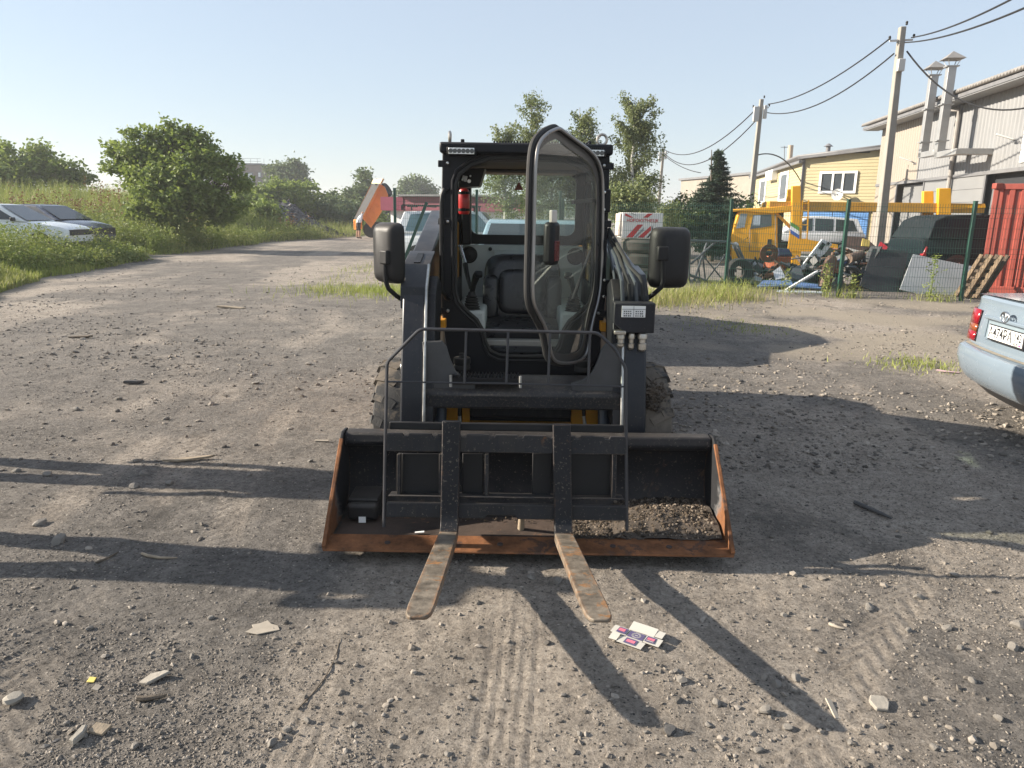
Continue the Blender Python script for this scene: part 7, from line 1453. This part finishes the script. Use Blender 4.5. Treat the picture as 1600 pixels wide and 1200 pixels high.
c = at(1155, 443, 17.6); o = MB().lathe([(.16, -.10), (.30, -.11), (.34, -.05), (.34, .05), (.30, .11), (.16, .10)], V(c.x, 17.7, .33), (.15, -1, .1), 28, closed=True).build('old_wheel', M_tyr, None); tag(o, 'old black tyre leaning beside the truss behind the fence', 'tyre')
# rusty drum block with ring plate
dr = thing('rusty_drum', 'rust-red ribbed drum in the scrap heap', 'drum', tuple(V(at(1215, 425, 18.2).x, 18.2, 0))); c = V(at(1214, 415, 18.2).x, 18.2, 0); zt = at(1214, 402, 18.2).z; pr = []
for k in range(9): z = .42+k*(zt-.42)/9; pr += [(.30, z), (.315, z+.03), (.30, z+.06)]
MB().lathe([(0, .42)]+pr+[(.30, zt), (0, zt)], c, (0, 0, 1), 26).build('drum_body', mat('drum_rust', (.30, .08, .03), .7, var=.3, scale=4), dr)
cc = at(1202, 396, 17.9); MB().ring([cc+V(.22*math.cos(a), 0, .22*math.sin(a)) for a in np.linspace(0, 6.283, 25)[:-1]], [cc+V(.09*math.cos(a), 0, .09*math.sin(a)) for a in np.linspace(0, 6.283, 25)[:-1]], V(0, .04, 0)).build('ring_plate', M_rustd, dr)
# white car cross-member panel standing slantwise
wp = thing('white_body_panel', 'white pressed steel car panel leaning diagonally on the scrap heap', 'panel', tuple(V(at(1250, 430, 18).x, 18, 0)))
A = [at(1253, 428, 17.9), at(1247, 423, 17.9), at(1285, 373, 17.9), at(1301, 381, 17.9), at(1288, 398, 17.9), at(1274, 407, 17.9)]
MB().prism(A, V(0, .06, 0)).build('panel_sheet', mat('panel_white', (.62, .64, .64), .4, var=.1), wp, bevel=.012)
for x0, y0, x1, y1, w in ((1281, 389, 1287, 380, .09), (1293, 382, 1295, 379, .06), (1262, 412, 1274, 398, .05)): MB().bar(at(x0, y0, 17.88), at(x1, y1, 17.88), w, .05, (0, 1, 0)).build('hole', M_dark, wp)
def sheet(name, label, pts, Y, th, m, cat='sheet', tiltY=0.0, back=0.35):
    P = []; ys = [p[1] for p in pts]; y0, y1 = min(ys), max(ys)
    for x, y in pts: P.append(at(x, y, Y+back*(y1-y)/(y1-y0+1e-6)))
    n = (P[1]-P[0]).cross(P[2]-P[1]).normalized(); n = n if n.y > 0 else -n
    o = MB().prism(P, n*th).build(name, m, None, bevel=th*.2); return tag(o, label, cat)
sheet('grey_sheet', 'large pale grey sheet leaning on the fence before the minivan', [(1406, 452), (1427, 397), (1530, 418), (1512, 468), (1450, 463)], 16.4, .03, mat('asbestos_sheet', (.33, .35, .36), .55, var=.1, scale=1.5), back=.6)
sheet('black_panel', 'big black ribbed panel leaning upright in the scrap heap', [(1343, 446), (1364, 388), (1419, 392), (1408, 458), (1380, 460)], 16.7, .04, M_darkm, back=.6)
sheet('grey_appliance_side', 'small dark grey plate standing in the scrap heap', [(1222, 437), (1230, 423), (1250, 413), (1258, 437)], 17.6, .05, mat('plate_grey', (.10, .11, .12), .5), back=.3)
sheet('white_bent_sheet', 'small white bent sheet beside the dark grey plate', [(1212, 437), (1208, 424), (1219, 416), (1228, 434)], 17.5, .02, mat('sheet_white', (.58, .60, .62), .5), back=.25)
sheet('blue_sheet', 'flat blue painted sheet low on the scrap heap', [(1182, 447), (1192, 438), (1236, 437), (1240, 446)], 17.0, .03, mat('blue_sheet', (.13, .22, .42), .45, var=.15), back=.5)
sheet('blue_sheet', 'second flat blue sheet to the right of the first', [(1238, 447), (1242, 440), (1280, 444), (1285, 450)], 16.9, .03, bpy.data.materials['blue_sheet'], back=.5)
sheet('pale_long_sheet', 'long pale sheet lying lowest under the scrap heap', [(1170, 464), (1172, 455), (1265, 458), (1268, 467)], 16.4, .04, mat('pale_sheet', (.40, .45, .45), .5, var=.1), back=.4)
sheet('pale_strip', 'narrow pale strip lying across the blue sheets', [(1214, 457), (1214, 453), (1285, 455), (1286, 459)], 16.3, .03, mat('strip_pale', (.52, .56, .54), .5), back=.1)
o = MB().bar(at(1228, 453, 16.5), at(1277, 424, 17.0), .05, .04).build('white_bar', M_white, None); tag(o, 'straight white bar leaning across the blue sheets', 'bar')
o = MB().bar(at(1370, 470, 15.9), at(1448, 464, 16.0), .05, .05).build('grey_pole', M_galvd, None); tag(o, 'pale grey pole on the ground below the black panel', 'bar')
ob_ = thing('orange_cylinder', 'rusty orange gas bottle upright left of the middle fence post', 'gas bottle', tuple(V(at(1290, 440, 17).x, 17, 0))); c = V(at(1288, 440, 17).x, 17, .05); MB().lathe([(0, 0), (.13, .02), (.14, .1), (.14, .62), (.10, .74), (.04, .78), (.04, .84), (0, .85)], c, (.25, .2, 1), 20).build('bottle', mat('bottle_orange', (.11, .055, .032), .6, var=.3, scale=6), ob_)
sheet('rust_plate', 'brown rusty plate right of the orange gas bottle', [(1298, 424), (1300, 408), (1314, 410), (1316, 428)], 17.2, .03, M_rustd, back=.2)
o = MB().cyl(at(1326, 404, 17.4), at(1346, 398, 17.6), .11, n=18).build('exhaust_drum', mat('brown_cyl', (.16, .11, .08), .6, var=.3), None); tag(o, 'brown cylinder lying on top of the scrap heap', 'scrap')
sheet('red_cover', 'bright red bent cover on top of the black panel', [(1371, 388), (1376, 377), (1388, 386), (1384, 391)], 17.3, .03, mat('red_cover', (.45, .02, .03), .5), back=.2)
sheet('crushed_wing', 'crumpled dark car wing on top of the scrap heap', [(1318, 398), (1322, 368), (1352, 370), (1368, 384), (1350, 392)], 17.9, .10, mat('wing_brown', (.09, .06, .045), .6, var=.5, scale=5), back=.3)
sheet('yellow_scrap', 'yellow bent strip among the scrap on top', [(1346, 384), (1348, 372), (1360, 376), (1359, 386)], 17.7, .03, mat('scrap_yellow', (.55, .42, .10), .5), back=.1)
sheet('white_strip', 'dirty white strip lying over the scrap heap', [(1318, 392), (1322, 386), (1352, 394), (1350, 398)], 17.5, .03, mat('strip_white', (.55, .52, .46), .5), back=.1)
sheet('blue_scrap', 'folded blue cloth in the scrap heap', [(1306, 408), (1318, 400), (1330, 406), (1318, 414)], 17.4, .05, mat('cloth_blue', (.05, .08, .18), .8), back=.1)
sheet('dark_blue_drum_lid', 'dark blue crumpled cover on the rusty drum', [(1216, 400), (1214, 386), (1234, 388), (1240, 400)], 18.1, .2, mat('cover_blue', (.02, .03, .07), .6), back=.1)
# tangled small scrap fills the heap
def jumble(name, label, x0, x1, Y, zmax, n, mats):
    bs_ = {}
    t = thing(name, label, 'scrap heap', ((x0+x1)/2, Y, 0))
    for i in range(n):
        u = random.random(); x = x0+(x1-x0)*u; y = Y+random.uniform(-.7, .8); z = random.uniform(.05, zmax*(.5+.5*math.sin(math.pi*(.1+.8*u)))); m = random.choice(mats); L_ = random.uniform(.15, .6)
        b = MB(); d = Vector((random.gauss(0, 1), random.gauss(0, .5), random.gauss(0, .7))).normalized(); k = random.random()
        if k < .4: b.bar(V(x, y, z)-d*L_/2, V(x, y, z)+d*L_/2, random.uniform(.1, .35), random.uniform(.01, .04))
        elif k < .7: b.tube([V(x, y, z)-d*L_/2, V(x, y, z+random.uniform(-.1, .1)), V(x, y, z)+d*L_/2], random.uniform(.012, .05), 7)
        else: b.box((x, y, z), (random.uniform(.1, .35), random.uniform(.1, .3), random.uniform(.08, .25)), (random.random(), random.random(), random.random()*3))
        b.build('scrap_piece', m, t, bevel=.004)
sm = [M_darkm, M_rustd, M_tube, M_galvd, mat('scrap_brown', (.10, .065, .045), .8), mat('scrap_grey', (.17, .17, .17), .6), M_darkm, M_blk]
jumble('scrap_heap', 'tangle of dark car scrap behind the mesh fence, left part', at(1175, 440, 18).x, at(1250, 440, 18).x, 18.3, .55, 70, sm)
jumble('scrap_heap', 'tangle of dark car scrap behind the mesh fence, right part', at(1250, 440, 18).x, at(1375, 440, 18).x, 17.9, .95, 120, sm)
# pallets leaning on the container
for k, (dx, dy) in enumerate(((0, 0), (.22, .15))):
    g = gnd(1508, 468); pt = thing('wooden_pallet', ('front wooden pallet leaning on the red container', 'rear wooden pallet leaning on the red container')[k], 'pallet', (g.x+dx, g.y+dy, 0), 0, 'wooden pallets by the container')
    o0 = V(g.x+dx, g.y+.35+dy, .02); lean = V(.45, .05, .87).normalized(); ax = V(.62, -.78, .0).normalized(); nr = lean.cross(ax).normalized(); M_pal = mat('pallet_wood_%d' % k, (.19, .135, .085) if k == 0 else (.09, .065, .045), .9, var=.4, scale=8)
    for i in range(6): s_ = o0+lean*(.05+i*.165); MB().bar(s_, s_+ax*.42, .09, .02, nr).build('board', M_pal, pt)
    for i in range(3): s_ = o0+ax*(.02+i*.19)-nr*.05; MB().bar(s_, s_+lean*.98, .07, .07, nr).build('bearer', M_pal, pt)

# ================================================================== flattened carton before the forks
g = gnd(994, 1000); CT_ = thing('flattened_carton', 'flattened white and purple cigarette carton lying before the right fork', 'carton', (g.x, g.y, hz(g.x, g.y)+.012), R_(-33))
M_cw = mat('carton_white', (.48, .46, .41), .6, var=.05); M_cp = mat('carton_purple', (.10, .085, .17), .5, var=.15); M_ck = mat('carton_pink', (.58, .16, .22), .5); w = .048
def card(x0, x1, y0, y1, nm, tl=0, z=0): 
    b = MB(); b.add([V(x0, y0, z), V(x1, y0, z+tl*.2), V(x1, y1, z+tl), V(x0, y1, z+tl)], [(0, 1, 2, 3)]); o = b.build(nm, M_cw, CT_, world=False, smooth=0); o.modifiers.new('s', 'SOLIDIFY').thickness = .0012; return o
def inkp(x0, x1, y0, y1, m, z=.0015): MB().quad(V(x0, y0, z), V(x1, y0, z), V(x1, y1, z), V(x0, y1, z)).build('print', m, CT_, world=False)
card(-.034, .034, -.026, .026, 'centre_panel'); inkp(-.031, .031, -.022, .022, M_cp)
for r_ in (.018, .014): MB().ring([V(r_*math.cos(a), r_*math.sin(a), .0018) for a in np.linspace(0, 6.283, 25)[:-1]], [V((r_-.0015)*math.cos(a), (r_-.0015)*math.sin(a), .0018) for a in np.linspace(0, 6.283, 25)[:-1]], V(0, 0, .0003)).build('ring_print', M_cw, CT_, world=False)
inkp(-.007, .007, -.002, .002, M_cw, .002)
card(.036, .10, -.024, .024, 'flap', .004); inkp(.040, .078, -.02, .02, M_cp, .0045); inkp(.045, .074, -.006, .010, M_ck, .0058); inkp(.045, .074, -.014, -.010, M_cw, .0058)
card(-.10, -.036, -.024, .024, 'flap', .003); inkp(-.078, -.040, -.02, .02, M_cp, .004); inkp(-.074, -.048, -.008, .012, M_ck, .005)
card(-.05, .05, -.075, -.028, 'flap', .0); inkp(-.025, .022, -.07, -.032, M_cp, .0025); inkp(-.018, .016, -.060, -.042, M_ck, .0035); card(-.085, -.052, -.072, -.030, 'tuck_flap', .008)
card(-.045, .06, .028, .075, 'flap', .012); card(.062, .092, .03, .072, 'tuck_flap', .004, .004)

# ================================================================== summer haze
hb = MB().bx(-445, 445, -75, 470, -1.5, 14.0).build('haze', bpy.data.materials.new('haze_air'), None, smooth=0); hb['kind'] = 'stuff'; tag(hb, 'thin pale summer haze over the whole place', 'haze')
hm = hb.data.materials[0]; hm.use_nodes = True; hn_ = hm.node_tree; hn_.nodes.remove(hn_.nodes['Principled BSDF'])
pv = hn_.nodes.new('ShaderNodeVolumePrincipled'); pv.inputs['Color'].default_value = (.93, .95, 1.0, 1); pv.inputs['Density'].default_value = 0.0009; pv.inputs['Anisotropy'].default_value = 0.25
hn_.links.new(pv.outputs[0], hn_.nodes['Material Output'].inputs['Volume'])
scene.cycles.volume_bounces = 1
